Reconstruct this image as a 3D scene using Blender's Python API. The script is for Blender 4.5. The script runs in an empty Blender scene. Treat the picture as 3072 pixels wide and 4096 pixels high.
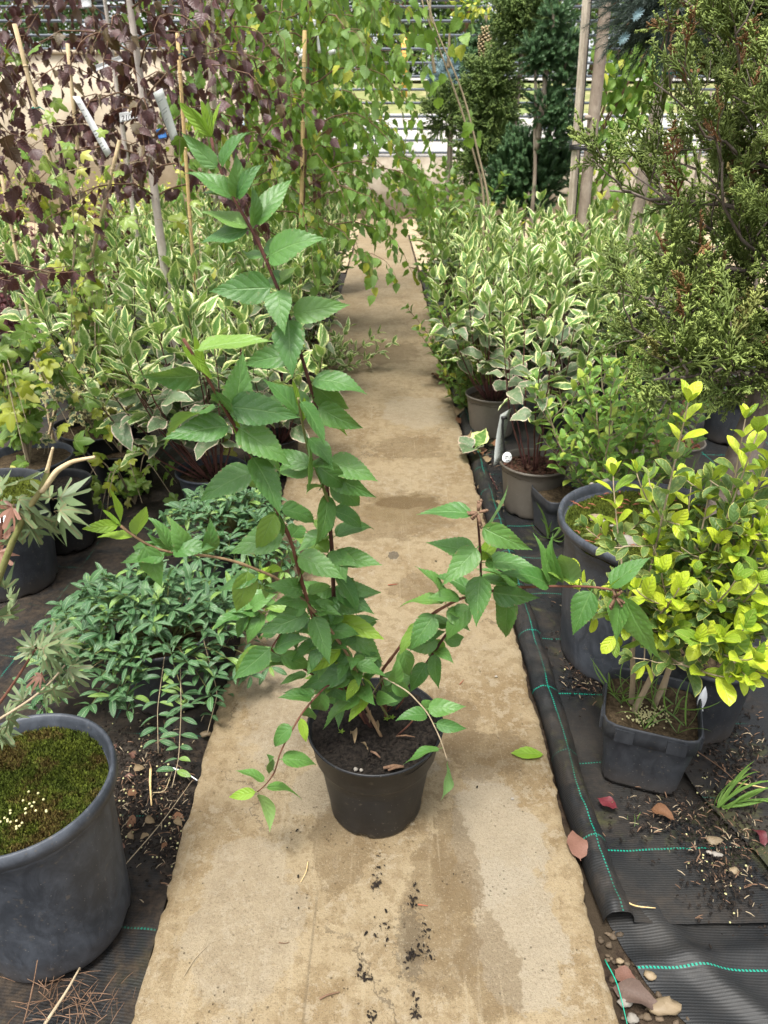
import bpy, math, random
import numpy as np
R = math.radians
rs = random.Random(7)
nr = np.random.RandomState(11)
C = bpy.context.scene.collection
sc = bpy.context.scene

# ------------------------------------------------------------------ camera
CAM_H, PITCH, FPX, CX, CY = 1.36, R(27.33), 2841.0, 1536.0, 2048.0
cam_d = bpy.data.cameras.new('camera'); cam = bpy.data.objects.new('camera', cam_d); C.objects.link(cam)
cam.location = (0, 0, CAM_H); cam.rotation_euler = (R(90) - PITCH, 0, 0)
cam_d.sensor_fit = 'VERTICAL'; cam_d.sensor_height = 36; cam_d.lens = FPX / 4096 * 36
cam_d.clip_start = 0.02; cam_d.clip_end = 400
cam_d.dof.use_dof = True; cam_d.dof.focus_distance = 1.35; cam_d.dof.aperture_fstop = 9.0
sc.camera = cam
# ------------------------------------------------------------------ world, sun, exposure (bright overcast)
w = bpy.data.worlds.new('World'); sc.world = w; w.use_nodes = True
nt = w.node_tree; nt.nodes.clear()
sky = nt.nodes.new('ShaderNodeTexSky'); sky.sky_type = 'NISHITA'; sky.sun_disc = False
SUN_EL, SUN_AZ = R(70), R(-150)       # azimuth from +Y towards +X
sky.sun_elevation = SUN_EL; sky.sun_rotation = SUN_AZ; sky.dust_density = 4.0; sky.air_density = 1.0; sky.ozone_density = 0.6
hs = nt.nodes.new('ShaderNodeHueSaturation'); hs.inputs['Saturation'].default_value = 0.18
bg = nt.nodes.new('ShaderNodeBackground'); bg.inputs['Strength'].default_value = 0.10
wo = nt.nodes.new('ShaderNodeOutputWorld')
nt.links.new(sky.outputs[0], hs.inputs['Color']); nt.links.new(hs.outputs[0], bg.inputs['Color']); nt.links.new(bg.outputs[0], wo.inputs[0])
sun_d = bpy.data.lights.new('sun', 'SUN'); sun_d.energy = 1.5; sun_d.angle = R(13); sun_d.color = (1, .965, .9)
sun = bpy.data.objects.new('sun', sun_d); C.objects.link(sun)
sun.rotation_euler = (R(90) - SUN_EL, 0, math.pi - SUN_AZ)   # light comes from SUN_AZ
sc.view_settings.view_transform = 'Standard'; sc.view_settings.look = 'None'
sc.view_settings.exposure = 1.90; sc.view_settings.gamma = 1.0; sc.view_settings.use_curve_mapping = False

# ------------------------------------------------------------------ pixel helpers (photo pixels -> world points)
def ray(u, v):
    x = (u - CX) / FPX; d = (v - CY) / FPX
    return x, math.cos(PITCH) - d * math.sin(PITCH), -math.sin(PITCH) - d * math.cos(PITCH)
def G(u, v, h=0.0):
    x, y, z = ray(u, v); t = (h - CAM_H) / z
    return np.array([x * t, y * t, h])
def P(u, v, Y):
    x, y, z = ray(u, v); t = Y / y
    return np.array([x * t, Y, CAM_H + z * t])
def proj(p):
    p = np.atleast_2d(p); dy = p[:, 1]; dz = p[:, 2] - CAM_H
    dep = dy * math.cos(PITCH) - dz * math.sin(PITCH); up = dy * math.sin(PITCH) + dz * math.cos(PITCH)
    return np.stack([CX + FPX * p[:, 0] / dep, CY - FPX * up / dep, dep], 1)

# ------------------------------------------------------------------ noise
def _h(ix, iy, s):
    n = np.sin(ix * 127.1 + iy * 311.7 + s * 74.7) * 43758.5453
    return n - np.floor(n)
def vnoise(x, y, s=0):
    ix, iy = np.floor(x), np.floor(y); fx, fy = x - ix, y - iy
    fx = fx * fx * (3 - 2 * fx); fy = fy * fy * (3 - 2 * fy)
    a = _h(ix, iy, s); b = _h(ix + 1, iy, s); c = _h(ix, iy + 1, s); d = _h(ix + 1, iy + 1, s)
    return (a + (b - a) * fx) * (1 - fy) + (c + (d - c) * fx) * fy
def fbm(x, y, s=0, o=4):
    r = 0; a = .5
    for i in range(o):
        r = r + a * vnoise(x, y, s + i * 3.3); x = x * 2.03; y = y * 2.03; a *= .5
    return r

# ------------------------------------------------------------------ materials
class Nd:
    def __init__(s, name):
        s.m = bpy.data.materials.new(name); s.m.use_nodes = True; s.t = s.m.node_tree; s.t.nodes.clear()
    def n(s, ty, **kw):
        o = s.t.nodes.new(ty)
        for k, v in kw.items(): setattr(o, k, v)
        return o
    def set(s, sock, v):
        if isinstance(v, bpy.types.NodeSocket): s.t.links.new(v, sock)
        elif v is not None:
            if isinstance(v, (tuple, list)) and len(v) == 3 and sock.type == 'RGBA': v = (*v, 1)
            sock.default_value = v
    def math(s, op, a, b=None, c=None, clamp=False):
        o = s.n('ShaderNodeMath', operation=op); o.use_clamp = clamp
        s.set(o.inputs[0], a)
        if b is not None: s.set(o.inputs[1], b)
        if c is not None: s.set(o.inputs[2], c)
        return o.outputs[0]
    def mix(s, f, a, b, bt='MIX'):
        o = s.n('ShaderNodeMix', data_type='RGBA', blend_type=bt)
        s.set(o.inputs[0], f); s.set(o.inputs[6], a); s.set(o.inputs[7], b)
        return o.outputs[2]
    def noise(s, vec, scale, detail=4, rough=.55, dist=0, col=False):
        o = s.n('ShaderNodeTexNoise'); s.set(o.inputs['Vector'], vec)
        o.inputs['Scale'].default_value = scale; o.inputs['Detail'].default_value = detail
        o.inputs['Roughness'].default_value = rough; o.inputs['Distortion'].default_value = dist
        return o.outputs['Color' if col else 'Fac']
    def voro(s, vec, scale, feat='F1', out='Distance'):
        o = s.n('ShaderNodeTexVoronoi', feature=feat); s.set(o.inputs['Vector'], vec); o.inputs['Scale'].default_value = scale
        return o.outputs[out]
    def step(s, v, a, b):
        o = s.n('ShaderNodeMapRange', interpolation_type='SMOOTHSTEP'); s.set(o.inputs[0], v)
        o.inputs[1].default_value = a; o.inputs[2].default_value = b
        return o.outputs[0]
    def coord(s, k='Object'): return s.n('ShaderNodeTexCoord').outputs[k]
    def uv(s): return s.n('ShaderNodeUVMap', uv_map='UVMap').outputs[0]
    def sep(s, v):
        o = s.n('ShaderNodeSeparateXYZ'); s.set(o.inputs[0], v); return o.outputs
    def mapv(s, v, sc_=(1, 1, 1), rot=(0, 0, 0), loc=(0, 0, 0)):
        o = s.n('ShaderNodeMapping'); s.set(o.inputs[0], v)
        o.inputs['Scale'].default_value = sc_; o.inputs['Rotation'].default_value = rot; o.inputs['Location'].default_value = loc
        return o.outputs[0]
    def rnd(s):
        a = s.n('ShaderNodeObjectInfo').outputs['Random']; b = s.n('ShaderNodeAttribute', attribute_name='rnd').outputs['Fac']
        return s.math('FRACT', s.math('ADD', a, b))
    def bump(s, h, st=.3, d=.002):
        o = s.n('ShaderNodeBump'); s.set(o.inputs['Height'], h); o.inputs['Strength'].default_value = st; o.inputs['Distance'].default_value = d
        return o.outputs[0]
    def bsdf(s, col, rough=.6, spec=.5, nrm=None, trans=None, tcol=None, **kw):
        p = s.n('ShaderNodeBsdfPrincipled'); s.set(p.inputs['Base Color'], col); s.set(p.inputs['Roughness'], rough)
        s.set(p.inputs['Specular IOR Level'], spec)
        for k, v in kw.items(): s.set(p.inputs[k.replace('_', ' ')], v)
        if nrm is not None: s.set(p.inputs['Normal'], nrm)
        out = s.n('ShaderNodeOutputMaterial'); sh = p.outputs[0]
        if trans:
            t = s.n('ShaderNodeBsdfTranslucent'); s.set(t.inputs[0], tcol if tcol is not None else col)
            m = s.n('ShaderNodeMixShader'); m.inputs[0].default_value = trans
            s.t.links.new(sh, m.inputs[1]); s.t.links.new(t.outputs[0], m.inputs[2]); sh = m.outputs[0]
        s.t.links.new(sh, out.inputs[0]); return s.m

def leaf_mat(name, dark, light, margin=None, mw=.22, vein=(.25, .34, .14), nv=7, rough=.45, trans=.28, vm=.35, spots=0, back=None, dust=0, yel=None, yelamt=0., spec=.4, midw=.05, bst=.6):
    N = Nd(name); u = N.sep(N.uv()); t = u[0]; s = N.math('ABSOLUTE', N.math('MULTIPLY_ADD', u[1], 2.0, -1.0))
    oc = N.coord(); rn = N.rnd()
    off = N.n('ShaderNodeVectorMath', operation='ADD'); N.set(off.inputs[0], oc)
    cv = N.n('ShaderNodeCombineXYZ'); N.set(cv.inputs[0], N.math('MULTIPLY', rn, 37.0)); N.t.links.new(cv.outputs[0], off.inputs[1]); oc2 = off.outputs[0]
    nz = N.noise(N.uv(), 4, 3, .6); nz2 = N.noise(oc2, 9, 4, .6)
    col = N.mix(N.math('MULTIPLY_ADD', nz2, .5, N.math('MULTIPLY', rn, .75), clamp=True), dark, light)
    if yel: col = N.mix(N.math('MULTIPLY', N.step(rn, 1 - yelamt, 1 - yelamt * .6), .9), col, yel)
    # secondary veins
    ph = N.math('FRACT', N.math('SUBTRACT', N.math('MULTIPLY', t, float(nv)), N.math('MULTIPLY', s, 1.6)))
    vv = N.math('ABSOLUTE', N.math('SUBTRACT', ph, .5)); v2 = N.step(vv, .43, .5)
    mid = N.math('SUBTRACT', 1.0, N.step(s, midw * .4, midw * 1.4))
    pk = N.math('SUBTRACT', 1.0, N.math('MULTIPLY', vv, 2.0))
    if margin:
        wob = N.math('MULTIPLY_ADD', N.noise(oc2, 26, 3, .75), 1.3, -.65)
        tt = N.math('MULTIPLY', N.step(t, .8, 1.0), .35)
        edge = N.math('ADD', N.math('ADD', s, N.math('MULTIPLY', wob, mw * 2.2)), tt)
        mm = N.step(edge, 1 - mw * 1.15, 1 - mw * .8)
        mc = margin[0] if len(margin) == 1 else N.mix(N.step(rn, .25, .75), margin[0], margin[1])
        col = N.mix(N.math('MULTIPLY', N.step(nz2, .5, .62), .45), col, N.mix(.55, col, margin[0]))
        col = N.mix(mm, col, mc)
    col = N.mix(N.math('MULTIPLY', mid, vm), col, vein); col = N.mix(N.math('MULTIPLY', v2, vm * .35), col, vein)
    if spots:
        be = N.math('MULTIPLY', N.step(s, .72, .98), N.step(N.noise(oc2, 15, 4, .7), .56, .64)); col = N.mix(N.math('MULTIPLY', be, spots * 1.6, clamp=True), col, (.22, .15, .07))
        sp = N.step(N.noise(oc2, 7, 5, .7), .66, .72)
        col = N.mix(N.math('MULTIPLY', sp, spots), col, (.28, .2, .1))
    if dust:
        col = N.mix(N.math('MULTIPLY', N.step(N.noise(oc2, 30, 3, .8), .5, .75), dust), col, (.42, .5, .45))
    geo = N.n('ShaderNodeNewGeometry')
    bcol = N.mix(.45, col, back or (.16, .24, .11))
    col2 = N.mix(geo.outputs['Backfacing'], col, bcol)
    hgt = N.math('ADD', N.math('MULTIPLY', N.math('POWER', pk, .5), 1.0), N.math('MULTIPLY', N.noise(N.uv(), 38, 2), .35))
    hgt = N.math('SUBTRACT', hgt, N.math('MULTIPLY', mid, 1.4))
    nrm = N.bump(hgt, bst, .0016)
    tc = N.mix(.55, col, (.30, .46, .05) if not (name.startswith('purple') or name.startswith('red')) else (.16, .045, .03))
    return N.bsdf(col2, rough, spec, nrm, trans, tc)

def plain(name, col, rough=.6, spec=.4, var=.25, scale=40, bumpst=.2, trans=None, bd=.002):
    N = Nd(name); oc = N.coord(); rn = N.rnd(); nz = N.noise(oc, scale, 5, .6)
    f = N.math('MULTIPLY_ADD', nz, 1.0, N.math('MULTIPLY_ADD', rn, .5, -.5), clamp=True)
    c = N.mix(f, tuple(x * (1 - var) for x in col), tuple(min(1, x * (1 + var)) for x in col))
    return N.bsdf(c, rough, spec, N.bump(nz, bumpst, bd), trans)

def plastic(name, col, chalk, rough=.38, chalkamt=.5, dirt=.3):
    N = Nd(name); oc = N.coord()
    z = N.sep(oc)[2]
    n1 = N.noise(oc, 5, 6, .65, .6); n2 = N.noise(N.mapv(oc, (9, 9, 5)), 3, 6, .7, .8)
    n3 = N.noise(oc, 60, 3, .7)
    c = N.mix(N.math('MULTIPLY', N.step(N.math('MULTIPLY_ADD', n2, .5, N.math('MULTIPLY', n1, .5)), .38, .68), chalkamt), col, chalk)
    scr = N.step(N.noise(N.mapv(oc, (60, 60, 8), (0.3, .5, 0)), 2.0, 3, .9), .66, .74)
    c = N.mix(N.math('MULTIPLY', scr, .35 * chalkamt), c, tuple(min(1, k * 1.8) for k in chalk))
    dm = N.math('MULTIPLY', N.step(N.math('ADD', z, N.math('MULTIPLY', n1, .12)), .13, .03), dirt)
    c = N.mix(dm, c, (.085, .062, .04))
    c = N.mix(N.math('MULTIPLY', N.step(n3, .62, .70), .3 + .4 * dirt), c, (.12, .10, .075)); c = N.mix(N.math('MULTIPLY', N.step(N.voro(oc, 90), .10, .05), .5), c, (.3, .28, .24))
    ro = N.math('MULTIPLY_ADD', n1, .35, rough - .1)
    return N.bsdf(c, ro, .33, N.bump(N.math('ADD', n3, N.math('MULTIPLY', n1, 2.0)), .12, .002))

def concrete_mat():
    N = Nd('worn_tan_concrete'); oc = N.coord(); xyz = N.sep(oc)
    n0 = N.noise(oc, 1.6, 7, .62, .5); n1 = N.noise(oc, 5, 8, .66, .7); n2 = N.noise(oc, 26, 6, .7); n3 = N.noise(oc, 150, 4, .75); n4 = N.noise(oc, 420, 2, .6)
    c = N.mix(N.step(n1, .36, .62), (.32, .225, .115), (.47, .365, .22))
    c = N.mix(N.math('MULTIPLY', N.step(n0, .42, .66), .55), c, (.50, .41, .27))
    c = N.mix(N.math('MULTIPLY', N.step(n2, .51, .56), .5), c, (.27, .185, .09)); c = N.mix(N.math('MULTIPLY', N.math('MULTIPLY', N.step(N.noise(oc, 34, 8, .75), .52, .56), N.step(n1, .58, .44)), .5), c, (.56, .48, .35))
    def blob(cx, cy, rx, ry, ns=5., amp=.8, rot=0, soft=(.75, 1.05)):
        m = N.mapv(oc, (1 / rx, 1 / ry, 0), (0, 0, rot), (-cx / rx, -cy / ry, 0))
        l = N.n('ShaderNodeVectorMath', operation='LENGTH'); N.set(l.inputs[0], m)
        e = N.math('ADD', l.outputs['Value'], N.math('MULTIPLY_ADD', N.noise(oc, ns * 1.6, 8, .72), amp * 2.4, -amp * 1.2))
        return N.step(e, soft[1] * .5 + soft[0] * .5 + .04, soft[0] * .5 + soft[1] * .5 - .04)
    # dry pale patches and damp brown patches, each where the slab has it
    pale = (.50, .43, .32); damp = (.20, .135, .065)
    for b in ((.245, 1.07, .115, .16), (.27, .86, .10, .17), (.05, 1.30, .10, .10), (-.28, .88, .12, .2), (-.15, 1.2, .09, .09), (.24, 1.24, .05, .035), (.18, 3.9, .2, .3), (-.28, 1.55, .12, .3)):
        c = N.mix(N.math('MULTIPLY', blob(*b), .72 if b[0] > .24 else .45), c, N.mix(n3, pale, (.43, .37, .28)))
    for b in ((.06, 2.62, .25, .24), (.13, 3.35, .22, .16), (.17, 1.42, .10, .12), (.26, 1.31, .12, .09), (.15, 1.02, .05, .16), (-.1, 1.05, .07, .12), (-.2, 1.42, .03, .03), (.2, .78, .06, .1), (.1, .9, .08, .2), (.0, 5.2, .3, .35), (.12, 2.05, .1, .1)):
        c = N.mix(N.math('MULTIPLY', blob(*b, amp=1.0), .52), c, damp)
    c = N.mix(N.math('MULTIPLY', blob(.09, 2.72, .17, .08, soft=(.6, 1.0)), .6), c, (.15, .09, .04))
    c = N.mix(N.math('MULTIPLY', blob(.035, 2.28, .022, .03, 30, .5), .65), c, (.05, .05, .05))
    c = N.mix(N.math('MULTIPLY', blob(.05, .83, .03, .08, 60, 1.3), .45), c, (.06, .045, .03))
    # trowel lines along the walkway
    ln = N.noise(N.mapv(oc, (60, 2.2, 1)), 1.0, 3, .6)
    c = N.mix(N.math('MULTIPLY', N.step(ln, .60, .70), .28), c, (.58, .49, .34))
    gro = N.math('ABSOLUTE', N.math('SUBTRACT', xyz[0], N.math('MULTIPLY_ADD', xyz[1], .02, -.155)))
    gm = N.math('MULTIPLY', N.math('SUBTRACT', 1.0, N.step(gro, .001, .004)), N.math('MULTIPLY', N.step(xyz[1], .97, .9), .5))
    c = N.mix(gm, c, (.2, .15, .09))
    # speckle and pits
    cr = N.n('ShaderNodeTexVoronoi', feature='DISTANCE_TO_EDGE'); wv_ = N.n('ShaderNodeVectorMath', operation='ADD'); N.set(wv_.inputs[0], oc); nzc = N.n('ShaderNodeVectorMath', operation='SCALE'); N.set(nzc.inputs[0], N.noise(oc, 7, 5, .7, col=True)); nzc.inputs['Scale'].default_value = .22; N.t.links.new(nzc.outputs[0], wv_.inputs[1]); N.set(cr.inputs['Vector'], wv_.outputs[0]); cr.inputs['Scale'].default_value = .9
    crm = N.math('MULTIPLY', N.math('SUBTRACT', 1.0, N.step(cr.outputs['Distance'], .0012, .004)), N.step(N.noise(oc, 2.3, 3), .47, .56)); c = N.mix(N.math('MULTIPLY', crm, .6), c, (.10, .07, .04))
    c = N.mix(N.math('MULTIPLY', N.step(n3, .56, .64), .42), c, (.19, .13, .07))
    c = N.mix(N.math('MULTIPLY', N.step(n3, .43, .35), .38), c, (.62, .53, .38))
    pit = N.step(N.voro(oc, 70), .16, .08); pm = N.math('MULTIPLY', pit, N.step(N.noise(oc, 9, 2), .5, .6))
    c = N.mix(N.math('MULTIPLY', pm, .6), c, (.13, .09, .05))
    c = N.mix(N.math('MULTIPLY', N.step(n4, .56, .66), .5), c, (.12, .09, .055))
    h = N.math('ADD', N.math('MULTIPLY', n2, .6), N.math('MULTIPLY', n3, .5)); h = N.math('SUBTRACT', h, N.math('MULTIPLY', pm, .8))
    ro = N.math('MULTIPLY_ADD', n1, -.25, .88)
    ro = N.math('SUBTRACT', ro, N.math('MULTIPLY', blob(.08, 2.66, .22, .16), .42), clamp=True)
    c = N.mix(1.0, c, (.475, .47, .455), 'MULTIPLY')
    return N.bsdf(c, ro, .3, N.bump(h, .9, .006))

def fabric_mat(name, dirt, moss, green=(.0, .22, .15), lw=.0024):
    N = Nd(name); oc = N.coord(); u = N.sep(N.uv()); U, V = u[0], u[1]
    wob = N.math('MULTIPLY_ADD', N.noise(oc, 3, 2), .02, -.01)
    def line(c, sp, off, wd):
        f = N.math('FRACT', N.math('ADD', N.math('DIVIDE', N.math('ADD', c, wob), sp), off)); d = N.math('MULTIPLY', N.math('ABSOLUTE', N.math('SUBTRACT', f, .5)), sp)
        return N.math('SUBTRACT', 1.0, N.step(d, wd * .6, wd))
    def tw(c, wd): # twisted yarn look
        return N.step(N.math('SINE', N.math('MULTIPLY', c, 900.0)), -.7, .2)
    gl = N.math('MULTIPLY', N.step(N.noise(oc, 2.2, 3), .38, .55), 1.0); gl = N.math('MULTIPLY', gl if dirt > .3 else 1.0, N.math('MAXIMUM', N.math('MULTIPLY', line(V, .25, .27, lw), tw(U, 0)), N.math('MULTIPLY', line(U, .39, .33, lw), tw(V, 0))))
    wv = N.math('MULTIPLY', N.math('SINE', N.math('MULTIPLY', V, 1500.0)), N.math('SINE', N.math('MULTIPLY', U, 2400.0)))
    rib = N.math('SINE', N.math('MULTIPLY', V, 1150.0))
    c = N.mix(N.math('MULTIPLY', N.step(wv, .0, 1.0), N.math('MULTIPLY_ADD', N.step(rib, -.6, .8), .7, .3)), (.005, .0055, .006), (.045, .049, .054))
    nb = N.noise(oc, 2.4, 6, .65, .5); nd = N.noise(oc, 6.5, 7, .7, .6); nf = N.noise(oc, 60, 4, .7)
    c = N.mix(gl, c, green)
    dm = N.math('MULTIPLY', N.step(N.math('ADD', N.math('MULTIPLY', nd, .6), N.math('MULTIPLY', nb, .4)), .50 - dirt * .12, .60 - dirt * .08), min(1, dirt))
    c = N.mix(dm, c, N.mix(N.step(nf, .35, .7), (.012, .009, .007), (.040, .028, .018)))
    c = N.mix(N.math('MULTIPLY', N.step(nb, .42, .7), .28), c, (.060, .054, .046))
    if moss:
        mm = N.math('MULTIPLY', N.step(N.noise(oc, 4.1, 6, .7, .3), .54, .66), moss)
        c = N.mix(mm, c, (.075, .078, .022))
    hgt = N.math('ADD', N.math('MULTIPLY', rib, .25), N.math('MULTIPLY', N.math('MULTIPLY', nf, dm), 2.5))
    ro = N.math('MULTIPLY_ADD', dm, .3, .5)
    return N.bsdf(c, ro, .22, N.bump(hgt, .45, .0012))

def soil_mat(name, a, b, sc_=60, c3=None):
    N = Nd(name); oc = N.coord(); n1 = N.noise(oc, sc_, 6, .7); n2 = N.noise(oc, sc_ * .15, 4, .6)
    c = N.mix(N.step(n1, .35, .7), a, b)
    if c3: c = N.mix(N.step(n2, .45, .6), c, c3)
    return N.bsdf(c, .95, .12, N.bump(n1, .8, .006))

def bark_mat(name, a, b, stretch=8, sc_=14):
    N = Nd(name); oc = N.coord(); n1 = N.noise(N.mapv(oc, (stretch, stretch, 1.4)), sc_ / 4, 6, .7, .3); n2 = N.noise(oc, 55, 5, .7)
    c = N.mix(N.step(n1, .35, .65), a, b); c = N.mix(N.math('MULTIPLY', N.step(n2, .58, .7), .5), c, tuple(x * .4 for x in a))
    return N.bsdf(c, .8, .25, N.bump(N.math('ADD', n1, n2), .7, .004))

def moss_mat(nm='green_moss', br=.7, sh=.56):
    N = Nd(nm); oc = N.coord(); rn = N.rnd(); n1 = N.noise(oc, 14, 5, .65, .5); n2 = N.noise(oc, 180, 3, .7)
    c = N.mix(N.step(n1, .4, .62), (.075, .115, .008), (.14, .17, .012)); c = N.mix(N.math('MULTIPLY', N.step(n2, .35, .6), .7), (.03, .04, .006), c)
    c = N.mix(N.math('MULTIPLY', N.step(N.noise(oc, 9, 5, .65), sh, sh + .08), br), c, (.085, .045, .016)); c = N.mix(N.math('MULTIPLY', rn, .25), c, (.2, .24, .04))
    return N.bsdf(c, .85, .2, N.bump(n2, .8, .006))

M = {}
M['path'] = concrete_mat()
M['fabric_r'] = fabric_mat('black_woven_fabric', .45, .40); M['fabric_l'] = fabric_mat('black_woven_fabric_dirty', .95, .1)
M['fabric_f'] = fabric_mat('black_woven_fabric_clean', .12, .0)
M['soil'] = soil_mat('dark_earth', (.016, .011, .008), (.06, .042, .028), 55, (.035, .026, .017))
M['peat'] = soil_mat('black_potting_soil', (.006, .005, .0045), (.03, .024, .019), 110)
M['brown_soil'] = soil_mat('brown_potting_soil', (.03, .021, .012), (.10, .072, .042), 90)
M['paving'] = soil_mat('pale_sandy_paving', (.27, .21, .13), (.38, .31, .21), 8)
M['asphalt'] = soil_mat('pale_paved_road', (.30, .285, .26), (.42, .40, .37), 5)
M['grass_ground'] = soil_mat('dry_grass_slope', (.13, .15, .05), (.30, .27, .14), 3, (.16, .2, .07))
M['wall'] = soil_mat('beige_render', (.40, .34, .255), (.50, .43, .33), 3)
M['wall_low'] = soil_mat('grey_concrete', (.24, .205, .155), (.34, .30, .24), 4)
M['black_pot'] = plastic('black_pot_plastic', (.008, .0085, .0095), (.022, .023, .025), .38, .35, .12)
M['grey_pot'] = plastic('blue_grey_pot_plastic', (.024, .028, .035), (.085, .096, .115), .42, .75, .25)
M['dark_pot'] = plastic('dark_grey_pot_plastic', (.020, .022, .026), (.065, .07, .078), .42, .55, .35)
M['taupe_pot'] = plastic('taupe_pot_plastic', (.105, .092, .074), (.14, .125, .105), .45, .5, .25)
M['moss'] = moss_mat(); M['moss_brown'] = moss_mat('brownish_moss', .9, .5)
M['bark_chip'] = plain('bark_mulch_chips', (.085, .035, .02), .8, .3, .6, 30)
M['red_chip'] = plain('red_bark_chips', (.17, .05, .028), .8, .3, .5, 30)
M['crumb'] = plain('soil_crumbs', (.022, .016, .012), .9, .2, .7, 30)
M['stem_red'] = bark_mat('red_brown_stem', (.09, .035, .022), (.16, .07, .045)); M['stem_dark'] = bark_mat('dark_red_stem', (.045, .018, .014), (.10, .04, .03))
M['stem_green'] = bark_mat('green_stem', (.12, .15, .04), (.20, .17, .07)); M['stem_tan'] = bark_mat('tan_stem', (.24, .19, .12), (.34, .27, .18))
M['stem_redtan'] = bark_mat('brownish_tan_stem', (.15, .09, .05), (.25, .17, .09)); M['stem_wine'] = bark_mat('wine_red_stem', (.055, .018, .018), (.11, .045, .035))
M['cane'] = bark_mat('bamboo_cane', (.40, .30, .17), (.52, .41, .25), 10); M['cane_y'] = bark_mat('yellow_bamboo_cane', (.52, .36, .16), (.62, .45, .22), 10)
M['birch_bark'] = bark_mat('pale_birch_bark', (.42, .36, .31), (.60, .54, .48), 2, 10); M['grey_bark'] = bark_mat('grey_brown_bark', (.22, .17, .13), (.34, .28, .22), 3, 12)
M['stake'] = bark_mat('weathered_timber', (.30, .25, .19), (.50, .43, .34), 12); M['juniper_bark'] = bark_mat('juniper_bark', (.10, .075, .058), (.22, .18, .15), 3, 14)
M['twig_brown'] = bark_mat('brown_twig', (.10, .055, .03), (.18, .11, .07))
M['fence'] = plain('blue_grey_fence_paint', (.055, .07, .09), .4, .5, .1, 10, .05)
M['orange'] = plain('orange_yellow_post', (.75, .42, .1), .5, .4, .1, 10, .05)
M['white'] = plain('white_label_plastic', (.75, .76, .76), .4, .5, .04, 10, .05)
M['ink'] = plain('black_ink', (.02, .02, .025), .5, .3, .05, 10, 0)
M['black_tie'] = plain('black_rubber_tie', (.012, .012, .012), .5, .4, .2, 10, .1); M['teal_tie'] = plain('teal_plastic_tie', (.0, .16, .12), .4, .5, .1, 10, .05)
M['green_yarn'] = plain('green_yarn', (.0, .32, .20), .5, .4, .1, 10, .05); M['blue'] = plain('blue_plastic', (.05, .2, .55), .4, .5, .1, 10, .05)
M['stone'] = plain('pale_stone', (.26, .235, .20), .7, .3, .3, 30, .3); M['stone_y'] = plain('yellowish_stone', (.20, .15, .09), .6, .35, .3, 25, .3)
M['gravel'] = plain('dirty_brown_gravel', (.10, .072, .045), .75, .3, .5, 30, .3); M['pellet'] = plain('fertiliser_pellet', (.45, .42, .2), .35, .5, .25, 40, .1)
M['dead_leaf'] = plain('dead_brown_leaf', (.20, .095, .045), .7, .3, .4, 25, .4, .15); M['dead_pink'] = plain('dead_pinkish_leaf', (.17, .085, .06), .65, .3, .35, 25, .4, .15)
M['dead_maroon'] = plain('fallen_maroon_leaf', (.10, .015, .02), .5, .4, .3, 25, .3); M['dead_tan'] = plain('dead_tan_leaf', (.25, .18, .10), .7, .3, .3, 25, .4, .15)
M['needle_red'] = plain('dry_red_juniper_twig', (.27, .09, .05), .8, .3, .35, 40)

M['l_main'] = leaf_mat('serrated_green_leaf', (.030, .108, .022), (.095, .21, .042), vein=(.17, .29, .10), nv=6, rough=.42, spots=.5, trans=.25, vm=.34, dust=.14, bst=.42, yel=(.15, .26, .04), yelamt=.09)
M['l_lime'] = leaf_mat('young_lime_leaf', (.14, .27, .02), (.24, .38, .035), vein=(.34, .42, .10), nv=6, rough=.45, trans=.35, spots=.4)
M['l_var'] = leaf_mat('cream_margined_leaf', (.06, .15, .032), (.14, .27, .055), ((.74, .79, .32), (.86, .86, .52)), .34, (.30, .38, .18), 6, .45, .28, .3)
M['l_varlow'] = leaf_mat('pink_margined_old_leaf', (.065, .12, .055), (.14, .20, .10), ((.50, .38, .30), (.58, .50, .36)), .13, (.24, .30, .16), 6, .5, .22, .3)
M['l_privet'] = leaf_mat('small_green_leaf', (.09, .21, .035), (.19, .35, .065), ((.32, .42, .08),), .12, (.2, .3, .1), 5, .38, .25, .25, yel=(.38, .46, .07), yelamt=.22)
M['l_gold'] = leaf_mat('golden_yellow_leaf', (.26, .40, .02), (.58, .64, .05), vein=(.62, .66, .2), nv=5, rough=.36, trans=.3, vm=.4, back=(.30, .38, .05), yel=(.12, .24, .03), yelamt=.28, spots=.3)
M['l_goldlow'] = leaf_mat('lower_green_gold_leaf', (.05, .11, .03), (.12, .19, .045), ((.42, .42, .10),), .1, (.2, .3, .1), 5, .4, .22, .25)  # lower leaves have a greener colour of their own than the tips
M['l_vinca'] = leaf_mat('periwinkle_leaf', (.024, .078, .030), (.065, .145, .052), vein=(.30, .40, .22), nv=8, rough=.34, trans=.15, vm=.6, dust=.15, spec=.42, midw=.08, yel=(.16, .26, .05), yelamt=.12, spots=.3)
M['l_birch'] = leaf_mat('green_birch_leaf', (.07, .17, .025), (.19, .31, .05), vein=(.25, .34, .1), nv=7, rough=.45, trans=.38, yel=(.42, .42, .05), yelamt=.12)
M['l_purple'] = leaf_mat('purple_birch_leaf', (.038, .015, .015), (.095, .038, .034), vein=(.14, .06, .07), nv=7, rough=.38, trans=.16, back=(.10, .06, .055), spec=.5, yel=(.12, .09, .035), yelamt=.18)
M['l_redshrub'] = leaf_mat('red_maroon_leaf', (.06, .018, .022), (.17, .045, .045), vein=(.2, .08, .08), nv=4, rough=.45, trans=.25, back=(.14, .08, .08))
M['l_yellowshrub'] = leaf_mat('bright_yellow_leaf', (.42, .45, .03), (.70, .66, .08), vein=(.6, .6, .2), nv=4, rough=.45, trans=.35)
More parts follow.
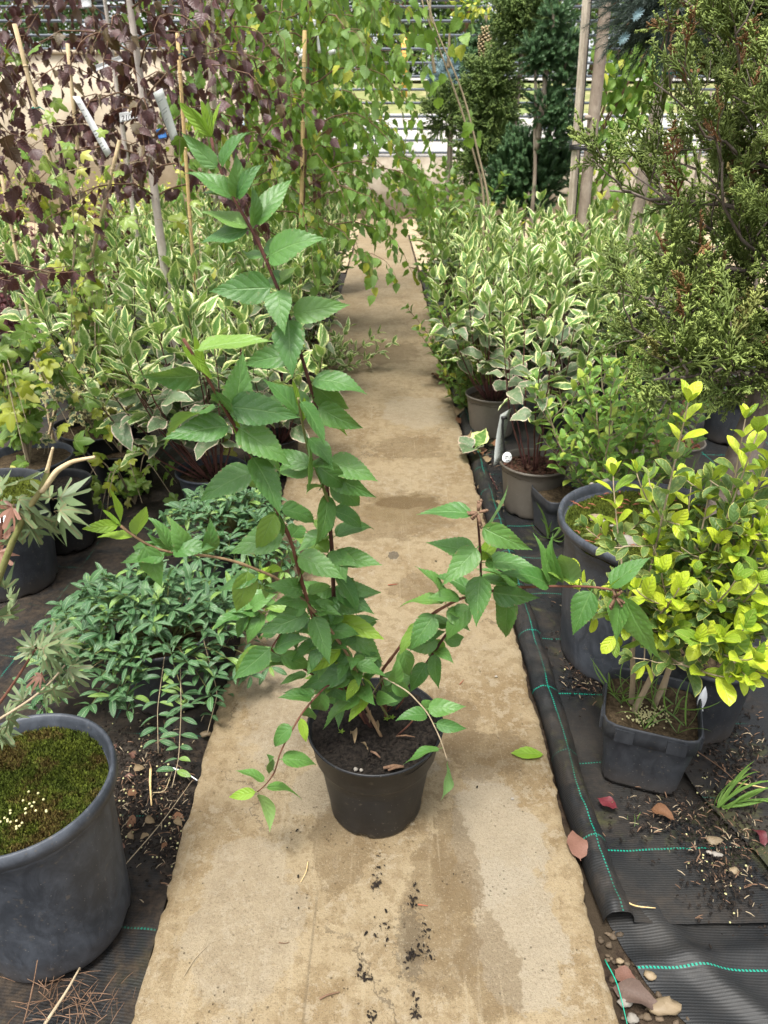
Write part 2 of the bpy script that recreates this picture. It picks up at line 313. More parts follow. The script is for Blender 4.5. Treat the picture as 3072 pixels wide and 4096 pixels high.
M['l_bushy'] = leaf_mat('mid_green_leaf', (.05, .12, .02), (.13, .22, .04), vein=(.2, .3, .1), nv=5, rough=.45, trans=.32, yel=(.42, .42, .06), yelamt=.14)
M['l_grass'] = leaf_mat('grass_blade', (.07, .16, .02), (.16, .28, .05), vein=(.2, .3, .1), nv=1, rough=.45, trans=.3, vm=.1)
M['l_maple'] = leaf_mat('grey_green_maple_leaf', (.12, .17, .09), (.24, .27, .17), vein=(.38, .28, .2), nv=1, rough=.5, trans=.25, vm=.3, back=(.2, .22, .15), yel=(.32, .14, .11), yelamt=.3)
def polar_mat(name, dark, light, vein, margin=None, yel=None, yelamt=0, trans=.3):
    N = Nd(name); u = N.sep(N.uv()); rn = N.rnd(); oc = N.coord()
    c = N.mix(N.math('MULTIPLY_ADD', N.noise(oc, 8, 4, .6), .6, N.math('MULTIPLY', rn, .6), clamp=True), dark, light)
    if yel: c = N.mix(N.step(rn, 1 - yelamt, 1 - yelamt * .5), c, yel)
    a = N.math('ABSOLUTE', N.math('SUBTRACT', N.math('FRACT', N.math('MULTIPLY_ADD', u[1], 6.0, .5)), .5))
    vm = N.math('SUBTRACT', 1.0, N.step(N.math('MULTIPLY', a, u[0]), .008, .03))
    c = N.mix(N.math('MULTIPLY', vm, .5), c, vein)
    if margin: c = N.mix(N.step(N.math('ADD', u[0], N.math('MULTIPLY_ADD', N.noise(oc, 10, 3), .8, -.4)), .62, .68), c, margin)
    return N.bsdf(c, .42, .45, N.bump(N.math('MULTIPLY', vm, -1.0), .4, .001), trans)
M['l_ivy'] = polar_mat('green_ivy_leaf', (.07, .16, .02), (.17, .27, .03), (.34, .4, .15), yel=(.34, .38, .035), yelamt=.4)
M['l_ivylime'] = polar_mat('lime_ivy_leaf', (.14, .24, .03), (.30, .40, .07), (.5, .52, .25), yel=(.46, .46, .10), yelamt=.25)
M['l_ivyvar'] = polar_mat('cream_edged_ivy_leaf', (.03, .08, .04), (.08, .14, .06), (.2, .3, .14), margin=(.60, .56, .26))
M['l_polpurple'] = polar_mat('purple_lobed_leaf', (.05, .015, .016), (.12, .04, .036), (.16, .07, .08))
M['l_acer'] = polar_mat('bronze_green_acer_leaf', (.09, .15, .06), (.19, .24, .11), (.32, .14, .09), yel=(.24, .12, .08), yelamt=.14)
def needle_mat(name, a, b, tip=None, brown=None):
    N = Nd(name); u = N.sep(N.uv()); rn = N.rnd(); oc = N.coord()
    c = N.mix(N.math('MULTIPLY_ADD', N.noise(oc, 6, 3), .7, N.math('MULTIPLY', rn, .5), clamp=True), a, b)
    if tip: c = N.mix(N.math('MULTIPLY', N.step(u[0], .62, 1.0), .8), c, tip)
    if brown: c = N.mix(N.math('MULTIPLY', N.step(rn, .90, .93), .85), c, brown)
    return N.bsdf(c, .5, .35, None, .15)
M['n_juniper'] = needle_mat('juniper_scale_foliage', (.075, .12, .025), (.17, .22, .05), (.34, .42, .10), brown=(.24, .10, .05))
M['n_spruce'] = needle_mat('dark_spruce_needles', (.02, .034, .026), (.055, .08, .06), (.10, .14, .11)); M['n_blue'] = needle_mat('blue_spruce_needles', (.10, .17, .19), (.21, .31, .33), (.3, .42, .45))
M['n_yew'] = needle_mat('dark_green_needles', (.04, .10, .045), (.09, .17, .07), (.16, .26, .10)); M['n_thuja'] = needle_mat('olive_thuja_foliage', (.055, .10, .025), (.12, .18, .045), (.20, .27, .06))
M['n_far'] = needle_mat('far_tree_foliage', (.045, .10, .016), (.13, .21, .04)); M['n_far2'] = needle_mat('far_dark_tree_foliage', (.022, .055, .016), (.06, .11, .03))  # two foliage greens, lighter and darker, for different trees

# ------------------------------------------------------------------ mesh helpers
class MB:
    """collects vertices / quads / uvs and links them as ONE mesh object"""
    def __init__(s): s.v = []; s.f = []; s.uv = []; s.r = []; s.n = 0
    def add(s, v, f, uv=None, r=0.0):
        v = np.asarray(v, float); f = np.asarray(f, int)
        s.v.append(v); s.f.append(f + s.n); s.n += len(v)
        s.uv.append(np.zeros((len(v), 2)) if uv is None else np.asarray(uv, float))
        s.r.append(np.full(len(f), r) if np.isscalar(r) else np.asarray(r))
        return s
    def tube(s, pts, rad, n=8, cap=True, r=0.0):
        pts = np.asarray(pts, float); k = len(pts); rad = np.full(k, rad) if np.isscalar(rad) else np.asarray(rad, float)
        T = np.gradient(pts, axis=0); T /= np.linalg.norm(T, axis=1, keepdims=True) + 1e-12
        ref = np.array([0, 0, 1.]) if abs(T[0, 2]) < .9 else np.array([1., 0, 0])
        a = np.cross(T[0], ref); a /= np.linalg.norm(a); A = [a]
        for i in range(1, k):
            a = A[-1] - T[i] * np.dot(A[-1], T[i]); nn = np.linalg.norm(a); A.append(a / nn if nn > 1e-9 else A[-1])
        A = np.array(A); B = np.cross(T, A); th = np.arange(n) * 2 * math.pi / n
        V = pts[:, None] + rad[:, None, None] * (np.cos(th)[None, :, None] * A[:, None] + np.sin(th)[None, :, None] * B[:, None])
        V = V.reshape(-1, 3); i = np.arange(k - 1)[:, None] * n; j = np.arange(n)[None]; jn = (j + 1) % n
        F = np.stack([i + j, i + jn, i + n + jn, i + n + j], -1).reshape(-1, 4)
        L = np.linspace(0, 1, k); uv = np.stack([np.repeat(L, n), np.tile(np.arange(n) / n, k)], 1)
        if cap and n % 2 == 0:
            def capq(o, flip):
                q = [[o + a_, o + a_ + 1, o + n - 2 - a_, o + n - 1 - a_] for a_ in range(n // 2 - 1)]
                return [x[::-1] for x in q] if flip else q
            F = np.concatenate([F, np.array(capq(0, True)), np.array(capq((k - 1) * n, False))])
        return s.add(V, F, uv, r)
    def box(s, c, size, rot=0.0, r=0.0):
        x, y, z = np.asarray(size) / 2.; v = np.array([[i * x, j * y, k * z] for i in (-1, 1) for j in (-1, 1) for k in (-1, 1)])
        cr, sr = math.cos(rot), math.sin(rot); v = v @ np.array([[cr, sr, 0], [-sr, cr, 0], [0, 0, 1]]) + np.asarray(c)
        return s.add(v, [[0, 1, 3, 2], [4, 6, 7, 5], [0, 4, 5, 1], [2, 3, 7, 6], [0, 2, 6, 4], [1, 5, 7, 3]], None, r)
    def blob(s, c, rad, n=6, m=5, seed=0, amp=.25, squash=(1, 1, 1), r=0.0):
        th = np.linspace(0, math.pi, m + 1); ph = np.arange(n) * 2 * math.pi / n
        d = np.stack([np.outer(np.sin(th), np.cos(ph)), np.outer(np.sin(th), np.sin(ph)), np.outer(np.cos(th), np.ones(n))], -1).reshape(-1, 3)
        k = 1 + amp * (vnoise(d[:, 0] * 2 + seed * 5.1, d[:, 1] * 2 + d[:, 2] * 1.7 + seed * 3.3, seed) - .5) * 2
        V = d * k[:, None] * rad * np.asarray(squash) + np.asarray(c)
        i = np.arange(m)[:, None] * n; j = np.arange(n)[None]; jn = (j + 1) % n
        return s.add(V, np.stack([i + j, i + n + j, i + n + jn, i + jn], -1).reshape(-1, 4), None, r)
    def grid(s, V, uv=None, r=0.0):
        k, n = V.shape[:2]; i = np.arange(k - 1)[:, None] * n; j = np.arange(n - 1)[None]
        return s.add(V.reshape(-1, 3), np.stack([i + j, i + n + j, i + n + j + 1, i + j + 1], -1).reshape(-1, 4), None if uv is None else uv.reshape(-1, 2), r)
    def lathe(s, prof, n=64, c=(0, 0, 0), fn=None, r=0.0):
        prof = np.asarray(prof, float); k = len(prof); th = np.arange(n) * 2 * math.pi / n
        V = np.stack([np.outer(prof[:, 0], np.cos(th)), np.outer(prof[:, 0], np.sin(th)), np.outer(prof[:, 1], np.ones(n))], -1)
        if fn: V = fn(V, th)
        V = V.reshape(-1, 3) + np.asarray(c)
        i = np.arange(k - 1)[:, None] * n; j = np.arange(n)[None]; jn = (j + 1) % n
        return s.add(V, np.stack([i + j, i + jn, i + n + jn, i + n + j], -1).reshape(-1, 4), None, r)
    def mesh(s, name, mat, smooth=True):
        v = np.concatenate(s.v); f = np.concatenate(s.f); uv = np.concatenate(s.uv); r = np.concatenate(s.r)
        me = bpy.data.meshes.new(name); nf = len(f)
        me.vertices.add(len(v)); me.vertices.foreach_set('co', v.astype(np.float32).ravel())
        me.loops.add(nf * 4); me.loops.foreach_set('vertex_index', f.astype(np.int32).ravel())
        me.polygons.add(nf); me.polygons.foreach_set('loop_start', np.arange(nf, dtype=np.int32) * 4)
        me.polygons.foreach_set('loop_total', np.full(nf, 4, np.int32))
        l = me.uv_layers.new(name='UVMap'); l.data.foreach_set('uv', uv[f.ravel()].astype(np.float32).ravel())
        if r.any():
            a = me.attributes.new('rnd', 'FLOAT', 'FACE'); a.data.foreach_set('value', r.astype(np.float32))
        me.polygons.foreach_set('use_smooth', np.full(nf, smooth))
        me.materials.append(mat); me.update(calc_edges=True)
        return me
    def obj(s, name, mat, parent=None, smooth=True, **kw):
        o = bpy.data.objects.new(name, s.mesh(name, mat, smooth)); C.objects.link(o)
        if parent is not None:
            o.parent = parent; o.location = tuple(-x for x in parent.location) if parent.parent is None else (0, 0, 0)   # geometry is given in world coordinates
        for k, v in kw.items(): o[k] = v
        return o
def thing(name, label, cat, loc=(0, 0, 0), group=None):
    o = bpy.data.objects.new(name, None); C.objects.link(o); o.location = tuple(float(x) for x in loc); o.empty_display_size = .05
    o['label'] = label; o['category'] = cat
    if group: o['group'] = group
    return o
def tag(o, label, cat, group=None):
    o['label'] = label; o['category'] = cat
    if group: o['group'] = group
    return o

# ------------------------------------------------------------------ leaf shapes (length 1 along +x, blade normal +z)
class Shape:
    def __init__(s, v, f, uv, mat, name='leaf'):
        s.v = v; s.f = f; s.uv = uv; s.mat = mat; s.name = name; s.me = None
    def mesh(s):
        if s.me is None: s.me = MB().add(s.v, s.f, s.uv).mesh(s.name + '_shape', s.mat)
        return s.me
def chord(v, root, tip):
    d = v[tip] - v[root]; L = np.linalg.norm(d); a = math.atan2(d[2], d[0]); c, sn = math.cos(a), math.sin(a)
    v = v - v[root]; return np.stack([v[:, 0] * c + v[:, 2] * sn, v[:, 1], -v[:, 0] * sn + v[:, 2] * c], 1) / L
def leaf_shape(mat, W=.26, p=.6, q=1., nl=8, nw=4, serr=0., fold=.25, droop=.5, wave=0., pet=.1, twist=0., seed=0, name='leaf', side=0.):
    tt = list(np.linspace(0, 1, nl + 1)); ks = [0.] + [pet + (1 - pet) * t for t in tt]
    S = np.linspace(-1, 1, nw + 1); fmx = (p / (p + q)) ** p * (q / (p + q)) ** q
    V = []; U = []; x = z = 0.; y0 = 0.; pt = 0.; r_ = np.random.RandomState(seed); ph = r_.rand() * 6
    for i, k in enumerate(ks):
        dt = k - pt; th = -droop * (k ** 1.3) + droop * .35; x += math.cos(th) * dt; z += math.sin(th) * dt; y0 += side * (k - .4) * dt; pt = k
        if i == 0: wd = .012; t = 0
        else:
            t = tt[i - 1]; wd = max(W * (t ** p) * ((1 - t) ** q) / fmx, .010 if i <= 1 else .0)
            if serr and 1 < i < len(ks) - 1: wd *= (1 + serr) if i % 2 else (1 - serr * .35)
        tw = twist * k
        for sv in S:
            yy = sv * wd * math.cos(fold * abs(sv)); zz = abs(sv) * wd * math.sin(fold) + wave * wd * math.sin(k * 9 + ph + (1.6 if sv > 0 else 0)) * abs(sv) ** 2
            if i > 1 and 0 < abs(sv) < 1: zz += .035 * wd * (1 if i % 2 else -1)
            xo = -.25 * abs(sv) * wd * 0 + (.02 * abs(sv) if serr and i % 2 and i > 1 else 0)
            y2 = yy * math.cos(tw) - zz * math.sin(tw); z2 = yy * math.sin(tw) + zz * math.cos(tw)
            V.append((x - math.sin(th) * z2 + xo, y0 + y2, z + math.cos(th) * z2)); U.append((t, sv * .5 + .5))
    n = nw + 1; V = np.array(V); k = len(ks)
    i = np.arange(k - 1)[:, None] * n; j = np.arange(nw)[None]
    F = np.stack([i + j, i + n + j, i + n + j + 1, i + j + 1], -1).reshape(-1, 4)
    return Shape(chord(V, nw // 2, (k - 1) * n + nw // 2), F, np.array(U), mat, name)
def lobed_shape(mat, lobes, n=36, width=.14, base=.30, droop=.3, seed=0, pet=.25, sharp=1.0, serr=0., name='leaf'):
    """lobes: list of (angle, length); polar outline round the petiole joint"""
    th = np.linspace(-math.pi, math.pi, n, endpoint=False); r = np.full(n, base * .5)
    for a, L in lobes:
        d = np.abs((th - a + math.pi) % (2 * math.pi) - math.pi); r = np.maximum(r, L * np.clip(1 - (d / width) ** sharp, 0, 1) + base * .45)
    if serr: r = r * (1 + serr * np.where(np.arange(n) % 2, 1, -1))
    r = np.where(np.abs(th) > 2.6, r * .55, r); V = []; U = []
    for kf in (.03, .35, .7, 1.):
        for j in range(n):
            rr = r[j] * kf; x = rr * math.cos(th[j]) + pet; y = rr * math.sin(th[j])
            V.append((x, y, -droop * rr * rr * 1.2 + .04 * math.sin(th[j] * 5 + seed) * kf)); U.append((kf, (th[j] / (2 * math.pi)) % 1.))
    V = np.array(V); k = 4; i = np.arange(k - 1)[:, None] * n; j = np.arange(n)[None]; jn = (j + 1) % n
    F = np.stack([i + j, i + n + j, i + n + jn, i + jn], -1).reshape(-1, 4)
    b = len(V); V = np.concatenate([V, [[0, -.006, 0], [0, .006, 0], [pet + .03, .006, 0], [pet + .03, -.006, 0]]]); F = np.concatenate([F, [[b, b + 3, b + 2, b + 1]]])
    U = U + [(.1, .02)] * 4; m = np.linalg.norm(V[:, :2], axis=1).max()
    return Shape(V / m, F, np.array(U), mat, name)
def spray_shape(mat, seed, n_side=7, L=.42, thick=.02, flat=.25, sub=True, name='spray', up=.55):
    """scale-leaved juniper / thuja spray: flattened twig with side twiglets of thin tubes"""
    r_ = np.random.RandomState(seed); b = MB()
    def twig(p0, d, ln, th_):
        p1 = p0 + d * ln * .5 + r_.normal(0, .015, 3); p2 = p0 + d * ln + r_.normal(0, .02, 3)
        k0 = b.n; b.tube([p0, p1, p2], [th_, th_ * 1.05, th_ * .45], 4, True)
        u = b.uv[-1]; u[:, 0] = np.clip(np.linalg.norm(b.v[-1] - 0, axis=1), 0, 1) * .55 + u[:, 0] * .45
        return p1, p2
    ax = []; p = np.zeros(3); d = np.array([1., 0, 0])
    for i in range(n_side + 1):
        ax.append(p.copy()); p = p + d / n_side * .98; d = d + r_.normal(0, .07, 3); d /= np.linalg.norm(d)
    b.tube(ax, np.linspace(thick * 1.15, thick * .8, len(ax)), 4, True); b.uv[-1][:, 0] *= .6
    for i in range(1, n_side + 1):
        for sgn in (-1, 1):
            if r_.rand() < .12: continue
            a = up + r_.normal(0, .12); dd = np.array([math.cos(a), sgn * math.sin(a), r_.normal(0, flat)]); dd /= np.linalg.norm(dd)
            ln = L * (1.05 - .55 * i / n_side) * r_.uniform(.7, 1.15); p1, p2 = twig(ax[i], dd, ln, thick)
            if sub:
                for q, kk in ((p1, .45), (p1 * .5 + p2 * .5, .33)):
                    for sg in (-1, 1):
                        if r_.rand() < .3: continue
                        a2 = a * sgn + sg * .6 + r_.normal(0, .1); d2 = np.array([math.cos(a2), math.sin(a2), r_.normal(0, flat)]); d2 /= np.linalg.norm(d2)
                        twig(q, d2, ln * kk * r_.uniform(.7, 1.1), thick * .9)
    return Shape(np.concatenate(b.v), np.concatenate(b.f), np.concatenate(b.uv), mat, name)
def needle_shape(mat, seed, n=60, nl=.16, nw=.009, fwd=.9, name='twig', bark=.012, curl=0.):
    """spruce / yew twig: axis with needles all round; each needle a thin folded blade"""
    r_ = np.random.RandomState(seed); b = MB(); ax = [np.array([t, .02 * math.sin(t * 4 + seed), .03 * math.sin(t * 3)]) for t in np.linspace(0, .94, 5)]
    b.tube(ax, [bark, bark, bark * .9, bark * .8, bark * .6], 4, True); b.uv[-1][:, 0] = 0
    for i in range(n):
        t = .04 + .92 * i / n; ph = i * 2.4 + r_.normal(0, .3); p = np.array([t, .02 * math.sin(t * 4 + seed), .03 * math.sin(t * 3)])
        f = fwd * (1 + .6 * max(0, t - .8) * 5); o = np.array([0, math.cos(ph), math.sin(ph)]); d = np.array([f, 0, 0]) + o; d /= np.linalg.norm(d)
        ln = nl * r_.uniform(.8, 1.15); sd = np.cross(d, o); sd /= np.linalg.norm(sd) + 1e-9
        e = p + d * ln; m_ = p + d * ln * .5 + o * .01
        b.add([p - sd * nw * .6, p + sd * nw * .6, m_ + sd * nw, m_ - sd * nw, e + sd * nw * .3, e - sd * nw * .3], [[0, 1, 2, 3], [3, 2, 4, 5]], [[0, 0], [0, 1], [.5, 1], [.5, 0], [1, 1], [1, 0]])
    return Shape(np.concatenate(b.v), np.concatenate(b.f), np.concatenate(b.uv), mat, name)

def unit(a, e): return np.array([math.cos(a) * math.cos(e), math.sin(a) * math.cos(e), math.sin(e)])
def nrmz(a): a = np.asarray(a, float); return a / (np.linalg.norm(a) + 1e-12)
def frame(base, d, nrm, s, ws=1.):
    x = nrmz(d); z = np.asarray(nrm, float) - x * np.dot(nrm, x)
    if np.linalg.norm(z) < 1e-4: z = np.array([.1, .2, 1.]); z = z - x * np.dot(z, x)
    z = nrmz(z); y = np.cross(z, x); m = np.eye(4); m[:3, 0] = x * s; m[:3, 1] = y * s * ws; m[:3, 2] = z * s; m[:3, 3] = base
    return m

class Plant:
    def __init__(s, name, label, cat, loc, group=None):
        s.root = thing(name, label, cat, loc, group); s.loc = np.asarray(loc, float); s.L = []; s.st = {}
    def leaf(s, shape, base, d, nrm, size, ws=1.): s.L.append((shape, frame(base, d, nrm, size, ws)))
    def stem(s, pts, rad, mat='stem_red', n=6, name='stem'):
        return MB().tube(pts, rad, n).obj(name, M[mat], s.root)
    def finish(s, cap=300, part='leaf', stuffname='small_leaves', minpx=0):
        """the leaves that show largest become parts, the rest one joined stuff part"""
        if not s.L: return s
        ctr = np.array([m[:3, 3] for _, m in s.L]); q = proj(ctr); size = np.array([np.linalg.norm(m[:3, 0]) for _, m in s.L]) * FPX / np.maximum(q[:, 2], .05)
        vis = (q[:, 2] > .05) & (q[:, 0] > -150) & (q[:, 0] < 3222) & (q[:, 1] > -150) & (q[:, 1] < 4246)
        key = np.where(vis, size, size * 1e-3) / np.maximum(1, 1); order = np.argsort(-key + q[:, 2] * 1e-3)
        solo = [i for i in order[:cap] if vis[i] and size[i] >= minpx]; ss = set(solo)
        from mathutils import Matrix
        T = -s.loc
        for i in solo:
            sh, m = s.L[i]; m = m.copy(); m[:3, 3] += T
            o = bpy.data.objects.new(sh.name, sh.mesh()); C.objects.link(o); o.parent = s.root; o.matrix_basis = Matrix(m.tolist())
        rest = {}
        for i in range(len(s.L)):
            if i not in ss: rest.setdefault(s.L[i][0].mat.name, []).append(s.L[i])
        for mn, ls in rest.items():
            b = MB()
            for sh, m in ls: b.add(sh.v @ m[:3, :3].T + m[:3, 3], sh.f, sh.uv, nr.rand())
            b.obj(stuffname, bpy.data.materials[mn], s.root, kind='stuff')
        return s

GZ = -.022     # level of the ground cloth, the walkway is the top at 0
# ------------------------------------------------------------------ pots
def pot_profile(rt, rb, h, lip=.008, lipw=.007, band=0., t=.004, depth=.03):
    """outside from the foot up, rolled lip, inside down to the soil"""
    p = [(rb * .3, .006), (rb - .012, .004), (rb - .003, .0), (rb, .006)]
    rr = lambda z: rb + (rt - lipw - rb) * (z / h)
    if band:
        zb = h - band; p += [(rr(z) - .003, z) for z in np.linspace(.02, zb - .010, 6)]
        p += [(rr(zb) - .002, zb - .006), (rr(zb) + .003, zb - .001), (rr(zb) + .0065, zb + .007), (rr(h - .02) + .0065, h - lip - .003)]
    else: p += [(rr(z), z) for z in np.linspace(.02, h - lip - .002, 8)]
    p += [(rt - .001, h - lip), (rt, h - lip * .5), (rt - .002, h - .001), (rt - t * 1.2, h), (rt - t * 2, h - .003), (rt - t * 2.4, h - .012), (rt - t * 2.6 - .002, h - depth * .6), (rt - t * 2.6 - .006, h - depth - .02)]
    return p
def round_pot(root, c, rt, rb, h, mat, soilmat='brown_soil', lip=.010, lipw=.008, band=0., depth=.03, n=72, seed=0, bumps=.006, foot=True, t=.004):
    c = np.array([c[0], c[1], GZ if len(c) < 3 else c[2]])
    def fn(V, th):
        if foot:
            k = np.clip(np.sin(th * 6 + seed) * 4 - 2.6, 0, 1) * .008
            lo = V[..., 2] < .0105; V[..., 2] += np.where(lo, k[None, :], 0)
        wob = 1 + .006 * np.sin(th * 2 + seed) + .003 * np.sin(th * 3 + seed * 2); V[..., 0] *= wob[None]; V[..., 1] *= wob[None]
        return V
    MB().lathe(pot_profile(rt, rb, h, lip, lipw, band, t, depth), n, c, fn).obj('pot', M[mat], root)
    soil_disk(root, (c[0], c[1], c[2] + h - depth), rt - t * 2.6 - .001, soilmat, bumps, seed)
    return c[2] + h - depth
def soil_disk(root, c, r, mat, amp=.006, seed=0, name='soil', nr_=26, na=64, dome=.0):
    rad = np.linspace(.002, 1, nr_); th = np.arange(na + 1) * 2 * math.pi / na
    X = np.outer(rad, np.cos(th)) * r; Y = np.outer(rad, np.sin(th)) * r
    Z = (fbm(X * 60 + 9 + seed, Y * 60 + 5, seed, 4) - .45) * amp * 2 + (fbm(X * 14 + seed, Y * 14, seed + 2, 2) - .35) * amp * 3 + dome * (1 - rad[:, None] ** 2)
    MB().grid(np.stack([X + c[0], Y + c[1], Z + c[2]], -1)).obj(name, M[mat], root)
def square_pot(root, c, s, h, rot, mat, soilmat='brown_soil', taper=.80, depth=.028, seed=0, slots=True):
    """square pot with rounded corners and a deep folded rim"""
    cx, cy = c[0], c[1]; z0 = GZ; n = 40; th = np.arange(n) * 2 * math.pi / n + math.pi / 4
    def sq(half, rnd=.22):
        e = 7.; r = half / (np.abs(np.cos(th)) ** e + np.abs(np.sin(th)) ** e) ** (1 / e); return np.stack([r * np.cos(th), r * np.sin(th)], 1)
    hs_ = s / 2; prof = [(.3, .004), (taper - .03, .002), (taper - .005, .0), (taper, .008), (taper + (.965 - taper) * .4, h * .4), (.955, h - .052), (.958, h - .048), (.99, h - .046), (.995, h - .02), (1.0, h - .006), (1.0, h), (.975, h + .001), (.955, h - .004), (.945, h - depth - .02)]
    cr, sr = math.cos(rot), math.sin(rot); V = []
    for k, z in prof:
        q = sq(hs_ * k); V.append(np.stack([cx + q[:, 0] * cr - q[:, 1] * sr, cy + q[:, 0] * sr + q[:, 1] * cr, np.full(n, z0 + z)], 1))
    V = np.array(V); V = np.concatenate([V, V[:, :1]], 1); po = MB().grid(V).obj('pot', M[mat], root)
    rad = np.linspace(.01, 1, 22); q = sq(hs_ * .948); X = np.outer(rad, q[:, 0]); Y = np.outer(rad, q[:, 1])
    Z = (fbm(X * 60 + seed, Y * 60, seed, 4) - .45) * .012 + (fbm(X * 12 + seed, Y * 12, seed, 2) - .4) * .02
    V = np.stack([cx + X * cr - Y * sr, cy + X * sr + Y * cr, Z + z0 + h - depth], -1); V = np.concatenate([V, V[:, :1]], 1)
    MB().grid(V).obj('soil', M[soilmat], root)
    if slots:
        for sx in (-1, 1):
            for a in range(4):
                ang = rot + a * math.pi / 2; dx, dy = math.cos(ang), math.sin(ang); px, py = -dy, dx; o = hs_ * 1.0
                MB().box((cx + dx * o + px * sx * s * .26, cy + dy * o + py * sx * s * .26, z0 + h - .026), (.006, s * .19, .036), ang).obj('rim_clip', M[mat], po, False)
    return z0 + h - depth
def chips(root, c, r, z, n, mat, size=(.004, .016), name='bark_mulch', flat=.5, seed=0):
    r_ = np.random.RandomState(seed); b = MB()
    for i in range(n):
        a = r_.rand() * 6.28; q = r * math.sqrt(r_.rand()); l = r_.uniform(*size); wd = l * r_.uniform(.25, .7)
        d = nrmz([r_.normal(), r_.normal(), r_.normal(0, .3)]); up = nrmz([r_.normal(0, flat), r_.normal(0, flat), 1]); y = nrmz(np.cross(up, d)); up = np.cross(d, y); p = np.array([c[0] + q * math.cos(a), c[1] + q * math.sin(a), z + r_.rand() * .006])
        v = [p + d * l * i1 / 2 * (1 if j1 > 0 else .8) + y * wd * j1 / 2 + up * wd * .35 * k1 / 2 for i1 in (-1, 1) for j1 in (-1, 1) for k1 in (-1, 1)]
        b.add(v, [[0, 1, 3, 2], [4, 6, 7, 5], [0, 4, 5, 1], [2, 3, 7, 6], [0, 2, 6, 4], [1, 5, 7, 3]], None, r_.rand())
    return b.obj(name, M[mat], root, False, kind='stuff')
def moss_tufts(root, c, r, z, n, zfn=None, seed=0, name='moss_tufts', mat='moss'):
    r_ = np.random.RandomState(seed); b = MB(); k = np.arange(n); a = r_.rand(n) * 6.28; q = r * np.sqrt(r_.rand(n))
    x = c[0] + q * np.cos(a); y = c[1] + q * np.sin(a); keep = fbm((x - c[0]) * 14 + seed, (y - c[1]) * 14, seed, 3) > .14; x = x[keep]; y = y[keep]; m = len(x)
    zz = z + (fbm((x - c[0]) * 14 + seed, (y - c[1]) * 14, seed + 2, 2) - .35) * .03; h = r_.uniform(.004, .010, m); ww = r_.uniform(.0015, .003, m); t = r_.rand(m) * 3.14
    dx = np.cos(t) * ww; dy = np.sin(t) * ww; lx = r_.normal(0, .002, m); ly = r_.normal(0, .002, m)
    V = np.stack([np.stack([x - dx, y - dy, zz], 1), np.stack([x + dx, y + dy, zz], 1), np.stack([x + dx * .3 + lx, y + dy * .3 + ly, zz + h], 1), np.stack([x - dx * .3 + lx, y - dy * .3 + ly, zz + h], 1)], 1).reshape(-1, 3)
    F = np.arange(m)[:, None] * 4 + np.array([0, 1, 2, 3]); b.add(V, F, None, r_.rand(m)); return b.obj(name, M[mat], root, True, kind='stuff')

# ------------------------------------------------------------------ leaf libraries
SH = {}
SH['main'] = [leaf_shape(M['l_main'], .225, .52, 1.38, 27, 4, .04, .22, d, wv, .10, tw, sd, side=sdv) for sd, d, wv, tw, sdv in ((1, .55, .16, .1, .1), (2, .9, .10, -.3, -.12), (3, .35, .22, .35, .2), (4, 1.25, .12, -.1, 0), (5, .7, .25, .5, -.2), (15, 1.1, .2, .2, .1), (16, .2, .18, -.5, -.22), (17, 1.0, .28, .6, .15))]
SH['mainw'] = [leaf_shape(M['l_main'], .25, .52, 1.38, 27, 4, .04, .16, d, .1, .09, tw, sd) for sd, d, tw in ((6, .5, .15), (7, .9, -.15), (8, .3, .1))]
SH['lime'] = [leaf_shape(M['l_lime'], .22, .6, 1.15, 17, 4, .04, .25, d, .1, .08, tw, sd) for sd, d, tw in ((9, .4, .2), (10, .2, -.2))]
SH['young'] = [leaf_shape(M['l_lime'], .15, .7, .8, 9, 2, .05, .5, d, .1, .03, .1, sd) for sd, d in ((11, -.2), (12, .15))]
SH['var'] = [leaf_shape(M['l_var'], W, .75, 1.45, 9, 4, .05, f, d, wv, .10, tw, sd) for sd, W, f, d, wv, tw in ((21, .185, .35, .3, .25, .3), (22, .17, .45, -.15, .3, -.4), (23, .21, .25, .6, .3, .5), (24, .15, .5, .1, .35, .2), (25, .20, .3, .9, .2, -.3))]
SH['varlow'] = [leaf_shape(M['l_varlow'], W, .62, 1.0, 8, 4, .04, f, d, wv, .12, tw, sd) for sd, W, f, d, wv, tw in ((31, .24, .2, .8, .3, .3), (32, .28, .1, .5, .35, -.3), (33, .22, .3, 1.2, .3, .5), (34, .27, .15, 1.0, .25, 0))]
SH['privet'] = [leaf_shape(M['l_privet'], .25, .65, .7, 5, 4, 0, f, d, .05, .08, tw, sd) for sd, f, d, tw in ((41, .3, .3, .1), (42, .45, .6, -.2), (43, .2, 0, .2))]
SH['gold'] = [leaf_shape(M['l_gold'], W, .7, .72, 7, 4, 0, f, d, .08, .07, tw, sd) for sd, W, f, d, tw in ((51, .25, .35, .35, .2), (52, .22, .5, .1, -.2), (53, .28, .2, .7, .3))]
SH['goldlow'] = [leaf_shape(M['l_goldlow'], .25, .7, .72, 6, 4, 0, f, d, .08, .07, tw, sd) for sd, f, d, tw in ((54, .3, .4, .2), (55, .4, .8, -.2))]
SH['vinca'] = [leaf_shape(M['l_vinca'], W, .75, .78, 6, 4, 0, f, d, .06, .06, tw, sd) for sd, W, f, d, tw in ((61, .155, .35, .6, .1), (62, .18, .25, .9, -.15), (63, .14, .45, .3, .2), (64, .17, .3, 1.2, .1))]
SH['birch'] = [leaf_shape(M['l_birch'], W, .42, 1.15, 9, 2, .16, f, d, .1, .16, tw, sd) for sd, W, f, d, tw in ((71, .30, .25, .3, .2), (72, .26, .4, -.2, -.4), (73, .32, .15, .6, .5))]
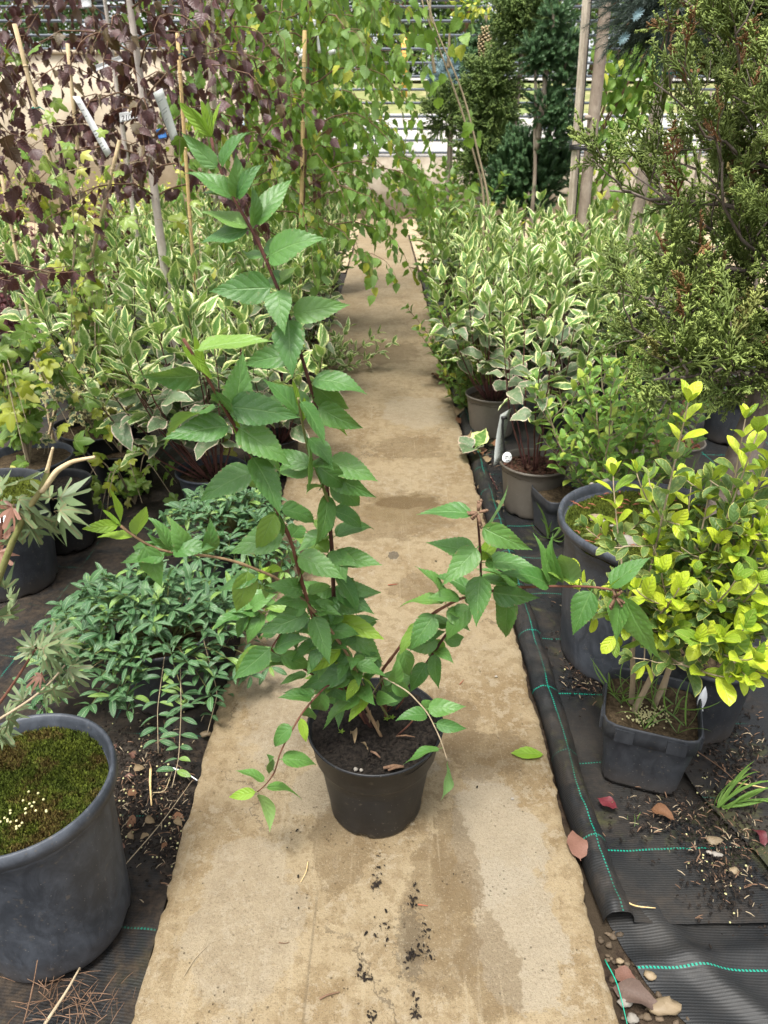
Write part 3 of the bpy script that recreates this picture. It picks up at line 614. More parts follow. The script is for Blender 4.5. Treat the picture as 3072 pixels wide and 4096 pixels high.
SH['purple'] = [leaf_shape(M['l_purple'], W, .42, 1.2, 11, 4, .24, f, d, .12, .16, tw, sd) for sd, W, f, d, tw in ((74, .32, .3, .4, .3), (75, .28, .45, -.2, -.5), (76, .34, .2, .7, .5))]
SH['redshrub'] = [lobed_shape(M['l_polpurple'], [(a, L) for a, L in ((0, .7), (.8, .6), (-.8, .6), (1.6, .4), (-1.6, .4))], 20, .4, .4, .4, 3, .15)] + [leaf_shape(M['l_redshrub'], .26, .6, .8, 4, 2, 0, .3, .4, .1, .05, 0, 77)]
SH['yellow'] = [leaf_shape(M['l_yellowshrub'], .28, .6, .8, 4, 2, 0, .3, d, .1, .05, 0, 78) for d in (.3, .8)]
SH['bushy'] = [leaf_shape(M['l_bushy'], W, .5, .9, 6, 2, .04, .3, d, .1, .1, tw, 80) for W, d, tw in ((.26, .4, .2), (.3, .9, -.3), (.22, .1, .4))]
SH['hydr'] = [leaf_shape(M['l_birch'], .26, .5, .9, 8, 4, .03, .3, d, .2, .1, tw, 82) for d, tw in ((.4, .2), (1., -.3), (.7, .6))]
SH['ivy'] = [lobed_shape(M['l_ivy'], [(0, .62), (1.05, .42), (-1.05, .42), (2.0, .25), (-2.0, .25)], 24, .75, .42, d, sd, .22, 1.3) for sd, d in ((1, .3), (2, .7), (3, -.1))]
SH['ivylime'] = [lobed_shape(M['l_ivylime'], [(0, .62), (1.05, .40), (-1.05, .40), (2.0, .25), (-2.0, .25)], 24, .75, .42, d, sd, .22, 1.3) for sd, d in ((1, .4), (2, .8))]
SH['ivyvar'] = [lobed_shape(M['l_ivyvar'], [(0, .6), (1.1, .35), (-1.1, .35), (2.0, .2), (-2.0, .2)], 20, .7, .42, .4, 5, .22, 1.3)]
SH['acer'] = [lobed_shape(M['l_acer'], [(0, .80), (.58, .72), (-.58, .72), (1.15, .55), (-1.15, .55), (1.75, .32), (-1.75, .32)], 56, .36, .16, d, sd, .15, 1.1, .09) for sd, d in ((1, .4), (2, .9), (3, -.1))]
SH['juniper'] = [spray_shape(M['n_juniper'], k, 7, .40, .021, .22, True) for k in range(5)]
SH['thuja'] = [spray_shape(M['n_thuja'], 20 + k, 6, .42, .028, .25, True) for k in range(3)]
SH['spruce'] = [needle_shape(M['n_spruce'], 30 + k, 80, .17, .008, .8) for k in range(3)]
SH['blue'] = [needle_shape(M['n_blue'], 40 + k, 70, .32, .018, .8) for k in range(2)]
SH['yew'] = [needle_shape(M['n_yew'], 50 + k, 64, .26, .032, .9, bark=.02) for k in range(3)]
SH['grass'] = [leaf_shape(M['l_grass'], .022, .3, .8, 7, 2, 0, .5, d, 0, .02, .3, 85, 'blade') for d in (.6, 1.4)]
def pick(k): return SH[k][rs.randrange(len(SH[k]))]

# ================================================================== SETTING
def sheet(name, mat, xs, ys, zfn, ufn=None, xfn=None, kind='structure'):
    X, Y = np.meshgrid(xs, ys, indexing='ij'); Z = zfn(X, Y); X2 = xfn(X, Y) if xfn else X
    o = MB().grid(np.stack([X2, Y, Z], -1), np.stack([X, Y], -1) if ufn is None else ufn(X, Y)).obj(name, M[mat]); o['kind'] = kind; return o
XL, XR = -.445, .412
# ground sheet of earth under everything, out to the fence wall
sheet('ground', 'soil', np.concatenate([np.linspace(-40, -2.5, 12), np.linspace(-2.4, 2.4, 80), np.linspace(2.5, 40, 12)]), np.concatenate([np.linspace(-4, .3, 6), np.linspace(.35, 3.2, 90), np.linspace(3.4, 16.2, 20)]), lambda X, Y: -.048 + (fbm(X * 9, Y * 9, 3) - .5) * .014)
# concrete walkway: chipped edges, a real slab
ys = np.concatenate([np.linspace(-3, .3, 8), np.linspace(.32, 4, 240), np.linspace(4.05, 15.9, 60)])
sx = np.array([-1, -1, -.995, -.985] + list(np.linspace(-.96, .96, 40)) + [.985, .995, 1, 1])
Xn, Y = np.meshgrid(sx, ys, indexing='ij')
el = XL + (fbm(Y * 14, Y * 0 + 3, 1, 4) - .5) * .016 + (fbm(Y * 60, Y * 0, 4, 2) - .4) * .011 - .012 * np.clip(fbm(Y * 22, Y * 0 + 7, 14, 2) - .52, 0, 1) + .004 * np.sin(Y * 3); er = XR + (fbm(Y * 14, Y * 0 + 8, 2, 4) - .5) * .018 + (fbm(Y * 60, Y * 0 + 1, 5, 2) - .4) * .012
X = np.where(Xn < 0, -(-Xn) * (-el), Xn * er)
Z = (fbm(X * 5, Y * 5, 6, 3) - .45) * .004 + (fbm(X * 30, Y * 30, 7, 3) - .45) * .0016
ed = np.abs(Xn); Z = Z - np.clip((ed - .975) / .025, 0, 1) * (.003 + .008 * fbm(Y * 25, X * 0, 9, 3)); k = np.zeros_like(Z); Z[0] = -.06; Z[-1] = -.06
MB().grid(np.stack([X, Y, Z], -1)).obj('concrete_path', M['path'])['kind'] = 'structure'
# black woven ground cloth, right side: rolled hem along the walkway, wrinkles, then a second sheet under it in front
cs = np.concatenate([np.linspace(0, .13, 26), np.linspace(.14, 1.4, 84), np.linspace(1.5, 6, 12)])
ysr = np.concatenate([np.linspace(.885, 3.2, 200), np.linspace(3.25, 9, 60)])
def xr(X, Y):
    e = XR + .012 + (fbm(Y * 5, Y * 0, 2, 2) - .4) * .018 + .016 * np.clip((1.25 - Y) / .35, 0, 1) ** 2; c = X; a = np.clip(c / .12, 0, 1) * math.pi
    wd = .072 - .02 * np.clip(1.6 - Y, 0, .6)
    return np.where(c < .12, e + wd * (1 - np.cos(a)) / 2, e + wd + (c - .12))
def zr(X, Y):
    a = np.clip(X / .12, 0, 1) * math.pi; hgt = .038 + .009 * np.sin(Y * 7) + .022 * (fbm(Y * 11, X * 22, 3) - .45) + .010 * (fbm(Y * 45, X * 30, 13, 3) - .45)
    wr = (fbm(X * 6, Y * 2.2, 5, 3) - .45) * .018 + (fbm(X * 26, Y * 14, 45, 3) - .45) * .004 + .004 * np.sin(X * 34 + Y * 9 + 3 * fbm(X * 3, Y * 3, 8)) * np.exp(-X * 4)
    fr = np.clip((.99 - Y) / .1, 0, 1)
    return -.026 + np.sin(a) ** .8 * hgt + np.where(X > .1, wr, 0) + fr * .004
sheet('ground_fabric', 'fabric_r', cs, ysr, zr, None, xr)
# front sheet, glossier, its cut edge runs off to the lower right
cs2 = np.concatenate([np.linspace(0, 1.3, 90), np.linspace(1.4, 4, 8)]); ys2 = np.linspace(.1, .93, 90)
def x2(X, Y): return .445 + np.clip(.90 - Y, 0, 1) * .52 + .012 * np.sin(Y * 22) + X
def z2(X, Y):
    f = .018 * np.exp(-((X - .09 - .35 * (.9 - Y)) / .035) ** 2) + .013 * np.exp(-((Y - .80 + X * .35) / .018) ** 2) * (X > .22) + .010 * np.exp(-((Y - .845 - (X - .35) * .1) / .02) ** 2)
    return -.037 + f + (fbm(X * 7, Y * 5, 15, 3) - .45) * .016 - .008 * np.exp(-X * 40)
sheet('ground_fabric', 'fabric_f', cs2, ys2, z2, lambda X, Y: np.stack([X + .13, Y + .035 * np.sin(X * 3) - X * .06], -1), x2)
# overlapping sheet at the far right with a diagonal seam
cs3 = np.linspace(0, 2.5, 60); ys3 = np.linspace(.9, 1.75, 50)
sheet('ground_fabric', 'fabric_r', cs3, ys3, lambda X, Y: -.016 + (fbm(X * 8, Y * 4, 25, 3) - .45) * .012 + .006 * np.exp(-X * 30), lambda X, Y: np.stack([X + .1, Y + .13], -1), lambda X, Y: .70 + (1.4 - Y) * .28 + .008 * np.sin(Y * 20) + X)
# left side
csl = np.concatenate([np.linspace(-6, -1.6, 10), np.linspace(-1.55, -.452, 90)]); ysl = np.concatenate([np.linspace(-.5, .4, 6), np.linspace(.42, 3.5, 190), np.linspace(3.6, 9, 24)])
sheet('ground_fabric', 'fabric_l', csl, ysl, lambda X, Y: -.030 + (fbm(X * 6, Y * 5, 35, 4) - .45) * .022 + .006 * np.sin(X * 22 + Y * 5) - .006 * np.exp((X + .452) * 60), lambda X, Y: np.stack([X + .02, Y * .98 + X * .12], -1))
# pale sandy paving beyond the beds
sheet('paved_area', 'paving', np.linspace(1.7, 30, 20), np.linspace(6.4, 13, 12), lambda X, Y: -.018 + 0 * X)
sheet('paved_area', 'paving', np.linspace(.44, 1.69, 6), np.linspace(9.02, 13, 8), lambda X, Y: -.018 + 0 * X); sheet('paved_area', 'paving', np.linspace(-30, -.47, 16), np.linspace(9.02, 13, 8), lambda X, Y: -.018 + 0 * X)
sheet('paved_area', 'paving', np.linspace(-30, 30, 30), np.linspace(13.01, 16.2, 8), lambda X, Y: -.012 + 0 * X)
# low wall under the fence, the higher ground behind it
YF = 16.0
def zat(v): return P(CX, v, YF)[2]
ztop = zat(628)
o = MB().box((9, YF + .15, (ztop) / 2), (30, .30, ztop)).obj('retaining_wall', M['wall_low']); tag(o, 'low grey concrete wall below the rail fence', 'wall')
o = MB().box((-14.9, YF - .42, 1.42), (27.0, .34, 2.84)).box((-14.9, YF - .42, 2.87), (27.1, .42, .06)).obj('beige_wall', M['wall']); tag(o, 'plain beige rendered wall behind the purple trees', 'wall')
def terr(X, Y):
    z = np.interp(Y, [16.3, 17.5, 19, 23.8, 24.6, 27, 45, 90], [ztop - .02, ztop + .04, 1.95, 2.95, 3.05, 3.25, 4.2, 7]); return z + (fbm(X * .7, Y * .7, 4) - .45) * .12 * np.clip((Y - 19) / 2, 0, 1)
sheet('hillside', 'grass_ground', np.linspace(-60, 60, 70), np.concatenate([np.linspace(18.6, 27, 40), np.linspace(28, 90, 20)]), terr)
sheet('road', 'asphalt', np.linspace(-60, 60, 40), np.linspace(16.3, 19.2, 12), lambda X, Y: terr(X, Y) * 1 + .03 + 0 * X)
sheet('road', 'asphalt', np.linspace(-60, 60, 40), np.linspace(23.6, 24.9, 6), lambda X, Y: terr(X, Y) + .08)
# fence of round rails
fz = thing('metal_rail_fence', 'blue-grey metal fence of many horizontal rails along the back', 'fence', (0, YF, 0))
for v in (-60, -30, 0, 27, 84, 142, 196, 252, 306, 358, 412, 466, 515, 561, 610):
    z = zat(v); MB().tube([(-24, YF, z), (-8, YF, z), (8, YF, z), (24, YF, z)], .027, 6).obj('rail', M['fence'], fz)
for x in (-23.2, -18.7, -14.2, -9.75, -5.28, -.76, 3.75, 8.25, 12.8, 17.3, 21.8):
    MB().box((x, YF + .09, (ztop + 4.3) / 2), (.10, .10, 4.3 - ztop)).obj('post', M['fence'], fz, False)
pp = P(1618, 230, 21.5)
o = MB().tube([(pp[0], 21.5, terr(pp[0], 21.5) - .1), (pp[0], 21.5, pp[2] + .35), (pp[0], 21.5, pp[2] + .42)], [.085, .085, .03], 12).obj('post', M['orange']); tag(o, 'yellow-orange marker post beyond the rail fence', 'post')

# trees and hedges beyond the fence
def clump_tree(label, name, x, y, h, rw, mat, seed, n=1500, trunk=.5, sz=.55, conif=False):
    r_ = np.random.RandomState(seed); z0 = float(terr(np.array(x), np.array(float(y)))); t = thing(name, label, 'tree', (x, y, z0), 'trees beyond the fence')
    top = z0 + h; MB().tube([(x, y, z0 - .1), (x + .1, y, z0 + h * .4), (x, y, z0 + h * .8)], [.17, .13, .05], 8).obj('trunk', M['twig_brown'], t)
    for k in range(5):
        a = r_.rand() * 6.28; MB().tube([(x, y, z0 + h * (.25 + .1 * k)), (x + math.cos(a) * rw * .4, y + math.sin(a) * rw * .4, z0 + h * (.4 + .1 * k)), (x + math.cos(a) * rw * .75, y + math.sin(a) * rw * .75, z0 + h * (.52 + .09 * k))], [.06, .045, .015], 6).obj('branch', M['twig_brown'], t)
    b = MB(); lob = [(r_.normal(0, rw * .38, 2), r_.uniform(trunk, .95), r_.uniform(.35, .6)) for _ in range(12)]
    for i in range(n):
        l, lz, lr = lob[r_.randint(12)]; d = nrmz(r_.normal(0, 1, 3)); q = r_.rand() ** .5
        kk = (1.15 - lz) * 1.3 if conif else 1.
        p = np.array([x + l[0] * kk + d[0] * rw * lr * q * kk, y + l[1] * kk + d[1] * rw * lr * q * kk, z0 + h * lz + d[2] * h * .17 * q])
        s_ = sz * r_.uniform(.5, 1.2); u = nrmz(r_.normal(0, 1, 3) + np.array([0, 0, -.3])); w_ = nrmz(np.cross(u, r_.normal(0, 1, 3)))
        b.add([p - u * s_ * .12, p + w_ * s_ * .12, p + u * s_ * .22, p - w_ * s_ * .12], [[0, 1, 2, 3]], [[0, 0], [.5, 1], [1, .5], [.5, 0]], r_.rand())
    o = b.obj('crown', M[mat], t, False, kind='stuff'); return t
far = [(-11.5, 27, 8, 2.6, 'n_far', 'broad bright green tree far left behind the beige wall'), (-8.6, 25, 6.5, 2.1, 'n_far2', 'dark tree behind the beige wall with purple leaves in front'), (-6.2, 27, 8, 2.5, 'n_far', 'light green tree behind the stripped trunk and wall'),
       (-3.6, 25.5, 6, 2.0, 'n_far2', 'dark hedge tree behind the square timber stake'), (-1.5, 27, 8, 2.3, 'n_far', 'green tree seen above the weeping birch'), (.6, 27.5, 7, 2.1, 'n_far2', 'dark tree beside the yellow-orange post'),
       (2.7, 28, 8, 2.2, 'n_far2', 'dark tree with bare trunk beyond the upper rails'), (5.0, 27, 7.5, 2.3, 'n_far', 'yellowish green tree behind the dwarf conifers'), (7.6, 26, 7.5, 2.3, 'n_far', 'leafy tree behind the tied trunk and stake'),
       (10.3, 27, 8, 2.6, 'n_far', 'bushy tree far right behind the blue spruce'), (13.5, 28, 8, 2.8, 'n_far2', 'dark tree at the far right end of the fence'), (-14.5, 27, 8, 2.8, 'n_far2', 'dark tree at the far left end of the wall')]
for i, (x, y, h, rw, m_, lb) in enumerate(far): clump_tree(lb, 'leafy_tree', x, y, h, rw, m_, 100 + i, 4200, -.02)
far2 = [(-9, 36, 'n_far'), (-3, 37, 'n_far2'), (4, 38, 'n_far'), (11, 36, 'n_far2'), (17, 33, 'n_far'), (-16, 34, 'n_far2')]
for i, (x, y, m_) in enumerate(far2): clump_tree(['tall green tree far behind the beige wall', 'tall dark tree far behind, above the weeping birches', 'tall green tree far behind the columnar olive conifer', 'tall dark tree far behind the top right spruce', 'tall green tree at the far right of the hillside', 'tall dark tree at the far left of the hillside'][i], 'leafy_tree', x, y, 10, 4.2, m_, 200 + i, 2600, .02, 1.0)
for i, (x, m_) in enumerate([(-4.6, 'n_far'), (-2.2, 'n_far2'), (.1, 'n_far2'), (2.4, 'n_far'), (4.4, 'n_far2'), (6.6, 'n_far'), (9.0, 'n_far2'), (11.6, 'n_far'), (-7.2, 'n_far'), (-9.9, 'n_far2'), (-12.8, 'n_far')]):
    clump_tree(['bright bush between beige wall and green birch beyond the fence', 'dark bush behind the birch, beyond the fence', 'dark bush right beside the yellow-orange post', 'light bush right of the yellow-orange post beyond the fence', 'dark bush behind the columnar conifers beyond the fence',
                'bright bush beyond the fence, left of the square stake', 'dark bush beyond the fence behind the leaning stems', 'light bush beyond the fence behind the juniper', 'light bush above the beige wall behind the pale trunk', 'dark bush above the beige wall at the left', 'light bush above the beige wall at the far left'][i], 'bush', x, 25.4 + (i % 3) * .5, 3.2, 1.6, m_, 300 + i, 2200, .02, .4)

# ================================================================== THE MAIN POTTED SHRUB (traced from the photograph)
CR = {'A': (500, 400, 1.659), 'B': (500, 1300, 1.508), 'C': (300, 1900, 2.074), 'D': (900, 2100, 2.074), 'E': (1600, 1900, 1.508), 'F': (850, 2600, 1.58)}
def S(c, x, y): o = CR[c]; return o[0] + x / o[2], o[1] + y / o[2]
PC = np.array([-.019, 1.164])
pot = Plant('potted_shrub', 'tall serrated green shrub in a black round pot standing on the walkway', 'potted plant', (PC[0], PC[1], 0))
zs = round_pot(pot.root, (PC[0], PC[1], 0.002), .149, .106, .242, 'black_pot', 'peat', lip=.006, lipw=.010, band=.075, depth=.022, n=96, bumps=.007, t=.0028)
chips(pot.root, PC, .13, zs - .002, 900, 'crumb', (.002, .007), 'soil_crumbs', 1., 3)
b = MB()
for (x, y, dx, dy, w_) in [(1080, 745, 130, -10, 12), (1110, 760, 100, -20, 8), (1160, 545, 120, 5, 6), (1000, 640, 60, 40, 8)]: # bits of wood and bark on the soil
    p0, p1 = G(*S('F', x, y), zs + .012), G(*S('F', x + dx, y + dy), zs + .014); b.tube([p0, (p0 + p1) / 2 + [0, 0, .004], p1], [w_ * .0003, w_ * .0004, w_ * .0002], 4)
b.obj('wood_splinters', M['twig_brown'], pot.root, kind='stuff')
for (x, y, s_, an) in [(905, 755, .005, 0), (940, 760, .004, 0)]: MB().blob(G(*S('F', x, y), zs + .006), s_, 6, 5).obj('stone', M['stone'], pot.root)
pale = [leaf_shape(M['dead_tan'], .25, .5, .9, 6, 4, .1, .6, 1.4, .6, .1, .8, 5, 'dry_leaf')]
for (x, y, x2_, y2_) in [(870, 515, 905, 610), (985, 640, 925, 570), (960, 405, 1000, 480), (1010, 470, 1060, 530)]:
    a, b_ = G(*S('F', x, y), zs + .01), G(*S('F', x2_, y2_), zs + .02); MB_ = pale[0]; pot.leaf(MB_, a, b_ - a, (.5, -.3, 1), np.linalg.norm(b_ - a) * .8, .55)
soilp = lambda x, y: (*S('F', x, y), None)
# stems: list of (crop, x, y, depth)  -- depth = distance along the walkway
ST = {
 'tall': ([('F', 1010, 500, 1.19), ('D', 1075, 1450, 1.17), ('D', 1000, 1250, 1.155), ('D', 955, 950, 1.14), ('D', 920, 800, 1.13), ('D', 903, 640, 1.12), ('D', 890, 250, 1.09), ('B', 1245, 1300, 1.085), ('B', 1222, 1050, 1.075), ('B', 1205, 760, 1.06), ('B', 1150, 470, 1.045), ('B', 1118, 370, 1.04), ('B', 1080, 240, 1.035), ('B', 1010, 0, 1.03), ('A', 1000, 1215, 1.03), ('A', 940, 1080, 1.03), ('A', 880, 910, 1.03), ('A', 830, 830, 1.03), ('A', 740, 700, 1.03), ('A', 690, 600, 1.03), ('A', 620, 460, 1.035), ('A', 590, 350, 1.04), ('A', 572, 250, 1.04)], .0058, .0022, 'stem_dark'),
 'left_tall': ([('F', 985, 480, 1.18), ('D', 1010, 1380, 1.15), ('D', 985, 1290, 1.14), ('D', 900, 1140, 1.12), ('D', 830, 980, 1.09), ('D', 755, 830, 1.06), ('D', 690, 640, 1.035), ('D', 655, 540, 1.02), ('D', 590, 290, .985), ('B', 1000, 1290, .97), ('B', 935, 1160, .955), ('B', 850, 980, .93), ('B', 780, 830, .91), ('B', 680, 640, .885), ('B', 570, 450, .865), ('B', 500, 320, .85), ('B', 400, 160, .84), ('B', 352, 85, .835)], .0052, .0022, 'stem_red'),
 'mid': ([('B', 1245, 1130, 1.075), ('B', 1190, 960, 1.04), ('B', 1105, 760, 1.01), ('B', 1065, 570, .99), ('B', 1045, 440, .98)], .0032, .002, 'stem_green'),
 'left_arm': ([('F', 1070, 555, 1.19), ('F', 960, 340, 1.15), ('D', 1100, 1250, 1.12), ('D', 1010, 1060, 1.09), ('D', 870, 860, 1.06), ('D', 800, 780, 1.05), ('D', 680, 650, 1.03), ('D', 520, 510, 1.01), ('D', 370, 400, 1.0), ('C', 1640, 840, 1.0), ('C', 1400, 740, .985), ('C', 1240, 690, .975), ('C', 970, 655, .965), ('C', 810, 645, .96), ('C', 700, 630, .955), ('C', 580, 570, .95), ('C', 460, 490, .945), ('C', 380, 420, .945)], .0042, .0022, 'stem_redtan'),
 'arm_a': ([('F', 1100, 450, 1.2), ('D', 1290, 1220, 1.17), ('D', 1400, 1080, 1.15), ('D', 1500, 940, 1.14), ('E', 100, 910, 1.13), ('E', 220, 820, 1.12), ('E', 370, 740, 1.11), ('E', 560, 695, 1.1), ('E', 700, 680, 1.09), ('E', 880, 670, 1.08), ('E', 1150, 672, 1.06), ('E', 1340, 700, 1.05)], .0042, .0024, 'stem_red'),
 'arm_b': ([('F', 1085, 380, 1.2), ('F', 1200, 260, 1.2), ('E', 20, 1300, 1.19), ('E', 140, 1165, 1.17), ('E', 270, 970, 1.14), ('E', 400, 820, 1.11), ('E', 470, 740, 1.09), ('E', 490, 650, 1.07), ('E', 483, 450, 1.04), ('E', 468, 240, 1.02)], .0038, .0022, 'stem_dark'),
 'low_left': ([('F', 950, 420, 1.17), ('F', 830, 250, 1.12), ('F', 730, 215, 1.08), ('F', 640, 310, 1.05), ('F', 570, 390, 1.03), ('F', 500, 510, 1.01), ('F', 430, 640, 1.0), ('F', 392, 780, .99), ('F', 330, 860, .99), ('F', 285, 895, .995)], .003, .0014, 'stem_red'),
 'left_mid': ([('F', 960, 400, 1.18), ('D', 860, 1330, 1.13), ('D', 680, 1210, 1.09), ('D', 560, 1130, 1.07), ('D', 450, 1070, 1.05), ('D', 365, 1040, 1.04), ('D', 440, 940, 1.04), ('D', 470, 870, 1.045)], .003, .0016, 'stem_red'),
 'left_far': ([('D', 680, 650, 1.2), ('D', 440, 730, 1.22), ('D', 290, 715, 1.22), ('D', 200, 690, 1.22), ('D', 150, 730, 1.22), ('D', 60, 740, 1.22)], .0028, .0014, 'stem_tan'),
 'right_twig': ([('F', 1000, 300, 1.17), ('F', 1080, 170, 1.13), ('F', 1240, 265, 1.09), ('F', 1360, 395, 1.06), ('F', 1440, 560, 1.03), ('F', 1485, 700, 1.02)], .0026, .0012, 'stem_tan'),
 'inner': ([('F', 1120, 440, 1.18), ('F', 1040, 310, 1.15), ('F', 960, 230, 1.12), ('F', 880, 60, 1.08), ('D', 1020, 1020, 1.07)], .003, .0015, 'stem_green'),
}
stem3 = {}
def dense(pts, n=60):
    pts = np.array(pts); d = np.r_[0, np.cumsum(np.linalg.norm(np.diff(pts, axis=0), axis=1))]; t = np.linspace(0, d[-1], n)
    from_ = np.stack([np.interp(t, d, pts[:, i]) for i in range(3)], 1)
    k = np.array([1, 2, 3, 2, 1]) / 9.; q = from_.copy()
    for i in range(2, n - 2): q[i] = (from_[i - 2:i + 3] * k[:, None]).sum(0)
    return q
for k, (pts, r0, r1, mt) in ST.items():
    p3 = [P(*S(c, x, y), d) for c, x, y, d in pts]
    if pts[0][0] == 'F': p3[0] = G(*S('F', pts[0][1], pts[0][2]), zs - .005)
    q = dense(p3); stem3[k] = q; rad = np.linspace(r0 * .86, r1 * .85, len(q))
    rad = rad * (1 + .25 * (np.arange(len(q)) % 7 == 3)); pot.stem(q, rad, mt, 8)
for (x, y, x2_, y2_, hh) in [(1105, 400, 1175, 255, .05), (1150, 390, 1225, 262, .04), (1160, 548, 1305, 395, .05), (1000, 420, 880, 260, .07), (985, 410, 860, 190, .09), (960, 440, 800, 120, .1)]:
    a = G(*S('F', x, y), zs - .003); b_ = P(*S('F', x2_, y2_), a[1] - .01); pot.stem([a, (a + b_) / 2 + [.004, 0, 0], b_], [.0022, .0019, .0013], 'stem_red', 6)
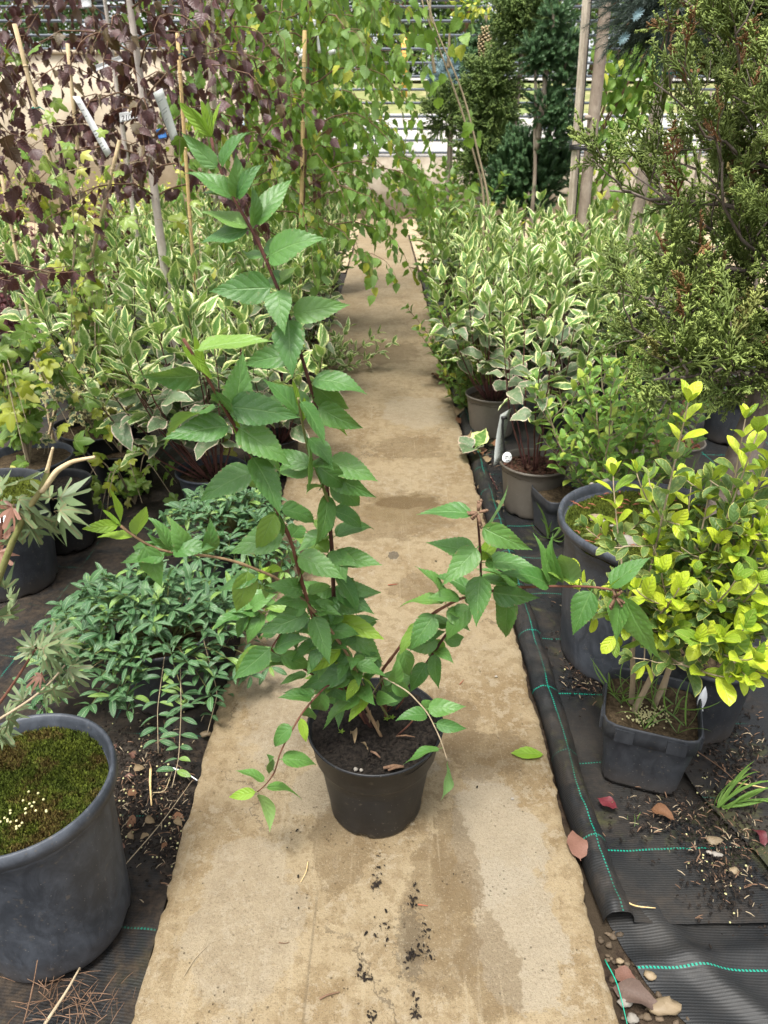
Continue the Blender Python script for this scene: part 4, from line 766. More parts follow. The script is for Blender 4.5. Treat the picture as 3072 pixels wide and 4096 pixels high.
LV = {
 'tall': [('A', 435, 50, 'young'), ('A', 505, 0, 'young'), ('A', 548, 10, 'young'), ('A', 640, 5, 'lime'), ('A', 360, 15, 'young'), ('A', 365, 215, 'main'), ('A', 835, 215, 'main'), ('A', 735, 345, 'main'), ('A', 400, 485, 'main'), ('A', 920, 425, 'main'), ('A', 438, 612, 'main'), ('A', 835, 560, 'main'), ('A', 487, 745, 'mainw'), ('A', 1115, 525, 'mainw', .04), ('A', 500, 950, 'mainw'), ('A', 1345, 920, 'mainw', -.03), ('A', 1090, 865, 'main', .05), ('A', 1212, 1085, 'main', .05), ('A', 780, 1035, 'main', .05), ('A', 558, 1270, 'mainw'),
          ('A', 880, 1210, 'main', .06), ('A', 1072, 1145, 'main', .06), ('A', 1062, 1562, 'mainw', -.05), ('A', 1495, 1360, 'mainw'), ('B', 715, 252, 'main', .02), ('B', 1098, 140, 'main', .07), ('B', 1012, 325, 'mainw', -.05), ('B', 1462, 422, 'mainw', -.02), ('B', 800, 455, 'main', .03), ('B', 1252, 442, 'main', .06),
          ('B', 1437, 620, 'main', -.01), ('B', 1355, 500, 'main', .04), ('B', 1527, 945, 'mainw', -.02), ('B', 1340, 672, 'lime'), ('B', 1518, 1040, 'mainw', -.03), ('B', 1413, 1085, 'main', .03), ('B', 1138, 1342, 'mainw', -.05), ('B', 1425, 1235, 'main', .03), ('B', 1552, 1450, 'mainw', -.03), ('B', 1500, 1235, 'main', .05), ('B', 1545, 1617, 'main', -.02), ('B', 1420, 1450, 'main', .04),
          ('D', 1295, 568, 'main', .0), ('D', 1060, 500, 'main', .05), ('D', 1240, 742, 'mainw', -.03), ('D', 1278, 790, 'main', .03), ('D', 1268, 805, 'main', .06), ('D', 695, 640, 'main', .04), ('D', 820, 405, 'main', .05), ('D', 1085, 755, 'main', -.03), ('D', 1320, 950, 'lime', -.04), ('D', 1310, 1135, 'main', -.01), ('D', 1275, 1215, 'main', .03), ('D', 780, 1335, 'main', -.02), ('D', 960, 1230, 'lime', -.03), ('D', 1010, 820, 'main', .05),
          ('D', 1140, 850, 'main', .07), ('D', 800, 560, 'main', .07), ('D', 700, 700, 'main', .06), ('D', 690, 330, 'main', .08), ('D', 560, 130, 'main', .07), ('D', 640, 470, 'main', .08), ('D', 1040, 290, 'main', .06)],
 'left_tall': [('B', 420, 65, 'young'), ('B', 345, 125, 'young'), ('B', 90, 300, 'main'), ('B', 895, 100, 'mainw'), ('B', 712, 150, 'mainw', .02), ('B', 525, 325, 'young'), ('B', 223, 692, 'mainw', -.03), ('B', 238, 748, 'main'), ('B', 1062, 560, 'mainw'), ('B', 648, 545, 'young'), ('B', 800, 620, 'main', .03), ('B', 450, 1072, 'mainw', -.02), ('B', 560, 1000, 'main', .03), ('B', 935, 1155, 'mainw', -.04), ('B', 1000, 850, 'mainw', -.02), ('B', 922, 930, 'main', .04), ('B', 628, 1382, 'mainw', -.02), ('B', 945, 1290, 'main', .04), ('B', 1140, 1200, 'main', .04),
               ('B', 787, 1375, 'main', .0), ('B', 1326, 1537, 'mainw', -.03), ('D', 500, 522, 'main', .04), ('D', 820, 400, 'main', .05), ('D', 262, 897, 'mainw', -.03), ('D', 430, 765, 'main', .04), ('D', 868, 1158, 'mainw', -.05), ('D', 640, 1, 'main', .08), ('D', 560, 330, 'main', .06), ('D', 860, 300, 'main', .06), ('D', 720, 800, 'main', .05), ('D', 620, 820, 'main', .06)],
 'mid': [('B', 1205, 738, 'mainw', -.03), ('B', 820, 312, 'main', .0), ('B', 1008, 335, 'young'), ('B', 1080, 435, 'young'), ('B', 1092, 1022, 'mainw', -.03), ('B', 850, 762, 'main', .02), ('B', 1165, 1000, 'main', .04), ('B', 1320, 965, 'main', .04), ('B', 920, 870, 'main', .05)],
 'left_arm': [('C', 58, 448, 'lime', -.02), ('C', 182, 520, 'lime'), ('C', 285, 115, 'lime'), ('C', 228, 288, 'young'), ('C', 592, 262, 'lime', -.01), ('C', 578, 348, 'main', .02), ('C', 782, 348, 'main'), ('C', 600, 478, 'main', .03), ('C', 378, 740, 'main', -.02), ('C', 480, 600, 'main', .03), ('C', 1112, 350, 'main'), ('C', 722, 935, 'mainw', -.01), ('C', 688, 795, 'main', .02), ('C', 1165, 608, 'main'), ('C', 1180, 972, 'mainw', -.02), ('C', 1338, 1132, 'mainw'), ('D', 700, 1225, 'lime', -.03), ('D', 515, 1165, 'main', -.02), ('D', 720, 1410, 'main'), ('D', 605, 1370, 'main', -.02), ('D', 800, 700, 'main', .05), ('D', 880, 1180, 'main', .04), ('D', 330, 620, 'main', .05), ('D', 270, 400, 'lime', .05), ('D', 480, 380, 'lime', .05)],
 'arm_a': [('E', 145, 742, 'main', -.02), ('E', 275, 940, 'main', .02), ('E', 60, 1060, 'mainw', -.03), ('E', 0, 795, 'main'), ('E', 200, 602, 'main', .04), ('E', 90, 547, 'main', .02), ('E', 440, 570, 'main', .03), ('E', 645, 982, 'main', .02), ('E', 430, 650, 'main', .04), ('E', 598, 600, 'mainw', -.03), ('E', 812, 590, 'main', .04), ('E', 800, 348, 'mainw', .03), ('E', 925, 350, 'mainw', .03), ('E', 845, 740, 'mainw', -.03), ('E', 1043, 967, 'mainw', -.02), ('E', 972, 482, 'mainw', -.03), ('E', 1513, 498, 'mainw', .0), ('E', 1308, 1010, 'mainw', -.03), ('E', 1580, 1117, 'mainw', -.05), ('E', 1402, 572, 'young'), ('E', 1370, 600, 'young'), ('E', 990, 560, 'main', .05), ('E', 560, 560, 'main', .05), ('D', 1445, 1090, 'main', -.02), ('D', 1530, 1250, 'main')],
 'arm_b': [('E', 98, 242, 'mainw'), ('E', 652, 60, 'mainw', .02), ('E', 800, 452, 'mainw', -.03), ('E', 155, 408, 'mainw'), ('E', 253, 668, 'mainw', -.04), ('E', 822, 560, 'mainw', -.03), ('E', 583, 325, 'lime', .04), ('E', 560, 575, 'main', .04), ('E', 460, 916, 'mainw', -.05), ('E', 145, 1090, 'main', .03), ('E', 283, 1000, 'mainw', -.01), ('E', 10, 1045, 'main'), ('E', 232, 1290, 'main', -.02), ('E', 60, 1310, 'main', -.01), ('D', 1310, 1385, 'main', .02)],
 'low_left': [('F', 440, 275, 'main'), ('F', 410, 300, 'main', -.02), ('F', 592, 582, 'lime', -.02), ('F', 398, 612, 'main'), ('F', 655, 727, 'mainw', .02), ('F', 143, 762, 'main', .02), ('F', 392, 678, 'main', -.03), ('F', 565, 945, 'main', .0), ('F', 105, 930, 'lime', .0), ('F', 357, 1152, 'main', -.03), ('F', 640, 420, 'main', .03), ('D', 745, 1525, 'main', .03)],
 'left_mid': [('D', 65, 1285, 'mainw', -.03), ('D', 100, 1240, 'main', .02), ('D', 220, 1042, 'main', .03), ('D', 290, 955, 'main', .03), ('D', 702, 942, 'main', -.01), ('D', 310, 1205, 'main', -.03), ('D', 580, 1365, 'main', -.02), ('D', 695, 1180, 'main', .03), ('D', 590, 1060, 'main', .03)],
 'left_far': [('D', 105, 945, 'main'), ('D', 190, 990, 'main', -.02), ('D', 0, 740, 'main'), ('D', 190, 890, 'main', .02), ('D', 320, 690, 'main'), ('D', 410, 540, 'main', .03), ('D', 340, 860, 'main')],
 'right_twig': [('F', 1240, 282, 'main', .02), ('F', 1155, 450, 'main', -.02), ('F', 1385, 430, 'main', .02), ('F', 1603, 362, 'main', -.01), ('F', 1203, 722, 'main', -.02), ('F', 1607, 493, 'main'), ('F', 1445, 957, 'main', -.02), ('F', 1165, 40, 'main'), ('F', 1180, 120, 'main', .03), ('F', 1110, 270, 'main', .03)],
 'inner': [('F', 845, 320, 'lime', -.02), ('F', 770, 330, 'main', .03), ('F', 860, 455, 'lime', -.05), ('F', 700, 512, 'main', -.03), ('F', 1035, 265, 'lime', .0), ('F', 915, 310, 'main', .03), ('F', 1240, 240, 'main', .05), ('F', 1100, 170, 'main', -.01), ('F', 1000, 130, 'main', .03), ('F', 790, 200, 'main', .05), ('F', 700, 330, 'main', .04)],
}
lrs = np.random.RandomState(5); used_base = {}
for k, ls in LV.items():
    q = stem3[k]; pq = proj(q)
    for e in ls:
        c, x, y, kind = e[:4]; dy = e[4] if len(e) > 4 else .0; u, v = S(c, x, y); d2 = np.hypot(pq[:, 0] - u, pq[:, 1] - v)
        # the leaf leaves the stem at the node from which it has a believable length
        L = {'young': .045, 'lime': .065, 'main': .083, 'mainw': .095}[kind] * {'A': .74, 'C': .85, 'F': .85}.get(c, 1); best = None; lo = 15 if k != 'left_far' else 8
        for i in range(lo, len(q)):
            tip = P(u, v, q[i, 1] + dy); ln = np.linalg.norm(tip - q[i]); hang = (q[i, 2] - tip[2]); cst = abs(ln - L) * 1.5 + (.0 if hang > -.02 or i > len(q) - 12 else .03) + .004 * used_base.get((k, i), 0)
            if best is None or cst < best[0]: best = (cst, i, tip, ln)
        _, i, tip, ln = best
        for j in (i - 1, i, i + 1): used_base[(k, j)] = used_base.get((k, j), 0) + 1
        base = q[i]; d = tip - base; camd = nrmz(np.array([0, 0, CAM_H]) - base)
        nrm = camd * .65 + np.array([0, 0, .75]) + lrs.normal(0, .48, 3)
        pot.leaf(SH[kind][lrs.randint(len(SH[kind]))], base, d, nrm, ln, (lrs.uniform(.82, 1.02) if ln < .1 else .82))
for k, n_, i0, i1, up_ in (('tall', 22, 12, 30, 1), ('left_tall', 20, 10, 30, 1), ('left_arm', 9, 12, 34, 1), ('inner', 7, 20, 58, 1), ('arm_b', 6, 18, 40, 1), ('left_mid', 5, 14, 40, 1), ('mid', 3, 15, 50, 1), ('arm_a', 5, 14, 44, 1), ('left_far', 6, 14, 56, 1)):
    q = stem3[k]
    for j in range(n_):
        i = int(i0 + (i1 - i0) * (j + lrs.rand()) / n_); a = lrs.rand() * 6.28; d = unit(a, lrs.normal(-.15, .3)) + np.array([0, .25, 0]); pot.leaf(SH['main'][lrs.randint(8)], q[i], d, np.array([0, -.5, .9]) + lrs.normal(0, .3, 3), lrs.uniform(.05, .078))
# spent flower heads and buds
for c, x, y, dd, rr in (('E', 1300, 735, 1.04, .011), ('E', 470, 225, 1.015, .009)):
    b = MB(); p = P(*S(c, x, y), dd)
    for i in range(9): o_ = lrs.normal(0, .005, 3); b.tube([p + o_ * .3, p + o_ + nrmz(o_) * rr * .8], [.0022, .0028], 6).blob(p + o_ + nrmz(o_) * rr, .0028, 5, 4, i)
    b.obj('seed_head', M['twig_brown'], pot.root)
# tiny weed seedlings on the soil
for (x, y) in ((815, 520), (1060, 295), (985, 310), (1100, 440), (1135, 430)):
    p = G(*S('F', x, y), zs + .012)
    for a in range(5): an = a * 1.26; pot.leaf(SH['lime'][0], p, (math.cos(an), math.sin(an), .4), (0, 0, 1), .009)
pot.finish(300, minpx=0)

# ================================================================== PROCEDURAL PLANTS
def curve(p0, d0, d1, L, n=14, jit=.0, r_=None):
    pts = [np.array(p0, float)]
    for i in range(n):
        t = i / (n - 1); d = nrmz(np.asarray(d0) * (1 - t) + np.asarray(d1) * t); p = pts[-1] + d * L / n
        if jit: p = p + (r_ or nr).normal(0, jit, 3) * L / n
        pts.append(p)
    return np.array(pts)

def variegated(c, r, seed, label, h=1.0, pot_mat='taupe_pot', rt=.145, ph=.21, nst=16, spread=.30, cap=300, minpx=0, start=.34, chipk=None, lean=(0, 0), lowfrac=.45, node=.056, size=.128, group='variegated shrubs'):
    r_ = np.random.RandomState(seed); pl = Plant('variegated_shrub', label, 'potted shrub', (c[0], c[1], GZ), group)
    z0 = round_pot(pl.root, c, rt, rt * .74, ph, pot_mat, 'brown_soil', seed=seed, depth=.035)
    if chipk: chips(pl.root, c, rt * .85, z0 + .002, 420, chipk, (.006, .022), seed=seed)
    else: chips(pl.root, c, rt * .85, z0 + .002, 120, 'crumb', (.004, .014), 'soil_crumbs', seed=seed)
    for s_ in range(nst):
        a = s_ * 2.4 + r_.normal(0, .3); q = math.sqrt((s_ + .5) / nst); sp = spread * q * r_.uniform(.8, 1.15); H = (h - ph) * r_.uniform(.78, 1.05) * (1 - .16 * q)
        p0 = np.array([c[0] + math.cos(a) * q * rt * .38, c[1] + math.sin(a) * q * rt * .38, z0])
        ang = math.atan2(sp * 1.5, H); d0 = unit(a, math.pi / 2 - ang) + np.array([lean[0], lean[1], 0]); d1 = unit(a, math.pi / 2 - ang * .25) + np.array([lean[0] * .3, lean[1] * .3, 0])
        L = H / math.cos(ang * .6); pts = curve(p0, d0, d1, L, 16, .06, r_)
        pl.stem(pts, np.linspace(.0042, .0014, len(pts)), 'stem_wine' if r_.rand() < .6 else 'stem_dark', 6)
        nn = max(1, int(L * (1 - start) / node))
        for k in range(nn + 1):
            t = start + (1 - start) * k / nn; i = t * (len(pts) - 1); i0 = min(int(i), len(pts) - 2); b = pts[i0] + (pts[i0 + 1] - pts[i0]) * (i - i0); ax = nrmz(pts[i0 + 1] - pts[i0])
            top = t > .82; low = t < start + lowfrac * (1 - start)
            ph_ = a + (math.pi / 2) * (k % 2) + r_.normal(0, .25)
            for sg in ((0, 1) if k < nn else (0, 1, 2, 3)):
                if low and r_.rand() < .12: continue
                aa = ph_ + sg * math.pi + (math.pi / 2 if sg > 1 else 0); el = (1.15 if sg > 1 else .85) + r_.normal(0, .28) if top else (r_.normal(-.15, .3) if low else r_.normal(.45, .25))
                d = unit(aa, el) + ax * .15; sz = size * ({True: r_.uniform(.7, .95), False: 1}[top]) * r_.uniform(.8, 1.15) * (.62 if sg > 1 else 1) * (1.05 if low else 1)
                nrm = np.cross(np.cross(d, [0, 0, 1]), d) + r_.normal(0, .3, 3); pl.leaf(pick('varlow' if low and r_.rand() < .8 else 'var'), b, d, nrm, sz)
    return pl.finish(cap, minpx=minpx)
V = variegated
# left bed
V((-.71, 2.68), 0, 1, 'variegated shrub in the grey-rimmed pot directly behind the blue-green periwinkle', .98, 'grey_pot', .147, .20, 21, .40, lean=(-.30, .10))
V((-.64, 3.62), 0, 2, 'variegated shrub in the second pot along the left edge, behind the tall green shrub', 1.02, 'taupe_pot', .13, .2, 20, .34)
V((-1.28, 3.30), 0, 3, 'variegated shrub in a black pot behind the ivy, at the left end of the bed', 1.10, 'black_pot', .14, .2, 21, .38)
V((-.58, 5.0), 0, 4, 'variegated shrub hanging over the left edge of the walkway above the small trailing shoot', 1.05, 'black_pot', .14, .2, 21, .36)
V((-1.22, 4.35), 0, 5, 'variegated shrub in the middle of the left bed between the trunk and the walkway', 1.12, 'black_pot', .14, .2, 21, .36)
V((-1.85, 4.2), 0, 6, 'variegated shrub at the left end of the bed, below the leaning bamboo cane', 1.1, 'black_pot', .14, .2, 20, .36)
V((-.62, 6.1), 0, 7, 'variegated shrub under the thin bamboo cane beside the walkway', 1.12, 'black_pot', .14, .2, 20, .36)
V((-1.6, 5.5), 0, 8, 'variegated shrub behind the pale trunk, half way down the left bed', 1.15, 'black_pot', .14, .2, 20, .36)
V((-1.3, 7.2), 0, 9, 'variegated shrub in the back row of the left bed, beside the weeping birch', 1.15, 'black_pot', .14, .2, 18, .38, cap=150)
V((-.58, 7.6), 0, 10, 'variegated shrub in the back row of the left bed, at the walkway', 1.1, 'black_pot', .14, .2, 18, .38, cap=150)
V((-2.1, 6.6), 0, 11, 'variegated shrub in the back row of the left bed, below the square stake', 1.15, 'black_pot', .14, .2, 18, .38, cap=150)
V((-.55, 4.25), 0, 12, 'variegated shrub right at the walkway edge, between the second pot and the overhanging shrub', 1.05, 'black_pot', .13, .2, 19, .34)
V((-1.05, 5.3), 0, 13, 'variegated shrub in the thick of the left bed behind the tall green shrub tip', 1.14, 'black_pot', .14, .2, 19, .36, cap=200)
V((-.50, 3.1), 0, 14, 'low variegated shrub at the walkway edge between the two grey-rimmed pots', .72, 'black_pot', .11, .18, 14, .26)
# right bed
V((.62, 5.2), 0, 28, 'variegated shrub at the right walkway edge behind the second row', 1.08, 'black_pot', .14, .2, 20, .40, cap=200)
V((.58, 3.62), 0, 21, 'variegated shrub in the taupe pot with dry leaves at the right edge of the walkway', .98, 'taupe_pot', .150, .22, 20, .36, start=.40, lean=(-.06, .0))
V((.625, 2.71), 0, 22, 'red-stemmed variegated shrub in the taupe pot with bark mulch and a grey label', .98, 'taupe_pot', .146, .22, 9, .26, start=.44, chipk='bark_chip', lean=(0, .22), size=.11)
V((.98, 3.62), 0, 23, 'variegated shrub with broad pink-edged leaves behind the small-leaved green bush', 1.06, 'black_pot', .15, .2, 24, .42, size=.13)
V((1.32, 3.72), 0, 24, 'variegated shrub growing in the wide round grey pot', 1.16, 'grey_pot', .225, .34, 26, .42, size=.125)
V((.86, 4.5), 0, 25, 'variegated shrub in the second row of the right bed, near the walkway', 1.12, 'black_pot', .14, .2, 24, .42)
V((1.45, 4.75), 0, 26, 'variegated shrub in front of the tied trunk and square stake', 1.15, 'black_pot', .14, .2, 21, .38)
V((1.05, 5.5), 0, 27, 'variegated shrub behind the others in the right bed, below the dark dwarf spruce', 1.05, 'black_pot', .14, .2, 15, .36, cap=150)

def bushy(name, label, c, keys, h, spread, seed, nst=10, size=.035, start=.25, node=.03, mat='stem_tan', cap=300, pot=None, side=3, group=None, tipkey=None, lean=(0, 0), z0=None, rt=.12, ph=.18, rad=.004, cat='shrub', minpx=0, elev=.5, pr=.3):
    r_ = np.random.RandomState(seed); pl = Plant(name, label, cat, (c[0], c[1], GZ), group)
    if z0 is None: z0 = GZ
    if pot: z0 = round_pot(pl.root, c, rt, rt * .78, ph, pot, 'brown_soil', seed=seed); chips(pl.root, c, rt * .8, z0, 80, 'crumb', (.004, .012), 'soil_crumbs', seed=seed)
    def leaves(pts, st, nd):
        L = np.linalg.norm(np.diff(pts, axis=0), axis=1).sum(); nn = max(2, int(L * (1 - st) / nd))
        for k in range(nn + 1):
            t = st + (1 - st) * k / nn; i = t * (len(pts) - 1); i0 = min(int(i), len(pts) - 2); b = pts[i0] + (pts[i0 + 1] - pts[i0]) * (i - i0); ax = nrmz(pts[i0 + 1] - pts[i0]); ph_ = (math.pi / 2) * (k % 2) + r_.normal(0, .3)
            hz = (b[2] - z0) / max(.05, h - (z0 - GZ)); tipp = t > .72 and hz > .30 and tipkey
            e1 = np.cross(ax, [0, 0, 1.]) if abs(ax[2]) < .95 else np.array([1., 0, 0]); e1 = nrmz(e1); e2 = np.cross(ax, e1)
            for sg in (0, 1) if k < nn else (0, 1, 2):
                aa = ph_ + sg * math.pi * (1 if k < nn else .66); o_ = e1 * math.cos(aa) + e2 * math.sin(aa); d = nrmz(o_ + ax * (elev + (.5 if k >= nn - 1 else 0)) + r_.normal(0, .12, 3))
                sz = size * r_.uniform(.75, 1.2) * (1 if k < nn else .75); pl.leaf(pick(tipkey if tipp else keys[r_.randint(len(keys))]), b, d, ax + np.array([0, 0, .8]) + r_.normal(0, pr, 3), sz)
    for s_ in range(nst):
        a = s_ * 2.4 + r_.normal(0, .3); q = math.sqrt((s_ + .5) / nst); H = (h - (z0 - GZ)) * r_.uniform(.8, 1.05) * (1 - .25 * q); ang = math.atan2(spread * q * r_.uniform(.7, 1.2), H)
        p0 = np.array([c[0] + math.cos(a) * q * .04, c[1] + math.sin(a) * q * .04, z0]); L = H / math.cos(ang)
        pts = curve(p0, unit(a, math.pi / 2 - ang * 1.2) + np.array([*lean, 0]), unit(a, math.pi / 2 - ang * .6) + np.array([*lean, 0]), L, 12, .12, r_)
        pl.stem(pts, np.linspace(rad, rad * .35, len(pts)), mat, 6); leaves(pts, start, node)
        for k in range(side):
            t = r_.uniform(start, .85); i0 = int(t * (len(pts) - 2)); b = pts[i0]; aa = r_.rand() * 6.28; L2 = L * r_.uniform(.22, .45)
            p2 = curve(b, unit(aa, .5) + (pts[i0 + 1] - pts[i0]) / np.linalg.norm(pts[i0 + 1] - pts[i0]) * .3, unit(aa, 1.1), L2, 8, .12, r_)
            pl.stem(p2, np.linspace(rad * .5, rad * .25, len(p2)), mat, 5, 'twig'); leaves(p2, .15, node)
    return pl.finish(cap, minpx=minpx)

# small green-leaved bush behind the mossy pot
bushy('small_leaved_bush', 'small-leaved green bush with yellowish tips behind the big mossy pot', (.90, 2.48), ['privet'], .80, .40, 31, 18, .052, .22, .036, cap=300, pot='black_pot', rt=.10, ph=.12, tipkey=None, side=4, cat='potted shrub', lean=(.0, .05))
# ------------------------------------------------------------------ periwinkles
def vinca(label, c, rt, ph, rx, ry, top, n, seed, drop=.12, mat='dark_pot', cap=300, off=(0, 0)):
    r_ = np.random.RandomState(seed); pl = Plant('periwinkle', label, 'potted plant', (c[0], c[1], GZ), 'periwinkles in grey pots')
    z0 = round_pot(pl.root, c, rt, rt * .8, ph, mat, seed=seed, lip=.012, lipw=.010); b = MB(); b2 = MB()
    for s_ in range(n):
        a = r_.rand() * 6.28; q = math.sqrt(r_.rand()); ex, ey = c[0] + off[0] + math.cos(a) * rx * q, c[1] + off[1] + math.sin(a) * ry * q
        ez = top - (top - z0 + drop) * q ** 2.6 + r_.normal(0, .018); p0 = np.array([c[0] + math.cos(a) * rt * .5 * q, c[1] + math.sin(a) * rt * .5 * q, z0]); p2 = np.array([ex, ey, max(ez, .0)]); p1 = (p0 + p2) / 2 + [0, 0, .06 * (1 - q) + .05 * q]
        t = np.linspace(0, 1, 9)[:, None]; pts = (1 - t) ** 2 * p0 + 2 * t * (1 - t) * p1 + t ** 2 * p2; b.tube(pts, np.linspace(.0014, .0009, 9), 4)
        end = nrmz(pts[-1] - pts[-2]) * .5 + np.array([0, 0, .5])
        for t_ in (1., .8, .6) if q < .7 else (1., .85, .7, .5):
            k = t_ * 8; i0 = min(int(k), 7); bb = pts[i0] + (pts[i0 + 1] - pts[i0]) * (k - i0); ph_ = r_.rand() * 6.28; m = 5 if t_ == 1. else 2
            for j in range(m):
                an = ph_ + j * 2 * math.pi / m + r_.normal(0, .15); el = r_.normal(.35, .4) - .45 * q; pl.leaf(pick('vinca'), bb + [0, 0, .002], unit(an, el), np.array([0, 0, 1]) + r_.normal(0, .25, 3), r_.uniform(.028, .062))
    b.obj('stems', M['stem_green'], pl.root, kind='stuff')
    # runners that trail on the ground
    return pl
def runner(pl, pts, r_, n=9, size=.034, key='vinca', mat='stem_tan'):
    pts = dense(pts, 24); pl.stem(pts, .0011, mat, 4, 'runner')
    for k in range(n):
        i = 3 + int(20 * k / n); ax = nrmz(pts[min(i + 1, 23)] - pts[i]); sd = nrmz(np.cross(ax, [0, 0, 1.]))
        for sg in (-1, 1): pl.leaf(pick(key), pts[i], sd * sg + ax * .5 + np.array([0, 0, .25]) + r_.normal(0, .15, 3), np.array([0, -.2, 1]) + r_.normal(0, .2, 3), size * r_.uniform(.8, 1.2))
rr = np.random.RandomState(77)
v1 = vinca('wide mound of speckled blue-green periwinkle in the nearer grey pot on the left cloth', (-.60, 1.56), .13, .22, .35, .25, .31, 165, 51, off=(-.05, .03), drop=.10)
runner(v1, [(-.52, 1.44, .2), (-.50, 1.33, .12), (-.50, 1.26, .03), (-.505, 1.2, .0)], rr, 9, .04); runner(v1, [(-.56, 1.44, .2), (-.57, 1.36, .1), (-.56, 1.29, .02)], rr, 7, .042)
runner(v1, [(-.45, 1.62, .2), (-.40, 1.7, .08), (-.41, 1.62, .0), (-.45, 1.5, -.01)], rr, 10); runner(v1, [(-.48, 1.52, .2), (-.44, 1.45, .07), (-.46, 1.38, .0)], rr, 6); runner(v1, [(-.45, 1.75, .2), (-.43, 1.83, .05), (-.44, 1.95, .0)], rr, 8)
runner(v1, [(-.85, 1.45, .12), (-.92, 1.36, .02), (-.88, 1.30, .0)], rr, 6, .045)
v1.finish(300)
v2 = vinca('smaller mound of periwinkle in the farther pot, between the first mound and the variegated shrub', (-.53, 2.20), .12, .20, .30, .26, .27, 125, 52, off=(-.02, .0), drop=.08); v2.finish(300)
b3 = bushy('trailing_weed', 'thin trailing weed with small green leaves along the walkway edge by the periwinkle', (-.50, 1.78), ['vinca'], .16, .22, 53, 8, .026, .2, .03, 'stem_green', side=2, rad=.001, cat='weed')

# ------------------------------------------------------------------ big mossy pot with juniper trunk (right)
JC = (.752, 1.74); jun = Plant('juniper_tree', 'big juniper tree rising out of the wide mossy blue-grey pot', 'tree', (JC[0], JC[1], GZ))
zj = round_pot(jun.root, JC, .262, .205, .46, 'grey_pot', 'moss', lip=.026, lipw=.020, depth=.035, n=96, bumps=.009, t=.006, seed=3)
moss_tufts(jun.root, JC, .235, zj + .004, 15000, seed=3)
def rock(root, p, s_, sd, mat='stone', sq=(1, .8, .6), name='stone'): return MB().blob(p, s_, 10, 8, sd, .35, sq).obj(name, M[mat], root)
def CS(x, y): return 2200 + x / 1.702, 1600 + y / 1.702
for (x, y, s_, m_) in ((318, 805, .020, 'stone_y'), (520, 965, .030, 'stone'), (345, 975, .008, 'stone'), (290, 573, .009, 'stone'), (385, 555, .013, 'stone'), (420, 857, .006, 'stone'), (370, 828, .007, 'stone')): rock(jun.root, G(*CS(x, y), zj + .014), s_, int(x), m_)
b = MB(); q_ = np.random.RandomState(4)
for i in range(70):
    a = q_.rand() * 6.28; q = .23 * math.sqrt(q_.rand()); p = np.array([JC[0] + q * math.cos(a), JC[1] + q * math.sin(a), zj + .014]); d = unit(q_.rand() * 6.28, .1); L = q_.uniform(.015, .05)
    b.tube([p, p + d * L * .5 + [0, 0, .003], p + d * L], [.0014, .0016, .0008], 4)
    for k in range(3): b.tube([p + d * L * (.3 + .2 * k), p + d * L * (.4 + .2 * k) + unit(q_.rand() * 6.28, .3) * .008], [.0011, .0006], 4)
b.obj('dry_juniper_twigs', M['needle_red'], jun.root, kind='stuff')
tr = dense([(.915, 1.70, zj - .03), (.93, 1.72, .55), (.985, 1.78, .72), (1.02, 1.84, .85), (1.07, 1.92, 1.05), (1.12, 1.98, 1.35), (1.14, 2.02, 1.7), (1.13, 2.05, 2.05)], 50)
jun.stem(tr, np.r_[np.linspace(.052, .034, 14), np.linspace(.034, .010, 36)], 'juniper_bark', 16, 'trunk')
def jbranch(p0, d0, d1, L, rad, nsp, r_, size=(.075, .13), dens=1., sub=4):
    pts = curve(p0, d0, d1, L, 12, .18, r_); jun.stem(pts, np.linspace(rad, rad * .3, len(pts)), 'juniper_bark', 6, 'branch')
    for k in range(sub):
        t = .22 + .78 * k / max(1, sub - 1); i = min(int(t * 11), 11); b0 = pts[i]; ax = nrmz(pts[min(i + 1, 12)] - pts[max(i - 1, 0)]); dd = nrmz(ax * .7 + nrmz(r_.normal(0, 1, 3)) * .8 + np.array([0, 0, .25])); L2 = L * r_.uniform(.25, .45)
        p2 = curve(b0, dd, nrmz(dd + np.array([0, 0, .35])), L2, 6, .2, r_); jun.stem(p2, np.linspace(rad * .4, rad * .15, len(p2)), 'juniper_bark', 4, 'twig')
        for j in range(nsp):
            m = 2 + int(4 * (j + r_.rand()) / nsp); m = min(m, 6); bb = p2[m]; dd2 = nrmz(nrmz(p2[-1] - p2[0]) * 1.0 + nrmz(r_.normal(0, 1, 3)) * .75 + np.array([0, 0, .3])); jun.leaf(pick('juniper'), bb, dd2, r_.normal(0, 1, 3) + np.array([-.3, -.7, .5]), r_.uniform(*size))
q_ = np.random.RandomState(61)
for i in range(128):
    t = .28 + .72 * ((i + .5) / 128); k = int(t * 49); p = tr[k]; a = i * 2.4 + q_.normal(0, .3); zf = (p[2] - .75) / 1.3
    L = (.46 - .12 * zf) * q_.uniform(.6, 1.1) * ((.9 if p[2] < 1.0 else 1.45) if math.cos(a) < -.2 else 1.); el = q_.normal(.25, .2)
    if p[2] < .82 and not (2.3 < a % 6.28 < 4.6 or q_.rand() < .45): continue
    jbranch(p, unit(a, el), unit(a, el + .5), L, .0055, 5, q_, size=(.06, .11), sub=6)
